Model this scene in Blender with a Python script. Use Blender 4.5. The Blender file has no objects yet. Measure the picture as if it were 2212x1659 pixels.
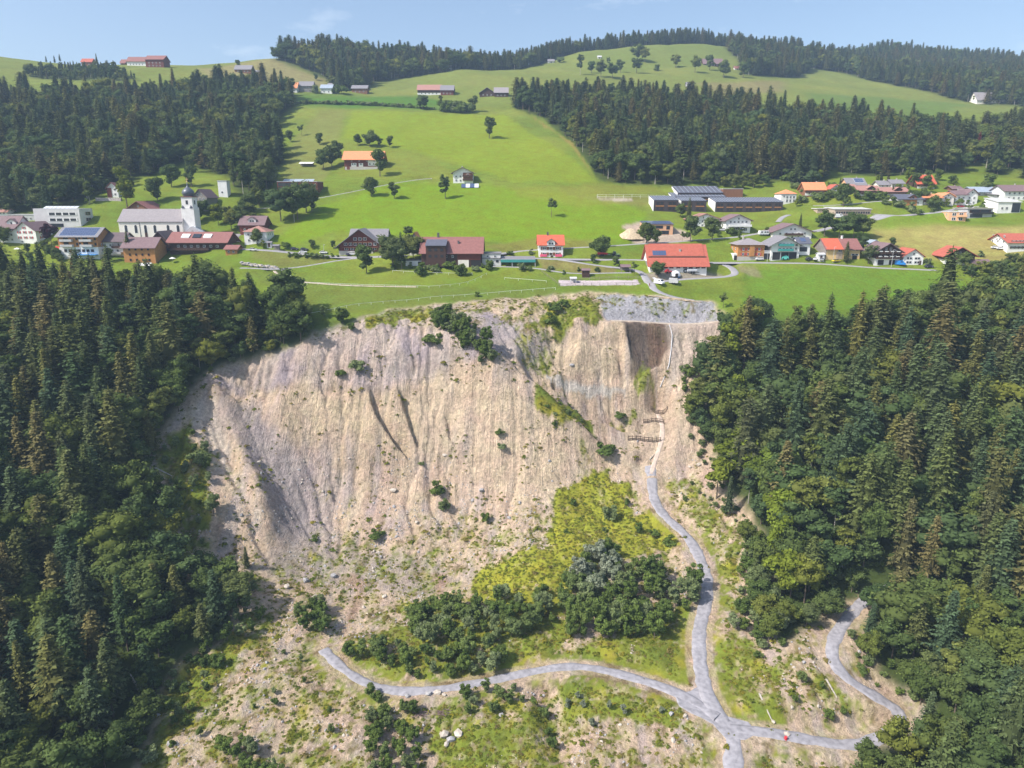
import bpy, math, random
import numpy as np
from mathutils import Vector
rng = np.random.default_rng(7); random.seed(7)
SC = bpy.context.scene
COL = SC.collection
R = math.radians

# ------------------------------------------------------------------ camera, sky, sun, exposure
CAM_H, PITCH, FPX, CX, CY = 45.0, R(15.0), 1475.0, 1106.0, 829.5
cam_data = bpy.data.cameras.new('camera'); cam = bpy.data.objects.new('camera', cam_data); COL.objects.link(cam)
cam.location = (0, 0, CAM_H); cam.rotation_euler = (R(90) - PITCH, 0, 0)
cam_data.sensor_fit = 'HORIZONTAL'; cam_data.sensor_width = 36; cam_data.lens = 36 * FPX / 2212
cam_data.clip_start = 1; cam_data.clip_end = 20000
SC.camera = cam
SUN_EL, SUN_SIDE = R(48), R(24)          # elevation; how far the sun stands behind the camera's left shoulder
sun_vec = Vector((-math.cos(SUN_EL) * math.cos(SUN_SIDE), -math.cos(SUN_EL) * math.sin(SUN_SIDE), math.sin(SUN_EL)))
sun_data = bpy.data.lights.new('sun', 'SUN'); sun = bpy.data.objects.new('sun', sun_data); COL.objects.link(sun)
sun_data.energy = 4.7; sun_data.angle = R(0.6); sun_data.color = (1.0, 0.945, 0.88)
sun.location = (-300, -100, 500); sun.rotation_euler = sun_vec.to_track_quat('Z', 'Y').to_euler()
world = bpy.data.worlds.new('World'); SC.world = world; world.use_nodes = True
wn, wl = world.node_tree.nodes, world.node_tree.links
wn.clear()
w_out = wn.new('ShaderNodeOutputWorld'); w_bg = wn.new('ShaderNodeBackground'); w_sky = wn.new('ShaderNodeTexSky')
w_sky.sky_type = 'NISHITA'; w_sky.sun_disc = False
w_sky.sun_elevation = SUN_EL; w_sky.sun_rotation = math.atan2(sun_vec.x, sun_vec.y)
w_sky.altitude = 700; w_sky.air_density = 1.0; w_sky.dust_density = 3.5; w_sky.ozone_density = 1.0
w_bg.inputs['Strength'].default_value = 0.15
w_tc = wn.new('ShaderNodeTexCoord'); w_map = wn.new('ShaderNodeMapping'); w_map.inputs['Scale'].default_value = (3.2, 3.2, 11)
w_noise = wn.new('ShaderNodeTexNoise'); w_noise.inputs['Scale'].default_value = 1.7; w_noise.inputs['Detail'].default_value = 7; w_noise.inputs['Roughness'].default_value = 0.6
w_ramp = wn.new('ShaderNodeValToRGB'); w_ramp.color_ramp.elements[0].position = 0.54; w_ramp.color_ramp.elements[1].position = 0.78
w_ramp.color_ramp.elements[1].color = (0.55, 0.55, 0.55, 1)
w_mix = wn.new('ShaderNodeMixRGB'); w_mix.inputs[2].default_value = (6.2, 6.6, 7.0, 1)
wl.new(w_tc.outputs['Generated'], w_map.inputs[0]); wl.new(w_map.outputs[0], w_noise.inputs['Vector']); wl.new(w_noise.outputs['Fac'], w_ramp.inputs[0])
wl.new(w_ramp.outputs[0], w_mix.inputs[0]); wl.new(w_sky.outputs[0], w_mix.inputs[1]); wl.new(w_mix.outputs[0], w_bg.inputs[0]); wl.new(w_bg.outputs[0], w_out.inputs[0])
SC.view_settings.view_transform = 'Standard'; SC.view_settings.look = 'None'; SC.view_settings.gamma = 1; SC.view_settings.exposure = 0.44
SC.view_settings.use_curve_mapping = False
SC.render.engine = 'CYCLES'
SC.cycles.max_bounces = 5; SC.cycles.diffuse_bounces = 3; SC.cycles.glossy_bounces = 2; SC.cycles.transmission_bounces = 3
SC.cycles.transparent_max_bounces = 6; SC.cycles.volume_bounces = 0; SC.cycles.use_denoising = True
SC.cycles.caustics_reflective = False; SC.cycles.caustics_refractive = False

# ------------------------------------------------------------------ numpy helpers
_P = np.random.default_rng(3).permutation(512); _P = np.concatenate([_P, _P, _P])
_G = np.random.default_rng(4).uniform(0, 2 * np.pi, 2048); _GX, _GY = np.cos(_G), np.sin(_G)
def perlin(x, y):
    xi, yi = np.floor(x).astype(np.int64), np.floor(y).astype(np.int64); xf, yf = x - xi, y - yi
    u, v = xf**3 * (xf * (xf * 6 - 15) + 10), yf**3 * (yf * (yf * 6 - 15) + 10)
    xi &= 511; yi &= 511; x1, y1 = (xi + 1) & 511, (yi + 1) & 511
    def g(a, b, dx, dy):
        h = _P[_P[a] + b]; return _GX[h] * dx + _GY[h] * dy
    a = g(xi, yi, xf, yf); b = g(x1, yi, xf - 1, yf); c = g(xi, y1, xf, yf - 1); d = g(x1, y1, xf - 1, yf - 1)
    return 1.5 * ((a + (b - a) * u) * (1 - v) + (c + (d - c) * u) * v)
def fbm(x, y, oct=4, gain=0.5):
    s, a, f = 0, 1, 1
    for i in range(oct):
        s = s + a * perlin(x * f + 37.1 * i, y * f - 11.7 * i); a *= gain; f *= 2.03
    return s
def nfbm(x, y, oct=4, gain=0.5):
    """fbm on the near rows only (the landslide); zero elsewhere"""
    out = np.zeros(x.shape); S = (slice(NJ0, NJ1), slice(NI0, NI1)); out[S] = fbm(x[S], y[S], oct, gain); return out
def sstep(a, b, x):
    t = np.clip((x - a) / (b - a), 0, 1); return t * t * (3 - 2 * t)
def in_poly(x, y, poly):
    out = np.zeros(x.shape, bool)
    px, py = poly[:, 0], poly[:, 1]
    m = (x >= px.min()) & (x <= px.max()) & (y >= py.min()) & (y <= py.max())
    if not m.any(): return out
    xs, ys = x[m], y[m]; r = np.zeros(xs.shape, bool); n = len(poly)
    for i in range(n):
        x0, y0 = poly[i]; x1, y1 = poly[(i + 1) % n]
        if y0 == y1: continue
        c = ((y0 > ys) != (y1 > ys)) & (xs < (x1 - x0) * (ys - y0) / (y1 - y0) + x0)
        r ^= c
    out[m] = r
    return out
def seg_dist(x, y, line):
    """distance to a polyline, arclength parameter of the nearest point and the side (+ = left of travel)"""
    best = np.full(x.shape, 1e9); par = np.zeros(x.shape); side = np.zeros(x.shape); acc = 0.0
    for i in range(len(line) - 1):
        ax, ay = line[i][:2]; bx, by = line[i + 1][:2]; dx, dy = bx - ax, by - ay; L = math.hypot(dx, dy) + 1e-9
        t = np.clip(((x - ax) * dx + (y - ay) * dy) / L**2, 0, 1)
        d = np.hypot(x - ax - t * dx, y - ay - t * dy); m = d < best
        best[m] = d[m]; par[m] = acc + t[m] * L; side[m] = np.sign(dx * (y[m] - ay) - dy * (x[m] - ax)); acc += L
    return best, par, side

# ------------------------------------------------------------------ photograph pixel (2212 x 1659) -> ray
SP, CP = math.sin(PITCH), math.cos(PITCH)
def ray(px, py):
    u, v = (px - CX) / FPX, (CY - py) / FPX; den = CP + v * SP
    return u / den, (-SP + v * CP) / den                # dx, dz per metre of y
def mpp(Y, py):
    v = (CY - py) / FPX; return Y / ((CP + v * SP) * FPX)   # metres per picture pixel for a thing at depth Y
def to_px(x, y, z):
    dz = z - CAM_H; w = y * CP - dz * SP; return CX + FPX * x / w, CY - FPX * (y * SP + dz * CP) / w

# ------------------------------------------------------------------ terrain control points: pixel x, pixel y, depth
CTRL = [
 # valley floor
 (100,1659,130),(300,1600,140),(500,1500,153),(800,1600,141),(1200,1600,140),(1580,1610,137),(1850,1612,140),(2200,1659,124),(1000,1400,170),(1300,1400,169),
 (800,1400,172),(560,1400,170),(1520,1480,155),(1350,1250,200),(1525,1250,200),(1800,1420,158),(1890,1283,185),(1740,1590,141),(1660,1450,158),(1950,1525,150),
 (1700,1520,146),(600,1300,190),(500,1300,184),
 # toe of the scar
 (800,1230,212),(1000,1250,208),(1100,1200,212),(640,1220,212),(1250,1150,222),(1410,1080,240),(560,1190,211),(450,1220,203),(900,1150,226),(700,1120,231),
 # scar face
 (800,700,287),(800,830,268),(800,1000,248),(800,1080,238),(1000,700,290),(1000,830,270),(1000,1000,250),(1000,1090,238),(660,690,290),(540,770,275),(440,805,265),
 (410,890,249),(620,830,265),(620,1000,244),(500,900,254),(520,1000,238),(560,1090,224),(480,1080,221),(400,1000,230),(430,1130,214),
 (1050,780,276),(1150,830,272),(1150,700,296),(1300,690,298),(1300,800,285),(1340,740,294),(1250,900,266),(1100,900,260),(1100,1050,242),(1250,1050,245),(1250,990,255),
 (1430,950,262),(1430,850,278),(1380,760,291),(1450,693,302),(1550,693,301),(1420,637,318),(1500,1000,254),(1490,880,270),(1500,790,284),(1540,740,294),(1340,900,272),(1340,990,257),
 (1000,655,311),(850,668,303),(1200,640,318),(1330,690,302),
 # village shelf
 (720,650,308),(600,600,345),(560,560,365),(800,600,340),(1000,560,362),(1000,600,340),(1200,560,365),(1300,610,332),(1450,600,340),(1600,570,362),(1800,600,343),(1900,640,325),
 (2100,640,322),(2200,600,340),(1650,640,322),(620,545,378),(780,545,376),(1180,530,385),(1400,520,392),(1600,515,395),(1900,570,360),(2150,560,362),(2030,530,380),
 (300,560,372),(100,560,370),(330,510,402),(150,500,405),(450,490,420),(540,500,408),(40,530,388),
 # meadow above the village
 (1000,500,405),(800,500,402),(1000,440,450),(1000,390,500),(1000,330,570),(1000,280,640),(1000,240,720),(945,207,830),(1000,157,960),(780,365,525),(640,425,470),(640,330,575),(740,300,600),
 (1200,440,452),(1300,395,505),(1250,340,560),(1150,280,650),(1400,440,455),(1550,460,450),(1700,440,462),(700,230,740),(650,200,810),(760,200,830),
 # church hill and wooded slope on the left
 (440,440,450),(480,425,460),(330,440,445),(400,370,520),(240,430,452),(150,450,440),(0,470,430),(0,400,490),(150,380,510),(0,300,590),(150,300,600),(300,330,560),(300,250,680),
 (500,350,560),(500,270,660),(600,240,720),(0,220,720),(150,210,740),(315,150,850),(450,205,760),(520,160,880),(200,165,870),
 # right village and wood
 (1800,410,470),(2000,410,465),(2200,400,470),(1850,470,425),(2050,470,420),(2200,450,430),(2050,510,392),(2200,530,375),(1900,500,405),(1750,480,420),
 (1500,360,545),(1700,370,540),(1900,370,530),(2150,380,515),(1300,300,615),(1500,290,640),(1800,300,640),(2100,320,610),(1150,235,730),(1300,220,780),(1500,215,800),(1800,230,770),(2100,255,730),
 # far hills
 (0,120,1000),(90,135,960),(250,140,940),(450,140,950),(590,128,1000),(700,172,940),(720,195,880),(830,168,1000),(700,120,1090),(860,125,1110),(950,150,1080),(1130,150,1050),(1250,112,1180),(1380,100,1230),(1480,96,1260),(1560,101,1260),
 (1250,170,920),(1400,150,1020),(1550,155,1000),(1600,200,880),(1720,168,1080),(1850,190,1000),(2000,200,960),(2105,222,900),(2200,235,860),(2000,235,850),(1706,112,1330),(1800,132,1430),(1921,112,1480),(2208,140,1500),(2100,165,1300),(1900,165,1250),
 # right wooded slope
 (1650,730,285),(1600,900,262),(1700,1000,235),(2100,800,268),(2100,1000,225),(2100,1250,180),(2100,1500,146),(1650,1250,194),(1600,1100,226),(1850,700,290),(1850,900,246),(1850,1100,208),(2200,720,285),(1640,1350,176),(1580,690,297),(2100,700,290),
 # left wooded slope
 (100,690,300),(300,690,300),(500,690,298),(100,900,245),(300,900,248),(100,1100,205),(300,1100,208),(100,1300,175),(300,1300,178),(100,1500,150),(330,1450,160),(360,1000,230),(520,650,315),(250,620,336),(60,620,336),
]
def ctrl_world():
    P = []
    for px, py, Y in CTRL:
        dx, dz = ray(px, py); P.append((dx * Y, Y, CAM_H + dz * Y))
    # beyond the crests and outside the picture
    for px, py, Y in [(0,118,1000),(315,150,950),(590,128,1000),(780,120,1120),(1000,157,1080),(1380,100,1250),(1560,101,1280),(1706,112,1350),(1921,112,1500),(2208,140,1520)]:
        dx, dz = ray(px, py); z = CAM_H + dz * Y
        P += [(dx * Y * 1.25, Y + 260, z - 35), (dx * Y * 1.6, Y + 700, z - 130)]
    P += [(-170, 60, -82), (0, 60, -92), (170, 60, -84), (-120, -150, -70), (120, -150, -70), (-330, 150, -40), (330, 150, -35), (-420, 300, 20), (430, 300, 10), (-380, 0, -10), (380, 0, -10),
          (-480, 450, 70), (500, 450, 50), (-900, 800, 190), (900, 800, 170), (-1500, 1400, 230), (1600, 1500, 260)]
    return np.array(P)
CW = ctrl_world()
def rbf_fit(P, eps=0.25):
    n = len(P); sc = 100.0; q = P[:, :2] / sc
    r = np.sqrt(((q[:, None] - q[None])**2).sum(-1) + 0.008)
    K = r + 0.0; K[np.diag_indices(n)] -= eps / 10 * 1.0
    A = np.zeros((n + 3, n + 3)); A[:n, :n] = K; A[:n, n:] = np.c_[np.ones(n), q]; A[n:, :n] = A[:n, n:].T
    b = np.r_[P[:, 2], np.zeros(3)]
    w = np.linalg.lstsq(A, b, rcond=None)[0]
    def f(x, y):
        s = x.shape; x = x.ravel() / sc; y = y.ravel() / sc; out = np.empty(x.shape)
        for i in range(0, len(x), 60000):
            xx, yy = x[i:i + 60000], y[i:i + 60000]
            rr = np.sqrt((xx[:, None] - q[None, :, 0])**2 + (yy[:, None] - q[None, :, 1])**2 + 0.008)
            out[i:i + 60000] = rr @ w[:n] + w[n] + w[n + 1] * xx + w[n + 2] * yy
        return out.reshape(s)
    return f
RBF = rbf_fit(CW)

class Grid:
    def __init__(s, xs, ys, Z): s.xs, s.ys, s.Z = xs, ys, Z
    def __call__(s, x, y):
        x = np.clip(np.asarray(x, float), s.xs[0], s.xs[-1] - 1e-6); y = np.clip(np.asarray(y, float), s.ys[0], s.ys[-1] - 1e-6)
        i = np.clip(np.searchsorted(s.xs, x, 'right') - 1, 0, len(s.xs) - 2); j = np.clip(np.searchsorted(s.ys, y, 'right') - 1, 0, len(s.ys) - 2)
        u = (x - s.xs[i]) / (s.xs[i + 1] - s.xs[i]); v = (y - s.ys[j]) / (s.ys[j + 1] - s.ys[j]); Z = s.Z
        return (Z[j, i] * (1 - u) + Z[j, i + 1] * u) * (1 - v) + (Z[j + 1, i] * (1 - u) + Z[j + 1, i + 1] * u) * v
def spaced(stops):
    """stops: (coordinate, step) pairs; the step changes smoothly between them"""
    out = [stops[0][0]]
    end = stops[-1][0]; sx = [a for a, b in stops]; sd = [b for a, b in stops]
    while out[-1] < end: out.append(out[-1] + np.interp(out[-1], sx, sd))
    return np.array(out)
XS = spaced([(-1700, 30), (-900, 8), (-420, 6), (-260, 3.0), (-125, .9), (-112, 0.58), (105, 0.58), (125, 1.0), (260, 3.0), (420, 6), (900, 8), (1700, 30)])
YS = spaced([(-200, 14), (60, 4), (100, 1.0), (125, 0.8), (230, 0.65), (318, 0.65), (345, 1.5), (480, 3.0), (800, 5), (1300, 8), (2300, 30)])
GX, GY = np.meshgrid(XS, YS)
NJ0, NJ1 = np.searchsorted(YS, [85, 345]); NI0, NI1 = np.searchsorted(XS, [-190, 190])
cx_, cy_ = XS[::4], YS[::4]
BX, BY = np.meshgrid(cx_, cy_)
BASE = Grid(cx_, cy_, RBF(BX, BY))
def hit(px, py, g=None, y0=70.0, y1=2200.0):
    """first point where the ray through a picture pixel meets the ground"""
    g = g or GROUND
    dx, dz = ray(px, py); Y = np.concatenate([np.arange(y0, 420, 0.5), np.arange(420, y1, 2.0)])
    h = CAM_H + dz * Y - g(dx * Y, Y)
    k = np.nonzero(h < 0)[0]
    if len(k) == 0:
        k = int(np.argmin(h)); return Vector((dx * Y[k], Y[k], float(g(dx * Y[k], Y[k]))))
    k = max(int(k[0]), 1); a, b = Y[k - 1], Y[k]; t = h[k - 1] / (h[k - 1] - h[k]); y = a + (b - a) * t
    return Vector((dx * y, y, float(g(dx * y, y))))
def wpoly(pts, g=None):
    out = []
    n = len(pts)
    for i in range(n):
        (x0, y0), (x1, y1) = pts[i], pts[(i + 1) % n]; m = max(1, int(math.hypot(x1 - x0, y1 - y0) / 25))
        for k in range(m):
            p = hit(x0 + (x1 - x0) * k / m, y0 + (y1 - y0) * k / m, g or BASE); out.append((p.x, p.y))
    return np.array(out)
def wline(pts, g=None):
    out = []
    for i in range(len(pts) - 1):
        (x0, y0), (x1, y1) = pts[i], pts[i + 1]; m = max(1, int(math.hypot(x1 - x0, y1 - y0) / 20))
        for k in range(m):
            p = hit(x0 + (x1 - x0) * k / m, y0 + (y1 - y0) * k / m, g or BASE); out.append((p.x, p.y))
    p = hit(*pts[-1], g or BASE); out.append((p.x, p.y))
    return np.array(out)
# ------------------------------------------------------------------ regions, drawn on the photograph and laid on the ground
A = lambda x, y: (x * .25942, y * .25942 + 318.9)                      # pixel helpers for the enlargements the layout was read from
B = lambda x, y: (x * .25942 + 478.3, y * .25942 + 318.9)
C = lambda x, y: (x * .25942 + 1020.3, y * .25942 + 318.9)
D = lambda x, y: (x * .29376 + 1562.4, y * .29376 + 318.9)
E = lambda x, y: (x * .25942, y * .25942)
F = lambda x, y: (x * .25942 + 542.0, y * .25942)
G = lambda x, y: (x * .25942 + 1052.2, y * .25942)
H = lambda x, y: (x * .27935 + 1594.2, y * .27935)

SCAR = wpoly([(375,905),(410,840),(445,805),(545,772),(650,748),(672,712),(760,700),(830,672),(1000,652),(1200,636),(1290,631),(1400,640),(1540,650),(1575,700),(1570,760),(1530,800),(1515,850),(1525,900),(1540,960),(1560,1040),
              (1610,1090),(1650,1150),(1665,1260),(1650,1340),(1690,1400),(1760,1345),(1800,1310),(1885,1262),(1930,1280),(1890,1340),(1875,1400),(1890,1450),(1940,1490),(2010,1505),(2010,1560),(1975,1600),(1910,1620),(1860,1650),(1830,1760),(1600,1950),(700,1950),(250,1760),(300,1640),(340,1560),(355,1480),(410,1420),(490,1370),
              (500,1310),(490,1270),(400,1245),(355,1170),(315,1040),(312,960)])
FOREST = {
 'left': wpoly([(-420,632),(0,636),(150,640),(350,648),(500,650),(545,690),(630,668),(655,690),(650,740),(560,772),(470,800),(430,830),(395,890),(335,950),(338,1040),(380,1180),(420,1240),(515,1258),(525,1310),(480,1370),(400,1430),(350,1490),(330,1580),(270,1680),(180,1900),(-500,1900)]),
 'right': wpoly([(1572,705),(1640,716),(1800,722),(1890,710),(1950,690),(2040,672),(2120,662),(2300,655),(2700,640),(2800,1900),(1880,1900),(1840,1690),(1862,1640),(1905,1612),(1962,1592),(1995,1555),(1985,1512),(1925,1500),(1880,1462),(1852,1410),(1866,1350),(1908,1285),(1885,1262),(1800,1320),(1760,1352),(1700,1392),(1655,1422),(1600,1340),(1612,1220),(1600,1130),(1540,1085),(1515,1000),(1492,900),(1500,830),(1555,760)]),
 'hill_left': wpoly([(-320,475),(0,464),(130,464),(190,447),(215,427),(290,387),(340,372),(420,345),(450,372),(490,382),(525,440),(565,440),(590,400),(606,350),(588,310),(592,262),(628,228),(636,208),(560,200),(480,200),(430,200),(400,208),(250,212),(100,218),(0,220),(-320,225)]),
 'mid_right': wpoly([(1112,238),(1180,262),(1230,302),(1265,347),(1290,387),(1330,397),(1450,402),(1560,397),(1700,392),(1740,405),(1830,377),(1990,374),(2100,372),(2320,392),(2420,280),(2110,292),(2000,288),(1900,276),(1750,264),(1600,246),(1450,232),(1300,218),(1180,215),(1112,224)]),
 'knoll': wpoly([(592,131),(650,147),(712,172),(722,196),(770,196),(800,180),(905,163),(960,159),(1000,153),(1060,150),(1050,140),(960,132),(860,116),(760,110),(650,116)]),
 'crest_left': wpoly([(50,164),(90,154),(225,150),(270,166),(300,176),(200,176),(100,174)]),
 'right_hill': wpoly([(1565,104),(1600,135),(1600,162),(1640,165),(1725,170),(1760,152),(1800,152),(1880,174),(1990,194),(2105,220),(2320,242),(2600,200),(2320,140),(2208,142),(1921,114),(1800,134),(1706,114)]),
}
_cl = [hit(px, py, BASE) for px, py in [(985,154),(1130,150),(1250,113),(1380,101),(1480,97),(1575,102),(1640,106)]]
FOREST['crest'] = np.array([(p.x, p.y + 12) for p in _cl] + [(p.x * 1.05, p.y + 95) for p in _cl[::-1]])
_p = hit(1810, 384, BASE); CLEARING = [wpoly([(1795,392),(1785,370),(1800,352),(1830,388)]), wpoly([(2070,385),(2095,352),(2130,352),(2130,372)]), wpoly([(2170,372),(2190,360),(2230,372),(2200,385)])]

ROADS = [  # picture line, width in metres, material key, name
 ([(1404,1000),(1408,1040),(1411,1080),(1440,1120),(1490,1160),(1520,1220),(1530,1265),(1524,1310),(1509,1360),(1510,1420),(1520,1480),(1540,1530),(1592,1582),(1582,1659),(1576,1800)], 4.3, 'gravel', 'gravel_road'),
 ([(1424,842),(1436,880),(1432,935),(1414,985),(1406,1030)], 2.0, 'scree', 'debris_path'),
 ([(698,1398),(735,1440),(795,1478),(860,1494),(945,1491),(1040,1470),(1120,1452),(1200,1440),(1270,1438),(1350,1455),(1430,1480),(1490,1505),(1550,1545)], 3.2, 'gravel', 'gravel_track'),
 ([(1580,1570),(1660,1577),(1740,1592),(1840,1615),(1905,1590),(1950,1560),(1966,1535),(1929,1521),(1887,1501),(1840,1471),(1808,1440),(1790,1411),(1802,1374),(1833,1328),(1864,1297),(1896,1278),(1935,1255)], 3.8, 'gravel', 'forest_road'),
 ([(480,536),(516,541),(634,546),(712,551),(764,553),(836,551),(880,552)], 8.0, 'asphalt', 'village_street'),
 ([(1075,549),(1093,544),(1130,539),(1215,536),(1277,533),(1383,525),(1591,513),(1680,497)], 4.2, 'asphalt', 'upper_lane'),
 ([(1030,560),(1093,557),(1163,559),(1202,561),(1300,562),(1389,561),(1480,568),(1531,564),(1594,564),(1650,565),(1783,570),(1886,577),(2021,582)], 5.6, 'asphalt', 'village_street'),
 ([(836,552),(776,559),(738,563),(660,573),(592,583),(520,580)], 3.0, 'gravel', 'farm_track'),
 ([(592,583),(603,599),(634,609),(712,615),(815,620),(900,621)], 2.0, 'dirt', 'dirt_path'),
 ([(1202,561),(1254,573),(1331,579),(1383,582),(1402,609),(1412,628),(1440,640),(1500,648)], 4.0, 'asphalt', 'farm_lane'),
 ([(1060,575),(1157,580),(1217,592),(1300,591),(1363,590)], 2.4, 'asphalt', 'yard_path'),
 ([(1406,610),(1461,605),(1565,599),(1594,593),(1577,571),(1556,563)], 4.0, 'asphalt', 'farm_lane'),
 ([(1680,480),(1688,467),(1704,460)], 3.5, 'asphalt', 'school_path'),
 ([(1756,500),(1790,490),(1871,479),(1930,469),(2021,460),(2062,451),(2110,445)], 6.5, 'asphalt', 'upper_street'),
 ([(1756,446),(1815,446),(1927,437),(1960,433)], 3.0, 'asphalt', 'upper_lane'),
 ([(1880,462),(1905,464),(1950,466)], 8.0, 'asphalt', 'parking_area'),
 ([(660,432),(686,427),(712,422),(784,411),(862,398),(932,387)], 2.4, 'gravel', 'meadow_path'),
 ([(525,451),(560,448),(600,446)], 2.6, 'gravel', 'meadow_path'),
 ([(505,525),(500,508),(512,500)], 7.0, 'asphalt', 'church_square'),
 ([(1318,694),(1390,694),(1450,693),(1556,691)], 2.0, 'dirt', 'slope_track'),
]
def smooth_line(P, step=1.5):
    P = np.asarray(P, float); d = np.r_[0, np.cumsum(np.hypot(*np.diff(P, axis=0).T))]
    n = max(4, int(d[-1] / step)); t = np.linspace(0, d[-1], n); q = np.c_[np.interp(t, d, P[:, 0]), np.interp(t, d, P[:, 1])]
    for _ in range(14): q[1:-1] = .25 * q[:-2] + .5 * q[1:-1] + .25 * q[2:]
    return q
ROADW = []
for pts, w, k, nm in ROADS:
    ROADW.append([smooth_line([tuple(hit(px, py, BASE))[:2] for px, py in pts]), None, w, k, nm])

# ------------------------------------------------------------------ final relief
JX, JY = fbm(GX * .16, GY * .16, 3), fbm(GX * .16 + 7, GY * .16, 3)
def blur(a, n):
    for _ in range(n):
        a = a.copy(); a[1:-1] = .25 * a[:-2] + .5 * a[1:-1] + .25 * a[2:]; a[:, 1:-1] = .25 * a[:, :-2] + .5 * a[:, 1:-1] + .25 * a[:, 2:]
    return a
def pmask(P, amp, soft):
    """soft mask of a ground polygon on the part of the grid it covers: (slices, mask)"""
    r = amp + 4 + soft * 2
    i0, i1 = np.searchsorted(XS, [P[:, 0].min() - r, P[:, 0].max() + r]); j0, j1 = np.searchsorted(YS, [P[:, 1].min() - r, P[:, 1].max() + r])
    i0, j0 = max(i0 - soft - 1, 0), max(j0 - soft - 1, 0); S = (slice(j0, j1 + soft + 1), slice(i0, i1 + soft + 1))
    return S, blur(in_poly(GX[S] + amp * JX[S], GY[S] + amp * JY[S], P).astype(float), soft)
Z = RBF(GX, GY)
wx, wy = GX + 2.0 * JX, GY + 2.0 * JY
scar = in_poly(wx, wy, SCAR)
scar_s = blur(scar.astype(float), 5)
gy_, gx_ = np.gradient(Z, YS, XS); slope = np.hypot(gx_, gy_)
face = scar_s * sstep(.55, 1.0, blur(slope, 6))
flat = scar_s * (1 - sstep(.45, .9, slope))
near = (GY < 345) & (GY > 80)
def ridged(x, y, o=3): return 1 - 2 * np.abs(nfbm(x, y, o))
warp = 3.0 * nfbm(GX * .05, GY * .05, 3)
low = sstep(-8, -30, Z)                                     # the lower sandstone face carries the fine rills
Z = Z + face * (1.6 * nfbm(GX * .05 + warp * .05, GY * .03, 3) + .8 * nfbm(GX * .16, GY * .11, 3))
Z = Z + flat * (1.0 * nfbm(GX * .06, GY * .06, 4) + .45 * nfbm(GX * .3, GY * .3, 4, .6))
Z = Z + (1 - scar_s) * (.9 * fbm(GX * .02, GY * .02, 3) + np.where(GY > 300, 2.2, .8) * fbm(GX * .008 + 9, GY * .008, 3) * sstep(300, 600, GY))
# gullies and spurs that the photograph shows on the face: line, height(+)/depth(-), width, how steep the far side is
for pts, hgt, wid, asym in [
    ([(799,815),(806,850),(815,885),(848,932),(872,958),(892,990)], -5.5, 2.6, .3), ([(866,832),(878,880),(893,915),(907,955)], -4.2, 2.0, .35), ([(960,880),(975,930),(985,965)], -2.5, 2, .4), ([(690,850),(700,900),(705,960)], 1.2, 3, .4),
    ([(955,690),(1010,738),(1065,798),(1120,842),(1180,882),(1250,938),(1315,990)], 5.5, 5.0, 1.9), ([(745,1000),(735,1040),(720,1080)], -2.0, 2.2, 1), ([(775,985),(770,1040),(775,1090)], -1.8, 2.0, 1),
    ([(430,812),(462,845),(490,915),(525,1010),(555,1070),(585,1185)], 4.6, 6.0, .3),
    ([(1240,690),(1250,740),(1262,775)], 3.4, 6.0, .5), ([(1345,700),(1352,745),(1358,790)], 2.6, 3.6, .4), ([(1180,786),(1250,805),(1350,822)], 1.5, 2.0, .6),
    ([(1400,830),(1392,870),(1380,930)], -1.6, 3.0, 1), ([(590,860),(610,920),(620,1000)], 1.8, 6.0, .6), ([(960,830),(985,900),(1010,985)], 2.0, 6, .5), ([(860,700),(930,740),(1000,792)], 1.8, 5, .6),
    ([(1160,1460),(1185,1510),(1205,1570),(1215,1659)], -3.0, 3.5, 1), ([(360,1540),(400,1480),(380,1450)], -1.5, 3, 1)]:
    L = wline(pts); m = (GX > L[:, 0].min() - 30) & (GX < L[:, 0].max() + 30) & (GY > L[:, 1].min() - 30) & (GY < L[:, 1].max() + 30)
    d, par, side = seg_dist(GX[m] + .8 * fbm(GX[m] * .2, GY[m] * .2, 3), GY[m], L)
    tot = np.hypot(*np.diff(L, axis=0).T).sum(); taper = sstep(0, .18 * tot, par) * (1 - sstep(.8 * tot, tot, par))
    ww = np.where(side > 0, wid, wid * asym)
    Z[m] += hgt * np.exp(-(d / ww)**2) * taper
for pts, dz_, soft_ in [([(1120,765),(1200,712),(1335,705),(1352,790),(1440,828),(1445,930),(1360,965),(1290,945),(1210,885),(1160,835)], -4.5, 9), ([(1185,792),(1262,800),(1352,826),(1440,834),(1435,900),(1330,900),(1240,862)], -3.5, 1), ([(1255,715),(1330,705),(1345,795),(1290,792),(1240,775)], 2.6, 1), ([(1352,705),(1440,705),(1425,790),(1365,800)], -2.8, 1), ([(480,838),(640,838),(850,826),(990,800),(990,812),(850,840),(640,852),(480,852)], -1.0, 2)]:
    S, m = pmask(wpoly(pts), 1.2, soft_); Z[S] += dz_ * m
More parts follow.
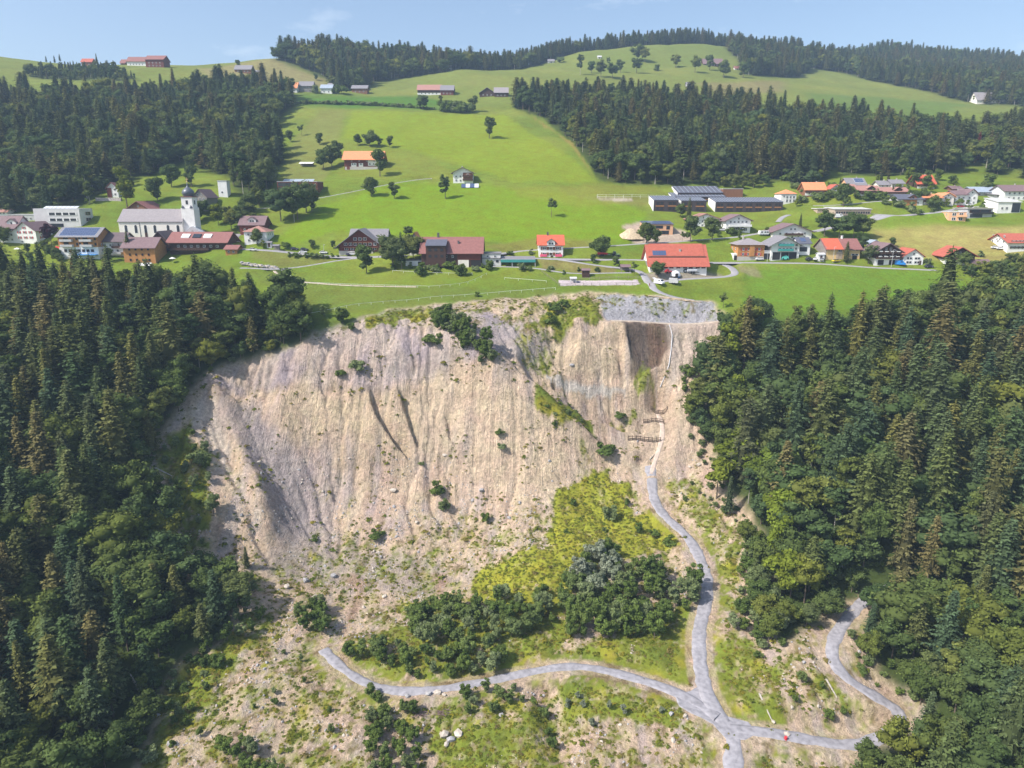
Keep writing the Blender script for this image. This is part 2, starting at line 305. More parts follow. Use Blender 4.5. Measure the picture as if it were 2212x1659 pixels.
# running water: flow routed down the slope cuts branching gullies
def erode(n_it=16, step=.7, K=.036):
    g = np.random.default_rng(11); ex, ey = np.arange(-128, 126, step), np.arange(128, 338, step); EX, EY = np.meshgrid(ex, ey); gr = Grid(XS, YS, Z); h0 = gr(EX, EY) + .12 * g.normal(size=EX.shape); h = h0.copy(); mk = Grid(XS, YS, scar_s)(EX, EY); fan = in_poly(EX, EY, wpoly([(1375,838),(1440,840),(1482,900),(1500,980),(1450,1040),(1340,990),(1345,930)])); mk = mk * (1 - .9 * blur(fan.astype(float), 5)); sm = in_poly(EX, EY, wpoly([(440,830),(700,835),(720,1000),(560,1000),(480,900)])); mk = mk * (1 - .55 * blur(sm.astype(float), 8)); ny, nx = h.shape
    rough = sstep(-.5, .5, fbm(EX * .03 + 4, EY * .03, 2)); Km = K * (.25 + 1.1 * rough) * (.55 + .45 * sstep(-10, -30, h0))
    offs = [(-1, -1), (-1, 0), (-1, 1), (0, -1), (0, 1), (1, -1), (1, 0), (1, 1)]; idx = np.arange(ny * nx).reshape(ny, nx)
    for it in range(n_it):
        best = np.full(h.shape, 1e-6); rec = idx.copy(); sl = np.zeros(h.shape)
        for dj, di in offs:
            q = np.full(h.shape, 1e9); q[max(0, -dj):ny - max(0, dj), max(0, -di):nx - max(0, di)] = h[max(0, dj):ny + min(0, dj), max(0, di):nx + min(0, di)]
            s_ = (h - q) / (step * math.hypot(dj, di)); w = s_ * g.uniform(.8, 1.25, h.shape); m = w > best; best[m] = w[m]; sl[m] = s_[m]; rec[m] = (idx + dj * nx + di)[m]
        order = np.argsort(-h, axis=None).tolist(); rl = rec.ravel().tolist(); acc = [step * step] * (ny * nx)
        for i in order:
            r = rl[i]
            if r != i: acc[r] += acc[i]
        Aq = np.minimum(np.array(acc).reshape(h.shape), 900.)
        h = h - mk * np.clip(Km * np.sqrt(Aq) * np.clip(sl, 0, 1.6), 0, .42)
        h[1:-1, 1:-1] += .05 * (h[:-2, 1:-1] + h[2:, 1:-1] + h[1:-1, :-2] + h[1:-1, 2:] - 4 * h[1:-1, 1:-1])      # creep
    d = (h - h0); d = d + .35 * mk * -d.min() * 0; gd = Grid(ex, ey, d); ga = Grid(ex, ey, np.log(Aq)); out = np.zeros(Z.shape); fl = np.zeros(Z.shape); S = (slice(NJ0, NJ1), slice(NI0, NI1)); inb = (GX[S] > ex[0] + 2) & (GX[S] < ex[-2]) & (GY[S] > ey[0] + 2) & (GY[S] < ey[-2])
    out[S] = np.where(inb, gd(GX[S], GY[S]), 0); fl[S] = np.where(inb, ga(GX[S], GY[S]), 0); return out, fl
CUT, FLOW = erode(); Z = Z + .66 * np.clip(CUT, -2.6, .4)
roadmask = np.zeros(Z.shape)
for rd in ROADW:
    q, _, w, k, nm = rd; g_ = Grid(XS, YS, Z); t_ = np.gradient(q, axis=0); t_ /= np.linalg.norm(t_, axis=1, keepdims=True); nn = np.c_[-t_[:, 1], t_[:, 0]] * w * .4
    z = np.maximum(g_(q[:, 0], q[:, 1]), .5 * (g_(*(q + nn).T) + g_(*(q - nn).T)))
    zz = np.r_[np.full(7, z[0]), z, np.full(7, z[-1])]; z = np.convolve(zz, np.ones(15) / 15, 'valid'); rd[1] = z
    m = (GX > q[:, 0].min() - 12) & (GX < q[:, 0].max() + 12) & (GY > q[:, 1].min() - 12) & (GY < q[:, 1].max() + 12)
    d, par, side = seg_dist(GX[m], GY[m], q[::2]); L = np.r_[0, np.cumsum(np.hypot(*np.diff(q, axis=0).T))]
    zr = np.interp(par, L, z); f = 1 - sstep(w * .5 + 1.2, w * .5 + 6, d)
    Z[m] = Z[m] * (1 - f) + (zr - .2) * f; roadmask[m] = np.maximum(roadmask[m], f)
GROUND = Grid(XS, YS, Z)
def gz(x, y): return float(GROUND(x, y))

# ------------------------------------------------------------------ ground colours (the surface's own colours, with some light and shade painted in)
RGB = np.empty(Z.shape + (3,)); fib = np.zeros(Z.shape)
n1 = fbm(GX * .012, GY * .012, 4); n2 = fbm(GX * .05 + 5, GY * .05, 3); n3 = fbm(GX * .25, GY * .25, 3)
def mixc(c, m):
    global RGB
    m = np.clip(m, 0, 1)[..., None]; RGB = RGB * (1 - m) + np.asarray(c) * m
RGB[:] = (.150, .215, .022)
mixc((.215, .255, .034), sstep(-.2, .7, n1) * .6); mixc((.105, .165, .020), sstep(.0, .8, fbm(GX * .02 + 90, GY * .02, 3)) * .55)
mixc((.19, .20, .06), sstep(560, 900, GY) * .45)
def field(pts, c, k=1.0, soft=2, amp=1.5):
    S, m = pmask(wpoly(pts), amp, soft); m = (m * k)[..., None]; RGB[S] = RGB[S] * (1 - m) + np.asarray(c) * m
mow = np.sin((GX * .35 + GY * .94 + 6 * fbm(GX * .02, GY * .02, 2)) * .9)      # mowing strips
RGB *= (1 + .11 * mow * sstep(-.3, .4, fbm(GX * .009 + 61, GY * .009, 2)) * sstep(340, 380, GY) * (1 - sstep(800, 1000, GY)))[..., None]
field([(600,420),(620,330),(640,290),(690,240),(745,238),(728,330),(700,392),(660,425)], (.185, .205, .045), .8)           # rough pasture by the wood
field([(640,232),(760,240),(900,245),(1095,248),(1080,230),(900,222),(700,222)], (.17, .21, .03), .5)
field([(425,150),(590,128),(705,170),(705,185),(560,175),(450,178)], (.26, .235, .085), .85)                              # hay field on the left crest
field([(1880,492),(2000,478),(2120,500),(2330,470),(2330,545),(2120,570),(1960,555),(1890,540)], (.30, .275, .075), .85)   # mown field by the right village
field([(1610,578),(1800,580),(2010,592),(2130,620),(2130,700),(1600,700)], (.115, .215, .018), .8)
field([(1900,478),(2080,462),(2060,482),(1900,495)], (.155, .245, .02), .8)
field([(590,520),(700,440),(840,400),(1000,395),(1290,420),(1400,460),(1360,520),(1150,528),(1040,522),(850,510),(720,500),(640,530)], (.165, .265, .010), .8)
field([(760,240),(1090,250),(1150,290),(1240,345),(1290,395),(1100,392),(900,330),(740,300)], (.205, .275, .016), .75)
field([(1960,500),(2120,490),(2230,495),(2200,530),(2050,545)], (.34, .30, .09), .6); field([(700,300),(900,330),(1000,392),(860,395),(730,380)], (.19, .22, .03), .5); field([(1100,400),(1290,405),(1350,440),(1250,445),(1120,420)], (.22, .24, .03), .5); field([(640,215),(900,205),(985,225),(760,235)], (.075, .175, .02), .7); field([(640,205),(640,232),(900,240),(1000,238),(1000,218),(800,205)], (.07, .17, .02), .6)
field([(1250,115),(1480,97),(1560,101),(1590,130),(1500,140),(1300,160)], (.14, .19, .035), .6)
field([(1500,180),(1600,178),(1700,172),(1690,200),(1560,205)], (.22, .185, .075), .7); field([(1740,200),(2100,225),(2000,258),(1760,232)], (.09, .17, .03), .6)
field([(1140,250),(1232,305),(1262,345),(1280,380),(1258,345),(1225,310),(1190,275)], (.27, .22, .05), .8, 1)
field([(1200,405),(1290,395),(1400,402),(1450,412),(1350,425),(1220,420)], (.20, .215, .03), .6)
field([(1040,535),(1150,512),(1290,520),(1270,533),(1100,540)], (.21, .19, .045), .6, 1); field([(1160,562),(1340,580),(1320,592),(1170,580)], (.20, .175, .055), .8, 1)
field([(545,545),(720,553),(700,566),(600,575),(545,560)], (.18, .185, .045), .7, 1); field([(520,590),(600,590),(780,618),(1200,625),(1200,637),(850,668),(680,678),(640,640)], (.135, .185, .030), .7)
field([(1345,490),(1380,480),(1480,500),(1500,520),(1430,528),(1370,520)], (.43, .36, .25), .95, 1, 1)                   # building site
field([(1220,420),(1300,425),(1440,420),(1440,450),(1330,440),(1290,432)], (.22, .21, .05), .6)
field([(1290,425),(1370,430),(1360,434),(1295,429)], (.45, .39, .30), .9, 1, .5)
field([(1205,606),(1378,603),(1384,614),(1212,617)], (.50, .455, .40), 1, 0, 0)                                        # riding arena sand
field([(1380,590),(1420,585),(1560,590),(1560,600),(1420,606)], (.30, .26, .20), .8, 1)
field([(1590,572),(1640,578),(1650,600),(1600,590)], (.27, .23, .13), .6, 1)
RGB *= np.array((.90, .855, 1.0))
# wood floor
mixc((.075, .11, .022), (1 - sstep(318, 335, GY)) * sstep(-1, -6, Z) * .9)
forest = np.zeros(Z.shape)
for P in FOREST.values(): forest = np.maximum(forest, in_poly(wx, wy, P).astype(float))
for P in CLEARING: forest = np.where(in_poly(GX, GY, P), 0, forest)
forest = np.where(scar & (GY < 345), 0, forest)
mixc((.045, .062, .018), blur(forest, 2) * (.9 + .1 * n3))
# the landslide
s3 = scar_s
BEIGE, GREY, PINK, PALE, BLUE = (.56, .45, .335), (.44, .39, .375), (.54, .42, .34), (.66, .56, .44), (.37, .385, .43)
CB = np.empty(Z.shape + (3,)); CB[:] = BEIGE
def cb(c, m):
    global CB
    m = np.clip(m, 0, 1)[..., None]; CB = CB * (1 - m) + np.asarray(c) * m
cb(PINK, sstep(-.1, .8, nfbm(GX * .05 + 31, GY * .03, 3)) * .7); cb(PALE, sstep(.1, .8, nfbm(GX * .12 + 3, GY * .04, 4)) * .55)
cb(GREY, sstep(.05, .6, nfbm(GX * .2 + 13, GY * .05, 4)) * .6)
cb((.38, .30, .22), face * sstep(.15, .9, -nfbm(GX * .35 + warp * .3, GY * .035, 3)) * .55)
up = in_poly(wx, wy + 1.5 * n3, wpoly([(430,800),(545,770),(650,745),(680,700),(830,672),(1000,655),(1110,690),(1180,760),(1060,800),(1000,795),(850,822),(640,834),(440,836)]))
cb(GREY, blur(up.astype(float), 3) * (.62 + .4 * n2)); cb((.35, .31, .36), blur(up.astype(float), 3) * sstep(0, .6, nfbm(GX * .06, GY * .06 + 40, 3)) * .7)
def patch(pts, c, k, soft=2, amp=2.5):
    S, m = pmask(wpoly(pts), amp, soft); m = (m * k)[..., None]; CB[S] = CB[S] * (1 - m) + np.asarray(c) * m
patch([(450,900),(520,960),(600,1100),(660,1180),(740,1180),(690,1060),(640,960),(560,880)], (.40, .355, .36), .6, 8, 5)
patch([(860,850),(960,830),(1000,900),(1010,980),(960,1000),(900,960)], (.47, .415, .36), .7, 5, 5)
patch([(1060,700),(1160,690),(1180,770),(1120,790),(1050,740)], (.42, .385, .375), .6, 5, 4)
patch([(600,850),(780,840),(990,820),(1010,900),(960,980),(820,960),(640,960),(590,900)], (.56, .46, .32), .6, 6, 5)
patch([(560,1000),(700,960),(760,1040),(700,1150),(590,1160)], (.44, .385, .375), .65, 6, 4)
patch([(1000,880),(1100,850),(1200,930),(1330,1000),(1300,1090),(1120,1100),(1010,1000)], (.64, .53, .385), .6, 6, 5)
patch([(1190,720),(1330,710),(1345,795),(1250,790),(1170,770)], (.56, .47, .34), .7, 3)
cb(PALE, .35 * sstep(3.0, 5.0, FLOW) * face)
patch([(455,845),(520,930),(560,1060),(600,1190),(680,1190),(650,1040),(560,900)], (.30, .28, .29), .55, 6)  # right flank of the left spur: its shade painted as darker ground
patch([(400,905),(440,850),(465,870),(500,990),(560,1120),(570,1190),(540,1120),(480,1000)], (.55, .50, .44), .7, 3)  # left flank of the spur: sunlit side painted paler
patch([(1280,636),(1400,640),(1540,652),(1558,690),(1320,692)], BLUE, .95, 1, 1.5)
patch([(1345,700),(1448,700),(1445,745),(1410,800),(1362,785)], (.105, .085, .075), .9, 2); patch([(1385,705),(1440,705),(1430,770),(1400,790)], (.20, .13, .09), .6, 2)  # dark rocks, with the shade of the recess painted into their colour
patch([(1440,702),(1560,700),(1530,760),(1480,800),(1440,830),(1450,760)], (.46, .41, .36), .7, 2)
patch([(1180,782),(1250,800),(1352,816),(1352,824),(1240,810),(1178,790)], (.56, .54, .50), .9, 0, .7)
patch([(560,1190),(700,1180),(900,1200),(1000,1260),(900,1290),(700,1270),(560,1230)], (.37, .335, .30), .7, 4)
patch([(750,1240),(790,1250),(785,1310),(770,1340),(735,1385),(728,1370),(755,1320),(765,1280)], (.38, .275, .20), .9, 2)
patch([(940,1240),(965,1235),(960,1290),(945,1300)], (.40, .29, .22), .9, 2)
patch([(1385,1010),(1440,1000),(1440,1080),(1400,1090)], (.55, .46, .34), .6, 3)
patch([(1365,830),(1480,840),(1505,990),(1400,1030),(1340,990)], (.50, .42, .32), .7, 4)
mott = nfbm(GX * .55, GY * .55, 3, .7)
CB *= (1 + .16 * np.clip(mott, -1, 1))[..., None]
str_ = fbm(Z[NJ0:NJ1, NI0:NI1] * .30 + .6 * JX[NJ0:NJ1, NI0:NI1], GX[NJ0:NJ1, NI0:NI1] * .012, 3); CB[NJ0:NJ1, NI0:NI1] *= (1 + .16 * face[NJ0:NJ1, NI0:NI1] * np.clip(str_, -1, 1))[..., None]
# grass, herbs and scrub on it
veg = np.zeros(Z.shape)
def green(pts, k, amp=3.0, soft=2):
    S, m = pmask(wpoly(pts), amp, soft); veg[S] = np.maximum(veg[S], k * m)
green([(1190,1140),(1195,1075),(1230,1035),(1300,1030),(1350,1060),(1365,1120),(1400,1100),(1470,1140),(1460,1185),(1380,1190),(1260,1200),(1180,1190)], .92)
TONGUE = [(1010,1255),(1070,1212),(1140,1190),(1185,1165),(1188,1090),(1225,1035),(1300,1012),(1360,1050),(1368,1115),(1410,1100),(1470,1140),(1470,1185),(1400,1200),(1260,1215),(1240,1300),(1140,1312),(1020,1300)]; green(TONGUE, .97)
green([(1150,1420),(1250,1390),(1400,1340),(1500,1290),(1515,1340),(1500,1475),(1440,1470),(1300,1440),(1200,1430)], .92); green([(1190,1465),(1300,1452),(1440,1490),(1480,1520),(1470,1580),(1350,1560),(1250,1560),(1205,1500)], .85)
green([(1540,1370),(1600,1360),(1670,1430),(1690,1510),(1700,1570),(1600,1562),(1545,1530),(1535,1450)], .82); green([(930,1530),(1080,1500),(1170,1510),(1205,1580),(1230,1700),(930,1720)], .82)
green([(560,1400),(720,1410),(800,1480),(960,1500),(1100,1500),(940,1540),(700,1600),(500,1560)], .55); green([(720,1400),(1000,1300),(1150,1320),(1180,1430),(1000,1480),(850,1490)], .85)
green([(1440,1050),(1490,1020),(1530,1080),(1570,1110),(1600,1200),(1590,1330),(1550,1330),(1540,1220),(1500,1140)], .75); green([(1190,650),(1270,635),(1322,690),(1300,700),(1240,690),(1210,720),(1150,705)], .9); green([(1140,830),(1200,845),(1290,880),(1275,915),(1210,945),(1165,905)], .9); green([(1110,680),(1160,670),(1185,740),(1160,800),(1120,770)], .6); green([(1170,770),(1230,790),(1200,830),(1160,820)], .4)
green([(1300,890),(1370,848),(1368,880),(1345,905)], .7); green([(1380,775),(1412,790),(1420,822),(1385,825),(1370,800)], .8); green([(660,690),(720,668),(850,662),(945,665),(930,690),(800,702),(700,712),(672,725)], .9); green([(860,695),(960,680),(1060,690),(1120,660),(1150,690),(1000,720),(930,705)], .45)
green([(1150,690),(1190,700),(1200,760),(1175,790),(1140,760)], .6); green([(340,950),(400,920),(470,980),(440,1040),(470,1100),(440,1200),(390,1180),(350,1050)], .85); green([(360,1500),(470,1400),(540,1300),(600,1330),(560,1420),(430,1500),(330,1620)], .75)
green([(1290,632),(1400,640),(1540,650),(1530,668),(1400,655),(1300,648)], .35); green([(1700,1470),(1780,1420),(1840,1490),(1900,1520),(1870,1580),(1780,1570),(1740,1500)], .6); green([(400,1659),(600,1560),(760,1620),(900,1659),(900,1760),(400,1760)], .5)
green([(860,1130),(980,1090),(1080,1140),(1050,1200),(920,1210)], .22); green([(1260,960),(1340,990),(1330,1060),(1230,1050)], .35); green([(660,1060),(800,1040),(860,1110),(760,1140)], .25)
green([(230,1640),(330,1480),(420,1400),(500,1360),(560,1390),(470,1470),(420,1560),(330,1680)], .95); green([(1600,1560),(1700,1580),(1820,1620),(1800,1700),(1620,1700)], .55); green([(1080,1290),(1220,1290),(1240,1380),(1160,1440),(1090,1400)], .9); green([(640,1400),(720,1380),(800,1440),(960,1470),(900,1400),(850,1300),(900,1290),(1000,1310),(1150,1330),(1150,1460),(900,1500),(760,1500)], .8)
rim = wline([(830,672),(920,662),(1000,652),(1200,636),(1290,631)]); _S = (slice(NJ0, NJ1), slice(NI0, NI1)); d, _, _ = seg_dist(GX[_S], GY[_S], rim); veg[_S] = np.maximum(veg[_S], .55 * (d < 3) * (n3[_S] > -.3))
vn = nfbm(GX * .16 + 70, GY * .16, 4, .6)
base_v = flat * .47
vm = np.maximum(veg, base_v) * s3
grass_m = sstep(.30, .85, vm + .30 * vn + .22 * nfbm(GX * .6 + 33, GY * .6, 3, .7)) * s3
grass_m *= 1 - sstep(.93, 1, roadmask) * .5
for P in [wpoly([(755,1240),(790,1250),(785,1310),(770,1340),(735,1385)]), ]: grass_m = np.where(in_poly(GX, GY, P), grass_m * .1, grass_m)
GC = np.empty(Z.shape + (3,)); GC[:] = (.150, .185, .026)
yel = sstep(.0, .7, nfbm(GX * .09 + 17, GY * .09, 3))[..., None]; GC = GC * (1 - yel * .6) + np.array((.265, .24, .03)) * yel * .65
drk = sstep(.0, .8, nfbm(GX * .13 + 57, GY * .13, 3))[..., None]; GC = GC * (1 - drk * .6) + np.array((.08, .115, .022)) * drk * .65
S_, m_ = pmask(wpoly(TONGUE), 2.5, 4); m_ = (.7 * m_)[..., None]; GC[S_] = GC[S_] * (1 - m_) + np.array((.255, .265, .03)) * m_ * (1 + .22 * np.clip(n3[S_], -1, 1))[..., None]
CB = CB * (1 - grass_m[..., None]) + GC * grass_m[..., None]
brn = (sstep(.1, .5, nfbm(GX * .2 + 200, GY * .2, 3)) * (1 - np.abs(2 * grass_m - 1)) * .8)[..., None]; CB = CB * (1 - brn) + np.array((.16, .115, .06)) * brn
CB *= (1.03, .975, .935)
spk = sstep(.42, .8, nfbm(GX * .33 + 400, GY * .2, 4, .65)) * sstep(.05, .5, nfbm(GX * .04 + 80, GY * .05, 2)) * (1 - grass_m) * s3; CB = CB * (1 - .22 * spk[..., None]) + np.array((.13, .125, .04)) * .22 * spk[..., None]
RGB = RGB * (1 - s3[..., None]) + CB * s3[..., None]
bare = s3 * (1 - grass_m)
# ------------------------------------------------------------------ material helpers
MATS = {}
def nodes(name):
    m = bpy.data.materials.new(name); m.use_nodes = True; n = m.node_tree.nodes; n.clear(); return m, n, m.node_tree.links
def mat_plain(name, c, rough=.8, var=.12, scale=1.5, spec=.2, metal=0, bump=0.0):
    """a painted, plastered, wooden or metal surface with uneven tone"""
    if name in MATS: return MATS[name]
    m, n, l = nodes(name); o = n.new('ShaderNodeOutputMaterial'); b = n.new('ShaderNodeBsdfPrincipled'); tc = n.new('ShaderNodeTexCoord')
    t = n.new('ShaderNodeTexNoise'); t.inputs['Scale'].default_value = scale; t.inputs['Detail'].default_value = 5; l.new(tc.outputs['Object'], t.inputs['Vector'])
    r = n.new('ShaderNodeValToRGB'); r.color_ramp.elements[0].position = .3; r.color_ramp.elements[1].position = .72
    r.color_ramp.elements[0].color = tuple(v * (1 - var) for v in c) + (1,); r.color_ramp.elements[1].color = tuple(min(1, v * (1 + var)) for v in c) + (1,)
    l.new(t.outputs['Fac'], r.inputs[0]); l.new(r.outputs[0], b.inputs['Base Color']); b.inputs['Roughness'].default_value = rough; b.inputs['Metallic'].default_value = metal
    b.inputs['Specular IOR Level'].default_value = spec
    if bump:
        bp = n.new('ShaderNodeBump'); bp.inputs['Distance'].default_value = bump; l.new(t.outputs['Fac'], bp.inputs['Height']); l.new(bp.outputs[0], b.inputs['Normal'])
    l.new(b.outputs[0], o.inputs[0]); MATS[name] = m; return m
def mat_rows(name, c, c2, period=.35, axis='Z', rough=.8, var=.2):
    """tiles, boards or sheets: rows along one axis with uneven tone"""
    if name in MATS: return MATS[name]
    m, n, l = nodes(name); o = n.new('ShaderNodeOutputMaterial'); b = n.new('ShaderNodeBsdfPrincipled'); tc = n.new('ShaderNodeTexCoord')
    w = n.new('ShaderNodeTexWave'); w.wave_type = 'BANDS'; w.bands_direction = axis; w.inputs['Scale'].default_value = .314 / period; w.inputs['Distortion'].default_value = .6; w.inputs['Detail'].default_value = 2
    t = n.new('ShaderNodeTexNoise'); t.inputs['Scale'].default_value = .9; t.inputs['Detail'].default_value = 7; t.inputs['Roughness'].default_value = .7
    mx = n.new('ShaderNodeMixRGB'); mx.inputs[1].default_value = c + (1,); mx.inputs[2].default_value = c2 + (1,)
    hs = n.new('ShaderNodeHueSaturation'); mr = n.new('ShaderNodeMapRange'); mr.inputs[1].default_value = .3; mr.inputs[2].default_value = .7; mr.inputs[3].default_value = 1 - var; mr.inputs[4].default_value = 1 + var
    l.new(tc.outputs['Object'], w.inputs['Vector']); l.new(tc.outputs['Object'], t.inputs['Vector']); l.new(w.outputs['Fac'], mx.inputs[0]); l.new(mx.outputs[0], hs.inputs['Color'])
    l.new(t.outputs['Fac'], mr.inputs[0]); l.new(mr.outputs[0], hs.inputs['Value']); l.new(hs.outputs[0], b.inputs['Base Color']); b.inputs['Roughness'].default_value = rough; b.inputs['Specular IOR Level'].default_value = .2
    bp = n.new('ShaderNodeBump'); bp.inputs['Distance'].default_value = .04; bp.inputs['Strength'].default_value = .5; l.new(w.outputs['Fac'], bp.inputs['Height']); l.new(bp.outputs[0], b.inputs['Normal'])
    l.new(b.outputs[0], o.inputs[0]); MATS[name] = m; return m
def mat_ground():
    m, n, l = nodes('ground'); o = n.new('ShaderNodeOutputMaterial'); b = n.new('ShaderNodeBsdfPrincipled'); tc = n.new('ShaderNodeTexCoord')
    at = n.new('ShaderNodeAttribute'); at.attribute_name = 'albedo'; ab = n.new('ShaderNodeAttribute'); ab.attribute_name = 'bare'
    def noise(s, d, r=.6):
        t = n.new('ShaderNodeTexNoise'); t.inputs['Scale'].default_value = s; t.inputs['Detail'].default_value = d; t.inputs['Roughness'].default_value = r; l.new(tc.outputs['Object'], t.inputs['Vector']); return t
    def rng_(src, a, b_, lo, hi):
        r = n.new('ShaderNodeMapRange'); r.inputs[1].default_value = a; r.inputs[2].default_value = b_; r.inputs[3].default_value = lo; r.inputs[4].default_value = hi; l.new(src, r.inputs[0]); return r.outputs[0]
    def math_(op, a, b_):
        x = n.new('ShaderNodeMath'); x.operation = op
        for i, v in enumerate((a, b_)):
            if isinstance(v, (int, float)): x.inputs[i].default_value = v
            else: l.new(v, x.inputs[i])
        return x.outputs[0]
    t1, t2, t3 = noise(.9, 8, .7), noise(.16, 6), noise(3.2, 4, .6)
    vo = n.new('ShaderNodeTexVoronoi'); vo.inputs['Scale'].default_value = .55; l.new(tc.outputs['Object'], vo.inputs['Vector'])
    grass = math_('MULTIPLY', rng_(t1.outputs['Fac'], .3, .7, .74, 1.26), rng_(t2.outputs['Fac'], .3, .7, .86, 1.14))
    rock = math_('MULTIPLY', rng_(t1.outputs['Fac'], .32, .68, .66, 1.26), rng_(t3.outputs['Fac'], .3, .7, .80, 1.2))
    mv = n.new('ShaderNodeMix'); mv.data_type = 'FLOAT'; l.new(ab.outputs['Fac'], mv.inputs[0]); l.new(grass, mv.inputs[2]); l.new(rock, mv.inputs[3])
    hs = n.new('ShaderNodeHueSaturation'); l.new(at.outputs['Color'], hs.inputs['Color']); l.new(mv.outputs[0], hs.inputs['Value'])
    hue = rng_(t2.outputs['Fac'], .3, .7, .485, .515); l.new(hue, hs.inputs['Hue'])
    l.new(hs.outputs[0], b.inputs['Base Color']); b.inputs['Roughness'].default_value = .95; b.inputs['Specular IOR Level'].default_value = .05
    af = n.new('ShaderNodeAttribute'); af.attribute_name = 'face'; mp = n.new('ShaderNodeMapping'); mp.inputs['Scale'].default_value = (.75, .07, .07); l.new(tc.outputs['Object'], mp.inputs[0])
    t4 = n.new('ShaderNodeTexNoise'); t4.inputs['Scale'].default_value = 1.0; t4.inputs['Detail'].default_value = 5; t4.inputs['Roughness'].default_value = .6; t4.inputs['Distortion'].default_value = .4; l.new(mp.outputs[0], t4.inputs['Vector'])
    crease = math_('MULTIPLY', math_('ABSOLUTE', math_('SUBTRACT', t4.outputs['Fac'], .5), 0), af.outputs['Fac'])
    hgt = math_('ADD', math_('MULTIPLY', t1.outputs['Fac'], 1.0), math_('MULTIPLY', t3.outputs['Fac'], .35)); hgt = math_('ADD', hgt, math_('MULTIPLY', crease, 1.3))
    bp = n.new('ShaderNodeBump'); l.new(hgt, bp.inputs['Height']); bp.inputs['Strength'].default_value = .9
    l.new(rng_(ab.outputs['Fac'], 0, 1, .25, 1.5), bp.inputs['Distance']); l.new(bp.outputs[0], b.inputs['Normal'])
    l.new(b.outputs[0], o.inputs[0]); return m
M_GROUND = mat_ground()

# ------------------------------------------------------------------ object helpers
def mesh_np(name, V, Fq, mats=(), smooth=False):
    """mesh from numpy arrays: V (n,3), Fq (m,3|4)"""
    me = bpy.data.meshes.new(name); V = np.asarray(V, np.float32); Fq = np.asarray(Fq, np.int32); k = Fq.shape[1]
    me.vertices.add(len(V)); me.vertices.foreach_set('co', V.ravel()); me.loops.add(Fq.size); me.loops.foreach_set('vertex_index', Fq.ravel())
    me.polygons.add(len(Fq)); me.polygons.foreach_set('loop_start', np.arange(0, Fq.size, k, dtype=np.int32))
    me.polygons.foreach_set('use_smooth', np.full(len(Fq), smooth)); me.update(calc_edges=True)
    for m in mats: me.materials.append(m)
    return me
def link(name, me, parent=None, loc=None):
    o = bpy.data.objects.new(name, me); COL.objects.link(o)
    if parent: o.parent = parent
    if loc is not None: o.location = loc
    return o
def tag(o, label=None, cat=None, group=None, kind=None):
    if label: o['label'] = label
    if cat: o['category'] = cat
    if group: o['group'] = group
    if kind: o['kind'] = kind
    return o
def empty(name, loc, rz=0.0, label=None, cat=None, group=None, scale=1.0):
    o = bpy.data.objects.new(name, None); COL.objects.link(o); o.location = loc; o.rotation_euler = (0, 0, rz); o.scale = (scale,) * 3; o.empty_display_size = .5
    return tag(o, label, cat, group)
class MB:
    """collects polygons, builds one mesh object"""
    def __init__(s): s.v, s.f, s.mi = [], [], []
    def poly(s, pts, mi=0):
        i = len(s.v); s.v += [tuple(p) for p in pts]; s.f.append(tuple(range(i, i + len(pts)))); s.mi.append(mi); return s
    def box(s, x0, x1, y0, y1, z0, z1, mi=0):
        i = len(s.v); s.v += [(x0, y0, z0), (x1, y0, z0), (x1, y1, z0), (x0, y1, z0), (x0, y0, z1), (x1, y0, z1), (x1, y1, z1), (x0, y1, z1)]
        for f in ((3, 2, 1, 0), (4, 5, 6, 7), (0, 1, 5, 4), (1, 2, 6, 5), (2, 3, 7, 6), (3, 0, 4, 7)): s.f.append(tuple(i + k for k in f)); s.mi.append(mi)
        return s
    def prism(s, pts, vec, mi=0):
        """closed solid: polygon swept along vec"""
        n = len(pts); i = len(s.v); s.v += [tuple(p) for p in pts] + [tuple(p[k] + vec[k] for k in range(3)) for p in pts]
        s.f += [tuple(range(i + n - 1, i - 1, -1)), tuple(range(i + n, i + 2 * n))] + [(i + k, i + (k + 1) % n, i + n + (k + 1) % n, i + n + k) for k in range(n)]; s.mi += [mi] * (n + 2); return s
    def tube(s, pts, rad, n=6, mi=0):
        i0 = len(s.v); P = [Vector(p) for p in pts]; rad = rad if hasattr(rad, '__len__') else [rad] * len(P)
        for k, p in enumerate(P):
            d = (P[min(k + 1, len(P) - 1)] - P[max(k - 1, 0)]).normalized(); a = d.orthogonal().normalized(); b = d.cross(a)
            for j in range(n): t = 2 * math.pi * j / n; s.v.append(tuple(p + (a * math.cos(t) + b * math.sin(t)) * rad[k]))
        for k in range(len(P) - 1):
            for j in range(n): s.f.append((i0 + k * n + j, i0 + k * n + (j + 1) % n, i0 + (k + 1) * n + (j + 1) % n, i0 + (k + 1) * n + j)); s.mi.append(mi)
        s.f += [tuple(i0 + j for j in range(n)), tuple(i0 + (len(P) - 1) * n + j for j in range(n))][::-1]; s.mi += [mi, mi]; return s
    def mesh(s, name, mats):
        me = bpy.data.meshes.new(name); me.from_pydata(s.v, [], s.f); mats = mats if isinstance(mats, (list, tuple)) else [mats]
        for m in mats: me.materials.append(m)
        if len(mats) > 1: me.polygons.foreach_set('material_index', s.mi)
        import bmesh as _b
        bm = _b.new(); bm.from_mesh(me); _b.ops.recalc_face_normals(bm, faces=bm.faces); bm.to_mesh(me); bm.free(); me.update(); return me
    def build(s, name, mats, parent=None, loc=None): return link(name, s.mesh(name, mats), parent, loc)

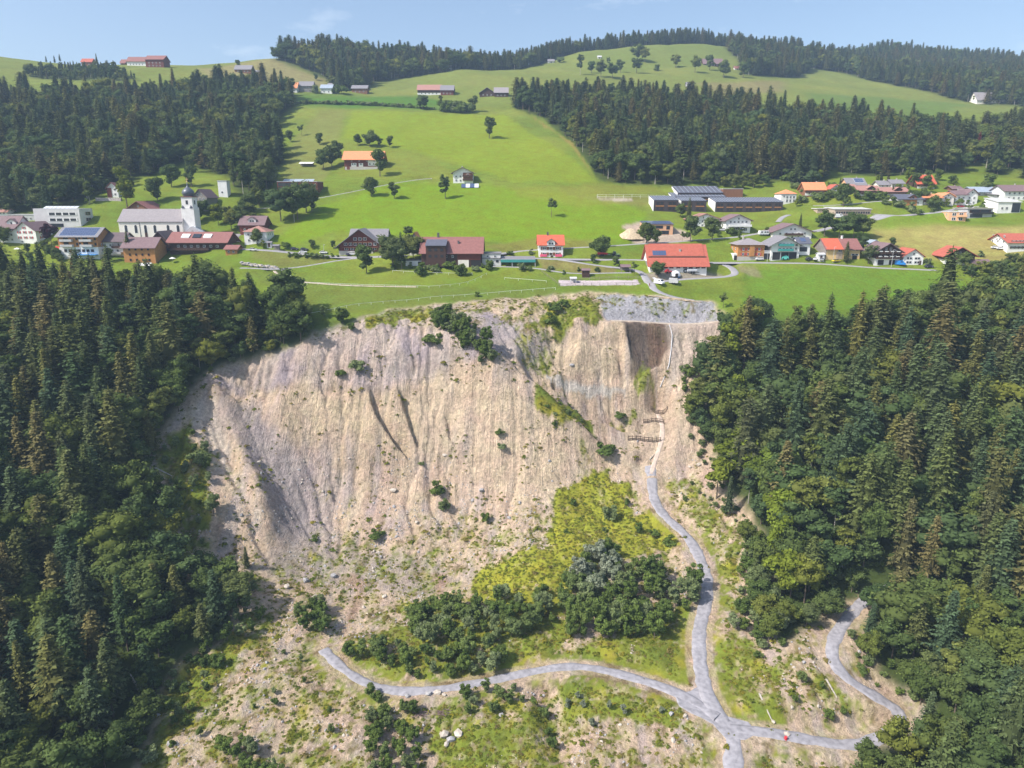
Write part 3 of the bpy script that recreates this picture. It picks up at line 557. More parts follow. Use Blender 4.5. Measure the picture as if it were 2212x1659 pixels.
# ------------------------------------------------------------------ the ground, split by what covers it
def build_ground():
    ny, nx = Z.shape; idx = np.arange(ny * nx).reshape(ny, nx)
    Q = np.stack([idx[:-1, :-1], idx[:-1, 1:], idx[1:, 1:], idx[1:, :-1]], -1).reshape(-1, 4)
    sc_ = (scar_s > .5)[:-1, :-1].ravel(); fo = ((forest > .5)[:-1, :-1]).ravel() & ~sc_
    V = np.stack([GX, GY, Z], -1).reshape(-1, 3); rgba = np.concatenate([np.clip(RGB, 0.002, 1), np.ones(Z.shape + (1,))], -1).reshape(-1, 4); br = bare.ravel()
    gy2, gx2 = np.gradient(Z, YS, XS); N = np.stack([-gx2, -gy2, np.ones_like(Z)], -1); N /= np.linalg.norm(N, axis=-1, keepdims=True); N = N.reshape(-1, 3)
    for nm, m in (('landslide_slope', sc_), ('forest_ground', fo), ('meadow_ground', ~sc_ & ~fo)):
        q = Q[m]; u, inv = np.unique(q, return_inverse=True); q = inv.reshape(-1, 4)
        me = mesh_np(nm, V[u], q, [M_GROUND], True)
        a = me.attributes.new('albedo', 'FLOAT_COLOR', 'POINT'); a.data.foreach_set('color', rgba[u].astype(np.float32).ravel())
        a = me.attributes.new('bare', 'FLOAT', 'POINT'); a.data.foreach_set('value', br[u].astype(np.float32))
        a = me.attributes.new('face', 'FLOAT', 'POINT'); a.data.foreach_set('value', face.ravel()[u].astype(np.float32))
        me.normals_split_custom_set_from_vertices(N[u])
        tag(link(nm, me), kind='structure')
build_ground()

# ------------------------------------------------------------------ roads and tracks
mat_plain('asphalt', (.30, .29, .30), .9, .10, .6); mat_plain('gravel', (.30, .29, .31), .95, .26, .8, bump=.12); mat_plain('dirt', (.44, .37, .30), .95, .2, .8); mat_plain('scree', (.50, .405, .335), .95, .2, .8)
def build_roads():
    for qi, (q, z, w, k, nm) in enumerate(ROADW):
        t = np.gradient(q, axis=0); t /= np.linalg.norm(t, axis=1, keepdims=True); nrm = np.c_[-t[:, 1], t[:, 0]]
        offs = np.array([-.5, -.42, -.2, 0, .2, .42, .5]); prof = np.array([-.45, .02, .045, .06, .045, .02, -.45]); V = []
        wj = w * (1 + .28 * fbm(np.arange(len(q)) * .33 + qi * 9, np.full(len(q), qi * 3.3), 3)) if k != 'asphalt' else np.full(len(q), w)
        for o, pz in zip(offs, prof): xy = q + nrm * (o * wj)[:, None]; V.append(np.c_[xy, np.maximum(z, GROUND(xy[:, 0], xy[:, 1]) + .08) + pz + .004 * qi])
        V = np.stack(V, 1).reshape(-1, 3); n = len(offs); i = np.arange(len(q) - 1)[:, None] * n + np.arange(n - 1)[None]; i = i.ravel()
        tag(link(nm, mesh_np(nm, V, np.c_[i, i + 1, i + n + 1, i + n], [MATS[k]], True)), kind='structure')
build_roads()
def junction(pts, name, k):
    P = wpoly(pts, GROUND); c = P.mean(0); n = len(P); V = [(c[0], c[1], gz(*c) + .22)] + [(*(c + (p - c) * f), gz(*(c + (p - c) * f)) + z) for f, z in ((.35, .22), (.7, .22), (.95, .2), (1.02, -.3)) for p in P]
    b = MB(); b.v = V; b.f = [(0, 1 + i, 1 + (i + 1) % n) for i in range(n)] + [(1 + k_ * n + i, 1 + (k_ + 1) * n + i, 1 + (k_ + 1) * n + (i + 1) % n, 1 + k_ * n + (i + 1) % n) for k_ in range(3) for i in range(n)]; b.mi = [0] * len(b.f); tag(b.build(name, MATS[k]), kind='structure')
junction([(1455,1497),(1490,1492),(1510,1480),(1535,1482),(1545,1520),(1575,1550),(1620,1562),(1640,1585),(1612,1600),(1570,1600),(1540,1565),(1500,1545),(1465,1525)], 'road_junction', 'gravel')
# ------------------------------------------------------------------ trees: meshes shared by many trees
def mat_leaf(name, cols, sat=1.0, trans=.28):
    m, n, l = nodes(name); o = n.new('ShaderNodeOutputMaterial'); oi = n.new('ShaderNodeObjectInfo'); r = n.new('ShaderNodeValToRGB'); e = r.color_ramp.elements
    while len(e) < len(cols): e.new(.5)
    for i, c in enumerate(cols): e[i].position = i / (len(cols) - 1); e[i].color = c + (1,)
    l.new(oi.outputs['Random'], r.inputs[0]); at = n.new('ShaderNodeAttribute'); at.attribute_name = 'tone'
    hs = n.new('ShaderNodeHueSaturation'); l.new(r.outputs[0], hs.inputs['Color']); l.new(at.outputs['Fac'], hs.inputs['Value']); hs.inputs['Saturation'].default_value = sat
    d = n.new('ShaderNodeBsdfDiffuse'); t = n.new('ShaderNodeBsdfTranslucent'); mx = n.new('ShaderNodeMixShader'); mx.inputs[0].default_value = trans
    l.new(hs.outputs[0], d.inputs[0]); l.new(hs.outputs[0], t.inputs[0]); l.new(d.outputs[0], mx.inputs[1]); l.new(t.outputs[0], mx.inputs[2]); l.new(mx.outputs[0], o.inputs[0]); MATS[name] = m; return m
M_SPR = mat_leaf('spruce_needles', [(.062,.098,.040), (.108,.128,.040), (.066,.102,.052), (.15,.145,.042), (.054,.088,.046), (.155,.13,.052), (.086,.118,.038)])
M_BRD = mat_leaf('broad_leaves', [(.085,.130,.040), (.120,.160,.042), (.090,.138,.055), (.155,.185,.040), (.105,.148,.050), (.072,.115,.040), (.20,.215,.040), (.12,.155,.065)])
M_FAR = mat_leaf('meadow_tree_leaves', [(.10,.15,.048), (.14,.18,.05), (.115,.16,.055)])
M_WIL = mat_leaf('willow_leaves', [(.14,.205,.052), (.185,.25,.06), (.26,.31,.15), (.155,.215,.055), (.125,.185,.050)], trans=.42)
M_SIL = mat_leaf('silver_willow_leaves', [(.30,.34,.22), (.26,.30,.20), (.34,.37,.27)], trans=.4); M_YEL = mat_leaf('bright_leaves', [(.16,.22,.03), (.19,.225,.03), (.13,.19,.035)]); M_PUR = mat_leaf('copper_leaves', [(.045,.016,.026), (.055,.02,.03)]); M_RED = mat_leaf('red_leaves', [(.16,.025,.03), (.18,.03,.035)])
M_GRS = mat_leaf('herb_leaves', [(.13,.165,.024), (.18,.19,.026), (.10,.14,.022), (.25,.22,.03), (.17,.14,.055)])
M_BARK = mat_plain('bark', (.16, .125, .095), .95, .3, 3); M_PBARK = mat_plain('pale_bark', (.42, .38, .33), .95, .25, 2)
def trunk_mesh(name, h, r, mat, lean=.03, n=6, seed=0):
    rr = random.Random(seed); a = rr.uniform(0, 6.28); pts = [(lean * h * t * t * math.cos(a), lean * h * t * t * math.sin(a), h * t - .6 * (t == 0)) for t in (0, .3, .65, 1)]
    return MB().tube(pts, [r, r * .8, r * .5, r * .12], n).mesh(name, mat)
def leaf_quads(C, N, U, L, W):
    """diamond leaves: centres, normals, directions, lengths, widths -> quads"""
    U = U - N * (U * N).sum(1, keepdims=True); U /= np.linalg.norm(U, axis=1, keepdims=True) + 1e-9; S = np.cross(N, U)
    L, W = L[:, None] * .5, W[:, None] * .5
    V = np.stack([C - U * L, C + S * W - U * L * .1, C + U * L, C - S * W - U * L * .1], 1).reshape(-1, 3)
    return V, np.arange(len(V)).reshape(-1, 4)
def with_tone(me, tone):
    a = me.attributes.new('tone', 'FLOAT', 'FACE'); a.data.foreach_set('value', tone.astype(np.float32)); return me
def unit(v): return v / (np.linalg.norm(v, axis=-1, keepdims=True) + 1e-9)
def spruce_crown(seed, h=24.0, rad=3.4, base=.12, dens=1.0, power=.85):
    g = np.random.default_rng(seed); C, N, U, L, W, T = [], [], [], [], [], []
    z = base * h
    while z < h * .99:
        f = (z - base * h) / (h * (1 - base)); R0 = rad * (1 - f)**power * (1 - .25 * max(0, .12 - f) / .12) + .12; nb = int((5 + 5 * (1 - f)) * dens)
        for a in g.uniform(0, 6.283) + np.arange(nb) * 6.283 / nb + g.uniform(-.3, .3, nb):
            r = R0 * g.uniform(.5, 1.18) * (1 + .22 * math.sin(z * 1.9 + seed) * math.sin(a + seed)); droop = -.10 - .38 * (1 - f) + g.uniform(-.1, .1); d = np.array([math.cos(a), math.sin(a), 0]); s = np.array([-d[1], d[0], 0]); tone = g.uniform(.65, 1.25)
            k = max(2, int(r / .62))
            for i in range(k):
                t = (i + .7) / k; p = d * r * t + np.array([0, 0, z + droop * r * t + .12 * r * t * t])
                for sd in (-1, 1):
                    dirv = d * .75 + s * sd * g.uniform(.45, .95) + np.array([0, 0, droop - g.uniform(0, .35)]); C.append(p + dirv * .3); U.append(dirv)
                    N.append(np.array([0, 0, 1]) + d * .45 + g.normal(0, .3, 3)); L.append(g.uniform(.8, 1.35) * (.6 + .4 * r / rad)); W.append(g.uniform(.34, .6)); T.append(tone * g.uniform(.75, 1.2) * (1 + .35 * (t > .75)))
        z += g.uniform(.42, .62) * (.8 + .5 * (1 - f))
    C += [np.array([0, 0, h * q]) for q in (.985, 1.0)]; U += [np.array([0, 0, 1.])] * 2; N += [np.array([1., 0, 0]), np.array([0, 1., 0])]; L += [1.6, 1.6]; W += [.35, .35]; T += [1.3, 1.3]
    V, Fq = leaf_quads(np.array(C), unit(np.array(N)), unit(np.array(U)), np.array(L), np.array(W)); T = np.array(T)
    # a ragged inner cone, toned darker to paint inner shade, that closes the crown
    n, m = 9, 7; cv = []
    for j in range(m):
        f = j / (m - 1)
        for i in range(n): a = 6.283 * i / n; r = rad * .62 * (1 - f)**power * g.uniform(.7, 1.15); cv.append((r * math.cos(a), r * math.sin(a), base * h * 1.1 + (h * .93 - base * h) * f))
    cf = np.array([(j * n + i, j * n + (i + 1) % n, (j + 1) * n + (i + 1) % n, (j + 1) * n + i) for j in range(m - 1) for i in range(n)])
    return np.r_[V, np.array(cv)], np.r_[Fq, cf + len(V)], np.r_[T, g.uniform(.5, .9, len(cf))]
_ico = None
def ico():
    global _ico
    if _ico is None:
        import bmesh as _b
        bm = _b.new(); _b.ops.create_icosphere(bm, subdivisions=1, radius=1); _ico = (np.array([v.co[:] for v in bm.verts]), np.array([[v.index for v in f.verts] for f in bm.faces])); bm.free()
    return _ico
def leafy_crown(seed, h=16.0, rad=5.0, z0=.22, lobes=16, per=70, leaf=.85, narrow=0.0, spread=1.0):
    g = np.random.default_rng(seed); C, N, L, W, T = [], [], [], [], []; cv, cf = [], []; zc, hz = h * (z0 + 1) / 2, h * (1 - z0) / 2
    iv, if_ = ico(); nvc = 0
    for k in range(lobes):
        u = unit(g.normal(0, 1, 3)); u[2] = u[2] * .95 + .12; rr = g.uniform(.25, .72)**.8 if k else 0
        c = np.array([u[0] * rad * rr * spread, u[1] * rad * rr * spread, zc + u[2] * hz * rr * 1.08]); f = (c[2] - (zc - hz)) / (2 * hz); lr = rad * g.uniform(.24, .48) * (1 - narrow * max(0, f - .4)); lh = lr * g.uniform(.75, 1.15)
        n = int(per * g.uniform(.8, 1.25)); d = unit(g.normal(0, 1, (n, 3))); d[:, 2] = np.where(d[:, 2] < -.35, -d[:, 2], d[:, 2]); sh = g.uniform(.80, 1.10, n)[:, None]
        C.append(c + d * sh * np.array([lr, lr, lh])); N.append(unit(d + g.normal(0, .55, (n, 3)))); L.append(g.uniform(.75, 1.35, n) * leaf); W.append(g.uniform(.55, .95, n) * leaf); T.append(g.uniform(.72, 1.22, n) * g.uniform(.78, 1.2))
        cv.append(c + iv * np.array([lr, lr, lh]) * g.uniform(.68, .86, (len(iv), 1))); cf.append(if_ + nvc); nvc += len(iv)
    C, N, L, W, T = map(np.concatenate, (C, N, L, W, T)); V, Fq = leaf_quads(C, N, g.normal(0, 1, C.shape), L, W)
    cv, cf = np.concatenate(cv), np.concatenate(cf); tri = np.c_[cf, cf[:, 2]]
    return V, Fq, T, cv, cf
def crown_mesh(name, data, mat):
    if len(data) == 3: V, Fq, T = data; return with_tone(mesh_np(name, V, Fq, [mat]), T)
    V, Fq, T, cv, cf = data; me = bpy.data.meshes.new(name)      # quads + core triangles
    V = np.r_[V, cv].astype(np.float32); lo = np.r_[Fq.ravel(), (cf + len(Fq) * 4).ravel()].astype(np.int32); ls = np.r_[np.arange(len(Fq)) * 4, len(Fq) * 4 + np.arange(len(cf)) * 3].astype(np.int32)
    me.vertices.add(len(V)); me.vertices.foreach_set('co', V.ravel()); me.loops.add(len(lo)); me.loops.foreach_set('vertex_index', lo); me.polygons.add(len(ls)); me.polygons.foreach_set('loop_start', ls); me.update(calc_edges=True); me.materials.append(mat)
    return with_tone(me, np.r_[T, np.full(len(cf), .8)])
KIND = {}   # kind -> list of (trunk mesh, crown mesh, height)
def reg(kind, i, h, crown, mat, tr, tmat=None, th=.9, lean=.02):
    KIND.setdefault(kind, []).append((trunk_mesh('trunk', h * th, tr, tmat or M_BARK, lean, seed=i * 7 + len(kind)), crown_mesh('crown', crown, mat), h))
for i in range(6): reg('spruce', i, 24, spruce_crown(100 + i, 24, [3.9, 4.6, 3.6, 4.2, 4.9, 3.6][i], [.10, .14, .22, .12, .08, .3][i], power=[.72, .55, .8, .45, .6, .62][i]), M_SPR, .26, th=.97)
for i in range(6): reg('broadleaf', i, 16, leafy_crown(200 + i, 16, [5.2, 6.0, 4.6, 5.6, 5.0, 6.4][i], [.14, .1, .06, .15, .1, .16][i], [26, 30, 24, 26, 22, 32][i], 52, .72), M_BRD, .24, th=.6)
for i in range(4): reg('tall', i, 20, leafy_crown(300 + i, 20, [3.4, 3.8, 3.0, 3.6][i], .15, 26, 50, .7, narrow=.4), M_BRD, .2, M_PBARK, th=.8)
for i in range(5): reg('shrub', i, 6, leafy_crown(400 + i, 6, [1.7, 2.0, 1.5, 1.9, 2.2][i], .0, 20, 46, .40, narrow=.65, spread=1.05), M_WIL, .09, th=.6)
for i in range(5): reg('meadow_tree', i, 10, leafy_crown(500 + i, 10, [3.9, 4.4, 3.6, 4.0, 4.6][i], [.06, .04, .1, .05, .08][i], 17, 66, .75, spread=.95), M_FAR, .2, th=.6)
for i in range(2): reg('poplar', i, 14, leafy_crown(520 + i, 14, 3.3, .05, 18, 62, .7, narrow=.3), M_FAR, .2, th=.8)
for i in range(2): reg('thin', i, 10, leafy_crown(540 + i, 10, 3.2, .3, 11, 26, .6, spread=1.2), M_FAR, .16, th=.75)
reg('bright', 0, 12, leafy_crown(600, 12, 3.6, .12, 15, 70, .75), M_YEL, .2, th=.6); reg('bright', 1, 12, leafy_crown(601, 12, 3.2, .15, 15, 70, .75), M_YEL, .2, th=.6)
reg('copper', 0, 12, leafy_crown(602, 12, 4.2, .1, 15, 70, .75), M_PUR, .2, th=.6); reg('red_spruce', 0, 24, spruce_crown(603, 24, 3.6), M_RED, .25, th=.97)
for i in range(3): reg('bush', i, 3, leafy_crown(620 + i, 3, [1.8, 2.1, 1.6][i], -.15, 10, 55, .45), M_WIL, .06, th=.5)
for i in range(2): reg('silver', i, 6, leafy_crown(640 + i, 6, [1.9, 1.6][i], .0, 20, 46, .40, narrow=.5), M_SIL, .09, th=.6)
NAMES = dict(silver='silver_willow', spruce='spruce_tree', broadleaf='broadleaf_tree', tall='tall_tree', shrub='willow_shrub', meadow_tree='meadow_tree', poplar='poplar_tree', thin='sparse_tree', bright='bright_green_tree', copper='copper_beech_tree', red_spruce='reddish_conifer', bush='bush')
def plant(kind, p, h, label, cat='tree', group=None, var=None, sx=1.0):
    ks = KIND[kind]; tm, cm, h0 = ks[(rng.integers(len(ks)) if var is None else var % len(ks))]
    e = empty(NAMES[kind], p, rng.uniform(0, 6.28), label, cat, group); s = h / h0; e.scale = (s * sx, s * sx, s)
    link('stem' if kind in ('shrub', 'bush', 'silver') else 'trunk', tm, e); link('crown' if kind not in ('shrub', 'bush', 'silver') else 'foliage', cm, e); return e

# ------------------------------------------------------------------ woods: where trees stand
def scatter_in(P, step, jit=.42, seed=1):
    g = np.random.default_rng(seed); x0, y0 = P.min(0); x1, y1 = P.max(0); gx, gy = np.meshgrid(np.arange(x0, x1, step), np.arange(y0, y1, step)); gx = gx + (np.arange(gx.shape[0]) % 2)[:, None] * step / 2
    gx = (gx + g.uniform(-jit, jit, gx.shape) * step).ravel(); gy = (gy + g.uniform(-jit, jit, gy.shape) * step).ravel(); m = in_poly(gx, gy, P)
    for c in CLEARING: m &= ~in_poly(gx, gy, c)
    return gx[m], gy[m], g
def road_dist(x, y):
    d = np.full(x.shape, 1e9)
    for q, z, w, k, nm in ROADW:
        if q[:, 1].min() > 330: continue
        d = np.minimum(d, seg_dist(x, y, q[::4])[0] - w / 2)
    return d
TREES = []   # x, y, z, height, kind, zone, width
for zone, step, hs, hb, ps in [('left', 6.8, (20, 33), (14, 23), .52), ('right', 6.8, (19, 34), (13, 22), .46), ('hill_left', 9.2, (18, 31), (14, 24), .48), ('mid_right', 9.0, (17, 30), (14, 23), .54), ('knoll', 9.5, (20, 33), (17, 27), .55), ('crest_left', 8.0, (9, 15), (8, 13), .5), ('right_hill', 10.5, (18, 30), (15, 24), .62), ('crest', 8.0, (18, 27), (15, 22), .85)]:
    P = FOREST[zone]; x, y, g = scatter_in(P, step, seed=len(zone) * 3); z = GROUND(x, y); mixn = fbm(x * .022 + 5, y * .022, 2); u = g.uniform(0, 1, len(x)); hh = g.uniform(0, 1, len(x)); dr = road_dist(x, y) if zone in ('left', 'right') else np.full(len(x), 99.)
    edge = np.array([np.min(np.hypot(P[:, 0] - a, P[:, 1] - b)) for a, b in zip(x, y)])
    for i in range(len(x)):
        if dr[i] < 2.6: continue
        px, py = to_px(x[i], y[i], z[i])
        if not (-260 < px < 2470) or py > 2100: continue
        pp = ps + .45 * mixn[i] - (.45 if zone in ('left', 'right') and edge[i] < 9 else 0)
        lowslope = zone in ('left', 'right') and z[i] < -66
        if u[i] < pp: k, h = 'spruce', hs[0] + (hs[1] - hs[0]) * hh[i]
        elif u[i] < pp + .12: k, h = 'tall', hb[0] + (hb[1] - hb[0]) * hh[i] + 2
        else: k, h = 'broadleaf', hb[0] + (hb[1] - hb[0]) * hh[i]
        if edge[i] < 7: h *= .72
        if lowslope: h *= .78
        TREES.append((x[i], y[i], z[i], h, k, zone, g.uniform(.85, 1.35) * (1.4 if zone in ('hill_left', 'mid_right', 'knoll', 'right_hill', 'crest') and k == 'spruce' else 1.12), px, py, edge[i]))
print('forest trees', len(TREES))
ZLAB = {'left': 'in the wood left of the landslide', 'right': 'in the wood right of the landslide', 'hill_left': 'on the wooded hillside above the church', 'mid_right': 'in the wood behind the school', 'knoll': 'on the wooded knoll at the skyline', 'crest_left': 'in the wood at the far left crest', 'right_hill': 'on the far wooded hill at the right', 'crest': 'in the row of trees along the skyline'}
def scr(t): return t[3] / math.hypot(t[1], t[2] - CAM_H) * (1 if -40 < t[7] < 2252 and t[8] < 1800 else .001)
OWN = set(); 
for kinds, n in ((('spruce',), 290), (('broadleaf', 'tall'), 290)):
    c = sorted((i for i, t in enumerate(TREES) if t[4] in kinds), key=lambda i: -scr(TREES[i])); OWN |= set(c[:n])
ADJ = {'spruce': ('short spruce', 'dark spruce', 'very tall spruce'), 'broadleaf': ('small round leafy tree', 'round leafy tree', 'big round leafy tree'), 'tall': ('small slender leafy tree', 'slender leafy tree', 'tall slender leafy tree')}
def where_in(t):
    if t[5] not in ('left', 'right'): return ''
    return 'low down ' if t[2] < -62 else 'halfway up ' if t[2] < -28 else 'high up '
for i in sorted(OWN):
    t = TREES[i]; bs = {'spruce': (20, 27), 'broadleaf': (13, 19), 'tall': (15, 20)}[t[4]]; sz = ADJ[t[4]][(t[3] > bs[0]) + (t[3] > bs[1])]; lab = f'{sz} {where_in(t)}{ZLAB[t[5]]}' + (' edge' if t[9] < 11 else ', outermost' if (t[7] < 180 or t[7] > 2032) else ''); kd = 'bright' if (t[5] == 'right' and t[4] != 'spruce' and t[9] < 16 and t[7] < 1720 and rng.uniform() < .5) else t[4]; plant(kd, (t[0], t[1], t[2]), t[3], lab, 'tree', lab.replace(sz, sz + 's'), sx=t[6])
# the remaining trees of each wood: one mass per wood
PROTO = bpy.data.collections.new('tree_shapes'); ORDER = []
def proto_obj(i, kind, v):
    tm, cm, h0 = KIND[kind][v]; me = cm.copy(); me.name = 'tree_shape'
    import bmesh as _b
    bm = _b.new(); bm.from_mesh(me); n0 = len(bm.faces); bm.from_mesh(tm); bm.faces.ensure_lookup_table(); lay = bm.faces.layers.float.get('tone')
    for f in bm.faces[n0:]: f.material_index = 1; f[lay] = 1
    bm.to_mesh(me); bm.free(); me.materials.append(tm.materials[0]); o = bpy.data.objects.new(f'shape_{i:03d}', me); PROTO.objects.link(o); ORDER.append((kind, v, h0)); return o
_n = 0
for k in ('broadleaf', 'spruce', 'tall'):
    for v in range(len(KIND[k])): proto_obj(_n, k, v); _n += 1
def scatter_tree(coll):
    ng = bpy.data.node_groups.new('scatter', 'GeometryNodeTree'); ng.interface.new_socket('Geometry', in_out='INPUT', socket_type='NodeSocketGeometry'); ng.interface.new_socket('Geometry', in_out='OUTPUT', socket_type='NodeSocketGeometry')
    n, l = ng.nodes, ng.links; gi, go = n.new('NodeGroupInput'), n.new('NodeGroupOutput'); ip = n.new('GeometryNodeInstanceOnPoints'); ci = n.new('GeometryNodeCollectionInfo'); ci.inputs['Collection'].default_value = coll; ci.inputs['Separate Children'].default_value = True; ci.inputs['Reset Children'].default_value = True
    def at(nm, ty): a = n.new('GeometryNodeInputNamedAttribute'); a.data_type = ty; a.inputs['Name'].default_value = nm; return a.outputs['Attribute']
    ip.inputs['Pick Instance'].default_value = True; l.new(gi.outputs[0], ip.inputs['Points']); l.new(ci.outputs[0], ip.inputs['Instance']); l.new(at('idx', 'INT'), ip.inputs['Instance Index']); l.new(at('rot', 'FLOAT_VECTOR'), ip.inputs['Rotation']); l.new(at('scl', 'FLOAT_VECTOR'), ip.inputs['Scale']); l.new(ip.outputs[0], go.inputs[0]); return ng
NG_TREE = scatter_tree(PROTO)
def scatter(name, pts, idx, rot, scl, ng, label, cat):
    me = bpy.data.meshes.new(name); me.vertices.add(len(pts)); me.vertices.foreach_set('co', np.asarray(pts, np.float32).ravel())
    a = me.attributes.new('idx', 'INT', 'POINT'); a.data.foreach_set('value', np.asarray(idx, np.int32)); a = me.attributes.new('rot', 'FLOAT_VECTOR', 'POINT'); a.data.foreach_set('vector', np.asarray(rot, np.float32).ravel()); a = me.attributes.new('scl', 'FLOAT_VECTOR', 'POINT'); a.data.foreach_set('vector', np.asarray(scl, np.float32).ravel()); me.update()
    o = link(name, me); md = o.modifiers.new('scatter', 'NODES'); md.node_group = ng; return tag(o, label, cat, kind='stuff')
IDX = {}
for i, (k, v, h0) in enumerate(ORDER): IDX.setdefault(k, []).append((i, h0))
MASS = {'left': 'dense mixed wood on the slope left of the landslide', 'right': 'dense mixed wood on the slope right of the landslide', 'hill_left': 'dark wood covering the hillside above the church', 'mid_right': 'broad dark wood behind the school and right village', 'knoll': 'wood crowning the knoll at the skyline', 'crest_left': 'small wood below the far left crest', 'right_hill': 'far bluish wood covering the hill at the right', 'crest': 'row of spruces along the central skyline'}
for zone, lab in MASS.items():
    L = [t for i, t in enumerate(TREES) if t[5] == zone and i not in OWN]
    if not L: continue
    pick = [IDX[t[4]][rng.integers(len(IDX[t[4]]))] for t in L]
    scatter('wood', [(t[0], t[1], t[2] - .2) for t in L], [p[0] for p in pick], [(0, 0, rng.uniform(0, 6.28)) for t in L], [(t[3] / p[1] * t[6], t[3] / p[1] * t[6], t[3] / p[1]) for t, p in zip(L, pick)], NG_TREE, lab, 'wood')

# undergrowth that fills the gaps between the trunks
UNDER = bpy.data.collections.new('undergrowth_shapes')
for i in range(5): UNDER.objects.link(bpy.data.objects.new(f'under_{i:02d}', KIND['shrub'][i][1]))
NG_UNDER = scatter_tree(UNDER)
for zone, lab in (('left', 'green undergrowth beneath the trees of the left wood'), ('right', 'green undergrowth beneath the trees of the right wood')):
    P = FOREST[zone]; c = P.mean(0); x, y, g = scatter_in(c + (P - c) * 1.03, 3.6, .5, 77); d = road_dist(x, y); m = (d > 1.0) & (np.abs(x) < y * .95) & (y < 335) & (y > 95); x, y, d = x[m], y[m], d[m]; k = g.uniform(.18, .6, len(x)) * np.clip(d / 4, .4, 1)
    scatter('undergrowth', np.c_[x, y, GROUND(x, y) - .1], g.integers(0, 5, len(x)), np.c_[np.zeros(len(x)), np.zeros(len(x)), g.uniform(0, 6.28, len(x))], np.c_[k * 1.5, k * 1.5, k], NG_UNDER, lab, 'undergrowth')
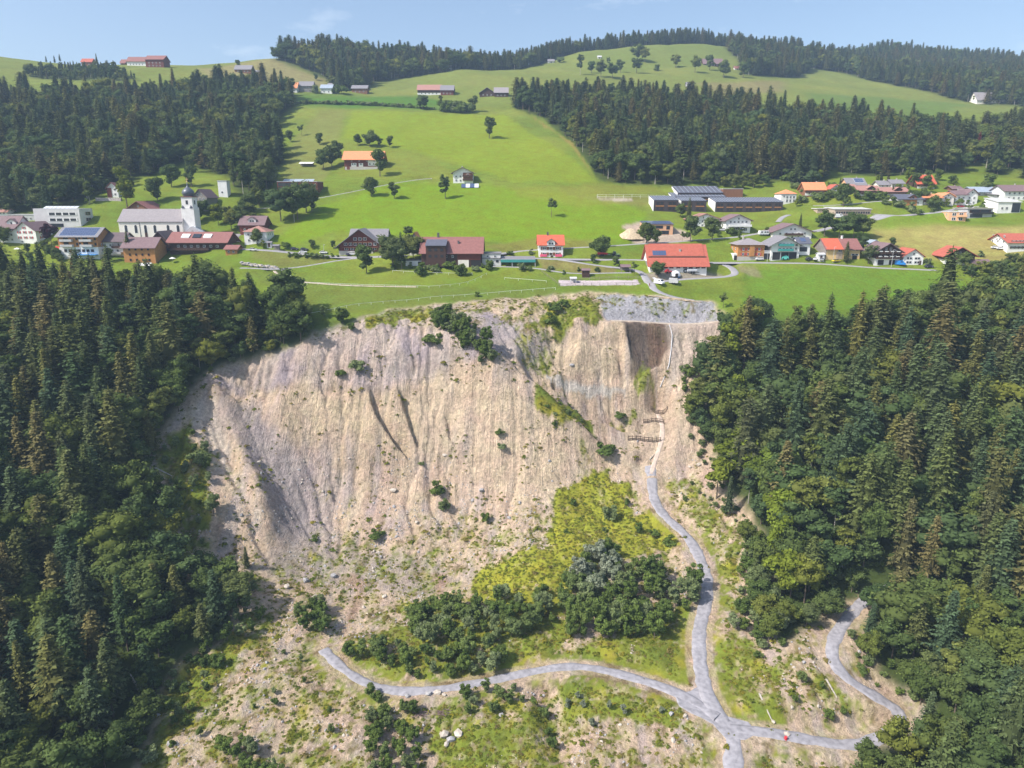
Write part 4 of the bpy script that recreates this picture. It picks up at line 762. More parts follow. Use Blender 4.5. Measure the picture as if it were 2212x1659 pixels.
# ------------------------------------------------------------------ single trees: picture foot, picture height, kind, label
def at(px, py): return hit(px, py)
def lone(px, py, hpx, kind, label, cat='tree', group=None, sx=1.0):
    p = at(px, py); return plant(kind, (p.x, p.y, p.z - .15), hpx * mpp(p.y, py) * (1.2 if kind in ('broadleaf', 'meadow_tree') else 1.08), label, cat, group, sx=sx * (1.25 if kind == 'broadleaf' else 1.1))
for a in [
 (1057,299,54,'poplar','tall narrow tree alone in the upper meadow'),(773,315,20,'meadow_tree','small left end tree of the orchard row on the upper meadow'),(799,317,30,'meadow_tree','round tree, second of the orchard row on the upper meadow'),(820,317,27,'poplar','slim tree, third of the orchard row on the upper meadow'),(842,319,31,'poplar','narrow right end tree of the orchard row on the upper meadow'),
 (652,293,21,'thin','thin tree alone on the rough pasture by the wood'),(691,313,22,'meadow_tree','low round tree on the rough pasture right of the thin one'),(628,307,20,'meadow_tree','low tree at the edge of the left hillside wood'),(609,322,48,'spruce','spruce standing out from the left hillside wood'),(580,318,40,'tall','pale leafy tree at the foot of the wood edge'),
 (821,381,47,'meadow_tree','leafy tree in front of the orange roofed barn'),(802,425,36,'meadow_tree','round tree beside the meadow path, left one of two'),(852,430,45,'poplar','tall tree beside the meadow path, right one of two'),(962,429,54,'poplar','tall tree left of the chalet on the meadow'),
 (699,367,36,'meadow_tree','tree left of the orange roofed barn, nearest the shed'),(717,360,40,'meadow_tree','tall tree just left of the orange roofed barn'),(728,342,32,'meadow_tree','tree behind the left corner of the orange roofed barn'),(700,337,18,'poplar','small dark tree up the pasture left of the barn'),
 (607,478,62,'broadleaf','big dark tree at the left of the clump below the red flat roofed house'),(643,474,72,'broadleaf','tallest dark tree of the clump below the red flat roofed house'),(662,460,58,'broadleaf','dark tree at the right of the clump below the red flat roofed house'),(636,480,46,'tall','paler slender tree in front of the dark clump'),(673,455,34,'meadow_tree','small round tree at the right end of the dark clump'),
 (1191,469,36,'thin','thin sparse tree alone in the bright lower meadow'),(1293,555,40,'meadow_tree','dark round tree beside the tractor'),(1311,533,27,'poplar','narrow dark tree behind the round tree by the tractor'),(1281,569,17,'meadow_tree','small tree by the farm lane below the tractor'),(1331,577,20,'meadow_tree','bushy round tree by the sheds'),(1370,592,24,'thin','grey green sparse tree at the open shed'),
 (1420,599,31,'broadleaf','dense round tree in front of the red roofed barn'),(1396,527,40,'meadow_tree','dark tree in front of the building site'),(1416,527,28,'meadow_tree','smaller tree right of the dark one by the building site'),(1474,522,20,'thin','thin roadside tree right of the building site'),(1491,523,46,'meadow_tree','tall roadside tree below the white chalet'),(1538,519,40,'meadow_tree','roadside tree between the chalet and the car'),
 (1487,486,54,'spruce','dark columnar spruce in front of the school'),(1470,470,24,'meadow_tree','leafy tree beside the dark columnar spruce'),
 (849,579,60,'broadleaf','dark leafy tree left of the farmhouse'),(868,582,74,'spruce','dark spruce in front of the farmhouse gable'),(884,553,68,'tall','tall pale tree behind the farmhouse spruce'),(893,566,50,'broadleaf','leafy tree touching the farmhouse gable'),(834,560,40,'meadow_tree','tree between the red chalet and the farmhouse'),(792,590,50,'meadow_tree','lone apple tree on the village meadow'),
 (568,537,17,'bright','yellow green young tree beside the village street'),(674,538,18,'meadow_tree','dark round tree left of the red chalet, at the street'),(556,528,28,'meadow_tree','tree in front of the white hip roofed house'),(720,537,15,'meadow_tree','small tree at the left wall of the red chalet'),(618,535,13,'bush','bush in the hedge by the bus shelter'),
 (1780,511,48,'broadleaf','leftmost big dark tree above the yellow barn'),(1812,515,42,'broadleaf','second big dark tree above the yellow barn'),(1843,515,48,'broadleaf','third big dark tree above the yellow barn'),(1863,515,40,'broadleaf','rightmost big dark tree above the yellow barn'),(1859,543,32,'broadleaf','dark tree at the right end of the yellow barn'),(1827,567,42,'spruce','spruce in front of the yellow barn'),(1876,570,36,'broadleaf','round grey tree left of the dark chalet'),
 (1821,446,42,'meadow_tree','large round tree behind the wooden modern hall'),(1728,493,30,'spruce','young spruce on the lawn above the white houses'),(1596,519,24,'poplar','dark columnar cypress beside the orange house'),(1927,534,18,'meadow_tree','tree behind the dark chalet roof'),
 (1968,458,20,'bush','grey green bush below the orange timbered house'),(2015,452,26,'meadow_tree','round tree right of the orange timbered house'),(1944,449,16,'bush','bush left of the orange timbered house'),(1962,394,30,'bright','bright green tree left of the red roofed villa'),(1975,405,26,'meadow_tree','tree in front of the red roofed villa'),(2000,408,24,'meadow_tree','leafy tree below the red roofed villa'),
 (1768,393,24,'bright','yellowish tree above the orange roofed house'),(1903,392,22,'spruce','blue green spruce behind the white twin houses'),(1871,432,18,'bush','shrub in the garden below the brown roofed houses'),(1783,434,17,'bush','shrub on the lawn below the orange roofed house'),(1744,420,17,'bush','shrub right of the white tower house'),(1800,425,18,'bush','leafy shrub above the large round tree'),(1850,428,16,'bush','pale shrub beside the lane above the hall'),(1890,432,17,'bush','dark shrub beside the lane above the hall'),
 (2079,575,28,'meadow_tree','tree covering the right of the red roofed chalet'),(2118,555,13,'bush','small shrub behind the red roofed chalet'),(2120,602,34,'broadleaf','dark tree, left of the group by the low brown roof'),(2152,602,36,'broadleaf','dark tree, right of the group by the low brown roof'),(2182,578,32,'broadleaf','tree below the large white farmhouse at the right edge'),(2205,592,42,'broadleaf','tree at the right edge below the large white farmhouse'),(2005,572,13,'bush','hedge bush beside the red roofed chalet'),
 (275,448,77,'bright','big yellow green lime tree behind the church'),(341,435,44,'meadow_tree','apple tree on the slope behind the church'),(371,404,42,'meadow_tree','dark tree higher on the slope behind the church'),(414,404,38,'meadow_tree','tree above the church dome'),(412,372,30,'meadow_tree','tree at the wood edge above the church dome'),(472,487,42,'bright','bright green tree right of the church'),(431,477,34,'meadow_tree','leafy tree right behind the church tower'),(111,527,44,'copper','dark purple copper beech by the white house'),
 (280,561,56,'spruce','spruce in front of the orange wooden house'),(8,528,36,'broadleaf','tree at the left edge beside the white house'),(187,442,14,'bright','yellowish bush at the edge of the hillside wood'),(500,496,42,'broadleaf','dark tree between the church and the brown house'),(517,500,46,'broadleaf','dark tree left of the brown house'),(490,478,32,'broadleaf','dark tree below the white tower'),(540,458,36,'broadleaf','tree at the foot of the hillside wood, near the meadow path'),(560,448,40,'broadleaf','leafy tree at the bottom edge of the hillside wood'),
 (1253,162,43,'tall','tall pale tree on the upper pasture'),(1278,158,20,'meadow_tree','dark bushy tree right of the pale one on the upper pasture'),(1298,167,30,'broadleaf','leafy tree at the left of the upper pasture grove'),(1323,170,28,'broadleaf','leafy tree at the front of the upper pasture grove'),(1340,157,34,'poplar','narrow dark tree in the upper pasture grove'),(1376,133,34,'broadleaf','largest round tree below the skyline row'),(1393,135,26,'broadleaf','round tree right of the largest one below the skyline'),(1375,158,31,'broadleaf','round tree alone on the upper pasture'),
 (1459,146,25,'broadleaf','round bushy tree in the middle of the upper pasture'),(1501,157,29,'broadleaf','tree left of the pasture barn'),(1533,152,26,'meadow_tree','tree in front of the pasture barn'),(1563,168,29,'meadow_tree','tree right of the pasture barn'),(1605,168,27,'meadow_tree','pale tree at the edge of the far right wood'),(1418,153,12,'bush','small bush on the upper pasture'),(1212,135,12,'bush','round bush beside the white hut'),(1314,141,18,'poplar','small slim tree above the pasture grove'),
 (913,237,27,'broadleaf','round tree at the end of the meadow hedge'),(952,234,28,'tall','grey tree beside the long clipped hedge'),(1022,241,40,'poplar','tall dark tree right of the long clipped hedge'),(682,173,12,'meadow_tree','small tree in the hay field'),(680,201,15,'bush','bush between the hilltop houses'),(738,203,18,'bush','dark shrub right of the white hilltop house'),(628,232,54,'spruce','spruce at the upper corner of the left hillside wood'),(612,230,60,'spruce','tall spruce at the upper edge of the left hillside wood'),(720,202,12,'bush','shrub in front of the white hilltop house'),
 (98,120,12,'spruce','tiny spruce at the left crest'),(116,120,14,'spruce','small spruce at the left crest'),(128,121,18,'spruce','tallest spruce of the row at the left crest'),(210,140,22,'spruce','spruce above the small red roof on the crest'),(516,150,16,'meadow_tree','tree behind the brick farmhouse on the crest'),
 (2108,350,58,'red_spruce','dead reddish conifer in the wood at the right'),
 ]: lone(*a, cat='bush' if a[3] == 'bush' else 'tree')
# garden bushes by the farm
for x, y, h in [(909,595,26),(997,595,23),(1028,586,13),(971,582,19),(939,588,12),(1056,582,19),(1127,584,15),(1142,584,11),(1147,549,11),(1102,551,10),(1185,587,10),(1218,592,9),(1250,585,8),(1290,587,10),(1190,582,9)]: lone(x, y, h, 'bush', 'low garden bush near the farm buildings in the village centre', 'bush', 'garden bushes by the farm')
for i in range(44):                       # hedge line across the upper meadow
    t = i / 43; lone(643 + 292 * t, 224 + 13 * t - 3 * math.sin(t * 3.1), rng.uniform(5, 9), 'bush', 'bush in the hedge line across the upper meadow', 'bush', 'hedge line bushes on the upper meadow', sx=1.3)
for i in range(13): lone(958 + i * 4.3, 241 + i * .25, 21, 'bush', 'bush of the tall clipped hedge below the hilltop barn', 'bush', 'bushes of the tall clipped hedge')
for i in range(10): lone(626 + 11.5 * i, 554 + .35 * i + (i % 2), rng.uniform(6, 11), 'bush', 'small bush on the bank below the village street', 'bush', 'bushes below the village street')
for i in range(14): lone(1700 + rng.uniform(0, 270), 400 + rng.uniform(5, 36), rng.uniform(8, 15), 'bush', 'small garden shrub among the houses of the right village', 'bush', 'garden shrubs in the right village')
for i in range(16): lone(1530 + rng.uniform(0, 200), 488 + rng.uniform(0, 24), rng.uniform(8, 16), 'bush', 'garden shrub between the white houses below the school', 'bush', 'garden shrubs below the school')
for i in range(9): lone(2070 + rng.uniform(0, 120), 590 + rng.uniform(0, 18), rng.uniform(16, 30), 'broadleaf', 'dark tree in the thicket below the low brown roof', 'tree', 'trees by the low brown roof')
for i in range(12): lone(1530 + 26 * (i % 6) + rng.uniform(-8, 8), 400 + 6 * (i // 6) + rng.uniform(-3, 3), rng.uniform(18, 30), 'broadleaf', 'pale leafy tree at the wood edge behind the school', 'tree', 'leafy trees behind the school')

for i in range(34): lone(1690 + rng.uniform(0, 460), 385 + rng.uniform(0, 62), rng.uniform(12, 24), ('meadow_tree', 'bush', 'bright')[i % 3] if i % 9 else 'spruce', 'leafy garden tree among the houses of the right village', 'tree', 'garden trees in the right village')
for i in range(12): lone(1960 + rng.uniform(0, 170), 440 + rng.uniform(0, 25), rng.uniform(8, 15), 'bush', 'shrub on the bank below the right village houses', 'bush', 'shrubs on the bank of the right village')
for i in range(16): lone(420 + rng.uniform(0, 140), 455 + rng.uniform(0, 42), rng.uniform(16, 36), 'broadleaf', 'dark leafy tree on the slope between church and brown house', 'tree', 'trees right of the church')
for i in range(10): lone(20 + rng.uniform(0, 230), 545 + rng.uniform(0, 25), rng.uniform(12, 26), 'meadow_tree', 'garden tree below the left village houses', 'tree', 'garden trees of the left village')
for i in range(10): lone(830 + rng.uniform(0, 240), 578 + rng.uniform(0, 14), rng.uniform(7, 14), 'bush', 'garden shrub below the long farmhouse', 'bush', 'shrubs below the farmhouse')
# ------------------------------------------------------------------ shrubs of the landslide
def shrubs(pts, step, h, label, group, kind='shrub', keep=1.0, seed=1):
    x, y, g = scatter_in(wpoly(pts, GROUND), step, seed=seed); d = road_dist(x, y)
    for a, b, r in zip(x, y, d):
        if r < 1.5 or g.uniform() > keep: continue
        plant(kind, (a, b, gz(a, b) - .2), g.uniform(*h), label, 'shrub' if kind in ('shrub', 'bush', 'silver') else 'tree', group, sx=g.uniform(.9, 1.25))
shrubs([(1230,1240),(1300,1200),(1400,1205),(1410,1245),(1460,1262),(1500,1290),(1478,1345),(1400,1392),(1310,1400),(1235,1380),(1212,1320)], 4.1, (3.5, 11), 'tall dense shrub in the large thicket left of the gravel road', 'thicket left of the gravel road', keep=.86)
shrubs([(860,1345),(930,1312),(1050,1295),(1180,1292),(1195,1345),(1100,1385),(980,1405),(890,1395)], 3.7, (3.5, 8.5), 'shrub in the upper thicket at the centre of the valley floor', 'upper thicket on the valley floor')
shrubs([(745,1415),(820,1395),(950,1405),(1100,1402),(1120,1448),(1000,1478),(900,1476),(810,1458)], 3.5, (3, 7.5), 'shrub in the thicket just above the gravel track', 'thicket above the gravel track')
shrubs([(635,1335),(690,1318),(722,1370),(665,1388)], 3.6, (5, 7.5), 'shrub in the small round thicket by the mud flow', 'thicket by the mud flow')
shrubs([(800,1500),(850,1515),(900,1540),(860,1560),(790,1560)], 3.6, (3, 6), 'shrub in the dark strip below the track bend', 'dark strip below the track bend')
shrubs([(250,1640),(340,1500),(430,1420),(520,1380),(470,1460),(400,1580),(330,1690)], 5, (1.5, 4), 'undergrowth bush along the lower left wood edge', 'undergrowth at the lower left wood edge', 'bush')
shrubs([(1600,1160),(1660,1180),(1680,1300),(1720,1360),(1660,1400),(1615,1330)], 4.2, (5, 9), 'pale young tree at the foot of the right wood', 'young trees at the foot of the right wood')
shrubs([(785,1560),(850,1545),(905,1600),(900,1700),(785,1700)], 3.6, (4, 6.5), 'shrub in the dark clump at the bottom of the picture', 'dark clump at the bottom', seed=3)
shrubs([(480,1620),(560,1600),(610,1700),(490,1700)], 4, (4, 6.5), 'shrub in the clump at the lower left of the scree', 'clump at the lower left')
shrubs([(955,1525),(1060,1492),(1130,1480),(1160,1525),(1010,1550)], 3.9, (3, 5.5), 'shrub in the clump below the gravel track', 'clump below the gravel track')
shrubs([(1185,1505),(1240,1485),(1450,1512),(1430,1560),(1260,1582)], 6.0, (2, 3.8), 'small pale willow bush in the grass between the tracks', 'willow bushes between the tracks', 'silver', keep=.8)
shrubs([(1235,1235),(1290,1198),(1330,1215),(1330,1280),(1290,1300),(1245,1290)], 5.5, (7, 11), 'silvery willow at the left of the large thicket', 'silvery willows of the large thicket', 'silver')
shrubs([(1560,1290),(1625,1310),(1650,1410),(1580,1370)], 4.6, (4, 7), 'shrub on the bank right of the gravel road', 'shrubs right of the gravel road')
shrubs([(1150,1520),(1185,1500),(1230,1659),(1190,1680)], 5, (2.5, 5), 'shrub along the stream gully at the bottom', 'shrubs along the stream gully')
shrubs([(430,1380),(560,1380),(700,1420),(760,1600),(520,1600),(400,1600)], 9, (1.5, 3.5), 'small shrub scattered on the lower left scree', 'shrubs on the lower left scree', keep=.75)
shrubs([(440,1260),(520,1262),(600,1300),(560,1380),(470,1420),(400,1440)], 4.8, (4, 8), 'leafy shrub at the wood edge left of the landslide foot', 'shrubs at the left wood edge')
shrubs([(345,960),(400,920),(470,990),(450,1060),(475,1100),(440,1190),(390,1180),(350,1060)], 4.6, (2.5, 6), 'shrub on the overgrown spur at the left of the scar', 'shrubs on the left spur', keep=.8)
shrubs([(540,720),(600,700),(660,712),(650,745),(590,762),(520,785),(480,780)], 5, (5, 9), 'bushy shrub on the left rim of the scar', 'shrubs on the left rim', 'broadleaf')
shrubs([(925,700),(960,680),(1015,710),(1060,745),(1085,790),(1055,802),(1010,765),(970,735)], 2.7, (5, 9.5), 'dark shrub in the oblique thicket across the upper scar', 'oblique thicket across the upper scar')
shrubs([(1160,855),(1210,862),(1285,888),(1260,912),(1190,930)], 5, (1.2, 2.6), 'low scrub bush on the green patch in the scar', 'scrub in the green patch of the scar', 'bush')
shrubs([(1195,1140),(1200,1060),(1300,1035),(1360,1080),(1440,1150),(1380,1185),(1250,1190)], 13, (1.5, 3.2), 'bush on the bright grassy mound below the scar', 'bushes on the grassy mound', 'bush')
shrubs([(1445,1055),(1490,1030),(1530,1085),(1520,1110),(1470,1090)], 5, (2, 4), 'bright bush at the foot of the right wood', 'bushes at the foot of the right wood', 'shrub')
shrubs([(1690,1500),(1720,1440),(1800,1480),(1900,1545),(1860,1600),(1780,1570)], 6, (2, 4.5), 'shrub on the bank inside the road bend', 'shrubs inside the road bend', 'shrub', .8)
shrubs([(1805,1385),(1850,1335),(1865,1400),(1880,1465),(1850,1465),(1815,1430)], 3.6, (2, 4), 'leafy shrub inside the hairpin of the forest road', 'shrubs inside the hairpin')
shrubs([(1470,780),(1495,770),(1505,850),(1500,960),(1530,1060),(1505,1020),(1482,900)], 4, (4, 8), 'bright leafy shrub overhanging the right rim of the scar', 'shrubs on the right rim')
for px, py, h, k, lab in [(770,802,26,'bush','round bush alone on the grey upper scar'),(735,812,15,'bush','small bush left of the round one on the scar'),(935,747,28,'bush','pale bush left of the oblique thicket'),(1200,674,22,'bush','dark bush on the grassy shoulder, left one'),(1216,662,16,'bush','dark bush on the grassy shoulder, upper one'),(1190,700,24,'bush','bush below the grassy shoulder'),
 (740,700,40,'shrub','pale leafy shrub on the rim meadow'),(760,718,26,'shrub','shrub hanging below the rim'),(534,1228,50,'spruce','small dark spruce alone at the left foot of the scar'),(945,1070,30,'bush','brown green bush on the lower scree'),(815,1165,22,'bush','dark bush on the scree below the face'),(960,1100,22,'bush','small bush below the brown one on the scree'),(1050,1125,18,'bush','small bush on the right scree'),(680,1170,14,'bush','tiny bush on the left scree'),
 (1320,1122,30,'bush','round dark bush on the grassy mound'),(1378,1153,30,'shrub','slim shrub right of the round bush on the mound'),(1445,1178,24,'bush','bush left of the road bend'),(1500,1275,70,'shrub','shrub casting shade on the gravel road'),(462,1110,52,'shrub','slim shrub on the white spur'),(1085,970,14,'bush','tiny bush on the right of the main face'),(1080,940,14,'bush','tiny bush higher on the right of the main face'),(1310,985,30,'bush','yellowish bush below the fences'),(1340,905,16,'bush','bush beside the middle timber fence'),(910,1005,9,'bush','tiny tuft on the main face'),
 (1030,640,10,'bush','tiny bush on the rim'),(965,690,16,'bush','bush at the top of the oblique thicket'),(700,685,30,'shrub','leafy shrub at the left corner of the rim'),(1555,700,34,'shrub','shrub at the right end of the slope track'),(1562,665,30,'thin','grey willow beside the pasture'),(430,1000,30,'bush','olive bush on the left spur'),(1505,850,40,'shrub','bright shrub at the right rim')]:
    lone(px, py, h, k, lab, 'shrub' if k in ('bush', 'shrub') else 'tree')

# ------------------------------------------------------------------ herbs, stones: uncountable cover
HERB = bpy.data.collections.new('herb_shapes'); STONE = bpy.data.collections.new('stone_shapes')
for i in range(5):
    g = np.random.default_rng(700 + i); n = 26; a = g.uniform(0, 6.283, n); r = g.uniform(0, .75, n); C_ = np.c_[np.cos(a) * r, np.sin(a) * r, g.uniform(.05, .28, n) * (1.1 - r)]
    V, Fq = leaf_quads(C_, unit(np.c_[np.cos(a) * .5, np.sin(a) * .5, np.full(n, 1.2)] + g.normal(0, .25, (n, 3))), g.normal(0, 1, (n, 3)), g.uniform(.3, .65, n), g.uniform(.2, .4, n)); HERB.objects.link(bpy.data.objects.new(f'herb_{i:02d}', with_tone(mesh_np('herb', V, Fq, [M_GRS]), g.uniform(.75, 1.25, n))))
M_ROCK = mat_plain('pale_rock', (.50, .44, .37), .95, .25, 1.2); M_GROCK = mat_plain('grey_rock', (.36, .35, .35), .95, .25, 1.2)
def rock_mesh(seed, mat, name='stone'):
    g = np.random.default_rng(seed); iv, jf = ico(); v = iv * g.uniform(.7, 1.15, (len(iv), 1)) * np.array([1, g.uniform(.6, .95), g.uniform(.5, .8)]); return mesh_np(name, v, jf, [mat])
ROCKS = [rock_mesh(800 + i, M_ROCK if i % 3 else M_GROCK) for i in range(6)]
for i, m in enumerate(ROCKS): STONE.objects.link(bpy.data.objects.new(f'stone_{i:02d}', m))
NG_HERB, NG_STONE = scatter_tree(HERB), scatter_tree(STONE)
def weighted(W, n, seed):
    g = np.random.default_rng(seed); dA = np.gradient(XS)[None, :] * np.gradient(YS)[:, None]; w = (W * dA).ravel(); k = g.choice(len(w), n, p=w / w.sum()); x = GX.ravel()[k] + g.uniform(-.5, .5, n); y = GY.ravel()[k] + g.uniform(-.5, .5, n); return x, y, GROUND(x, y), g
inview = (GY > 105) & (GY < 330) & (np.abs(GX) < GY * .85)
x, y, z, g = weighted((grass_m * inview + .04 * s3 * flat * inview) * (roadmask < .35), 15000, 5)
s = g.uniform(.4, .95, len(x)) * np.where(g.uniform(size=len(x)) < .05, 2.0, 1); scatter('ground_cover', np.c_[x, y, z - .03], g.integers(0, 5, len(x)), np.c_[np.zeros(len(x)), np.zeros(len(x)), g.uniform(0, 6.28, len(x))], np.c_[s, s, s], NG_HERB, 'low yellowish green herbs and grass tufts on the landslide ground', 'ground cover')
wv = bare * inview * sstep(.05, .45, nfbm(GX * .07 + 21, GY * .06, 3)) * (roadmask < .35) * (.35 + .65 * sstep(.0, .5, nfbm(GX * .3, GY * .3, 2))) + 1e-9
wv = wv + 1.2 * spk * inview
x, y, z, g = weighted(wv, 1500, 8); s = np.clip(g.lognormal(-.35, .45, len(x)), .3, 2.2)
scatter('scree_scrub', np.c_[x, y, z - .02], g.integers(0, 5, len(x)), np.c_[np.zeros(len(x)), np.zeros(len(x)), g.uniform(0, 6.28, len(x))], np.c_[s, s, s * 1.6], NG_HERB, 'sparse tufts of scrub scattered over the bare slope', 'scrub')
talus = bare * inview * sstep(-45, -62, Z) * (roadmask < .35) * (.1 + sstep(.1, .6, nfbm(GX * .08, GY * .08, 3)))
x, y, z, g = weighted(talus + 1e-9, 5000, 6); s = np.clip(g.lognormal(-1.55, .5, len(x)), .1, .9)
scatter('rubble', np.c_[x, y, z], g.integers(0, 6, len(x)), g.uniform(0, 6.28, (len(x), 3)), np.c_[s, s, s], NG_STONE, 'pale loose rubble and stones strewn over the scree', 'rubble')
for i, (px, py, s) in enumerate([(925,1500,1.0),(945,1497,1.2),(960,1502,.9),(880,1505,.9),(1480,1548,1.0),(1700,1588,.9),(1450,1543,.8),(850,1060,1.5),(960,985,1.3),(1040,1060,1.2),(1320,1180,.9),(960,1590,1.4),(975,1600,1.3),(990,1588,1.5),(965,1610,1.1),(720,1245,1.2),(680,1290,1.2),(620,1270,1.4),(660,1255,1.1),(1510,1005,1.4),(1490,1010,1.2),(1235,790,1.2),(560,1000,1.3),(900,1130,1.0),(1100,1120,1.0),(830,1290,1.1),(1670,1560,.8),(1640,1310,1.0)]):
    p = at(px, py); o = link('boulder', ROCKS[i % 6], None, (p.x, p.y, p.z + s * .25)); o.scale = (s, s, s); o.rotation_euler = (rng.uniform(0, .4), 0, rng.uniform(0, 6.28))
    side = 'along the gravel tracks' if py > 1440 and i < 7 else 'in the block pile at the bottom of the scree' if 1585 < py < 1612 and px < 1000 else 'on the landslide scree'
    tag(o, f'pale angular boulder {side}', 'boulder', f'boulders {side}')
# ------------------------------------------------------------------ buildings
PL = mat_plain
for nm, c in dict(white=(.83,.82,.79), cream=(.82,.78,.70), offwhite=(.66,.65,.64), yellow=(.70,.50,.24), orange_plaster=(.78,.46,.27), palegrey=(.52,.52,.53), concrete=(.50,.47,.43), blue_paint=(.20,.42,.62), teal=(.06,.30,.28), red_paint=(.55,.05,.06), dark=(.035,.033,.035), green_paint=(.30,.45,.16), blue_tarp=(.05,.25,.60), pink_paint=(.80,.12,.22)).items(): PL(nm, c, .85, .07, .5)
for nm, c, c2 in [('dark_wood', (.095,.052,.040), (.065,.036,.028)), ('red_wood', (.20,.062,.045), (.14,.042,.032)), ('orange_wood', (.55,.27,.10), (.42,.19,.065)), ('grey_wood', (.30,.27,.25), (.22,.20,.185)), ('brown_wood', (.27,.13,.075), (.19,.09,.052)), ('pale_wood', (.50,.40,.32), (.42,.33,.26)), ('dark_clad', (.085,.068,.072), (.06,.05,.055)), ('shingle_wood', (.30,.275,.25), (.23,.21,.19))]: mat_rows(nm, c, c2, .5, 'Z', .85, .16)
for nm, c, c2 in [('tile_red', (.46,.13,.09), (.37,.10,.065)), ('tile_bright', (.60,.14,.08), (.50,.11,.06)), ('tile_orange', (.72,.30,.15), (.62,.24,.11)), ('tile_brown', (.29,.135,.12), (.225,.10,.09)), ('tile_pink', (.40,.215,.18), (.33,.175,.145)), ('tile_dark', (.165,.125,.13), (.12,.09,.095)), ('roof_grey', (.25,.24,.255), (.20,.19,.205)), ('slate', (.31,.285,.29), (.25,.225,.235)), ('metal_blue', (.34,.40,.47), (.29,.345,.41)), ('metal_dark', (.125,.13,.165), (.095,.10,.13)), ('metal_pale', (.55,.55,.52), (.48,.48,.46)), ('tile_mauve', (.22,.15,.155), (.175,.115,.12))]: mat_rows(nm, c, c2, .6, 'Z', .7, .16)
def mat_glass():
    m, n, l = nodes('window_glass'); o = n.new('ShaderNodeOutputMaterial'); b = n.new('ShaderNodeBsdfPrincipled'); b.inputs['Base Color'].default_value = (.03, .035, .045, 1); b.inputs['Roughness'].default_value = .12; b.inputs['Specular IOR Level'].default_value = .6; l.new(b.outputs[0], o.inputs[0]); MATS['glass'] = m
mat_glass()
def mat_solar():
    m, n, l = nodes('solar'); o = n.new('ShaderNodeOutputMaterial'); b = n.new('ShaderNodeBsdfPrincipled'); b.inputs['Base Color'].default_value = (.07, .10, .19, 1); b.inputs['Roughness'].default_value = .3; l.new(b.outputs[0], o.inputs[0]); MATS['solar'] = m
mat_solar(); PL('solar_rim', (.55, .58, .62), .5); PL('white_frame', (.82, .82, .80), .6, .04); PL('metal', (.5, .5, .52), .4, .05); PL('darkmetal', (.12, .12, .13), .5, .05)
PANE = MB().box(-.5, .5, -.03, .05, -.5, .5).mesh('pane', MATS['glass'])
_f = MB(); [_f.box(*a) for a in ((-.5, .5, -.07, .03, .42, .5), (-.5, .5, -.07, .03, -.5, -.42), (-.5, -.42, -.07, .03, -.42, .42), (.42, .5, -.07, .03, -.42, .42), (-.035, .035, -.06, .03, -.42, .42))]
FRAME = {k: _f.mesh('frame', MATS[k]) for k in ('white_frame', 'dark_wood', 'pale_wood')}
SHUT = {}
def shut_mesh(k):
    if k not in SHUT: SHUT[k] = MB().box(-.98, -.56, -.08, .02, -.5, .5).box(.56, .98, -.08, .02, -.5, .5).mesh('shutters', MATS[k])
    return SHUT[k]
def lp(o, loc, rz=0, sc=(1, 1, 1)): o.location = loc; o.rotation_euler = (0, 0, rz); o.scale = sc; return o
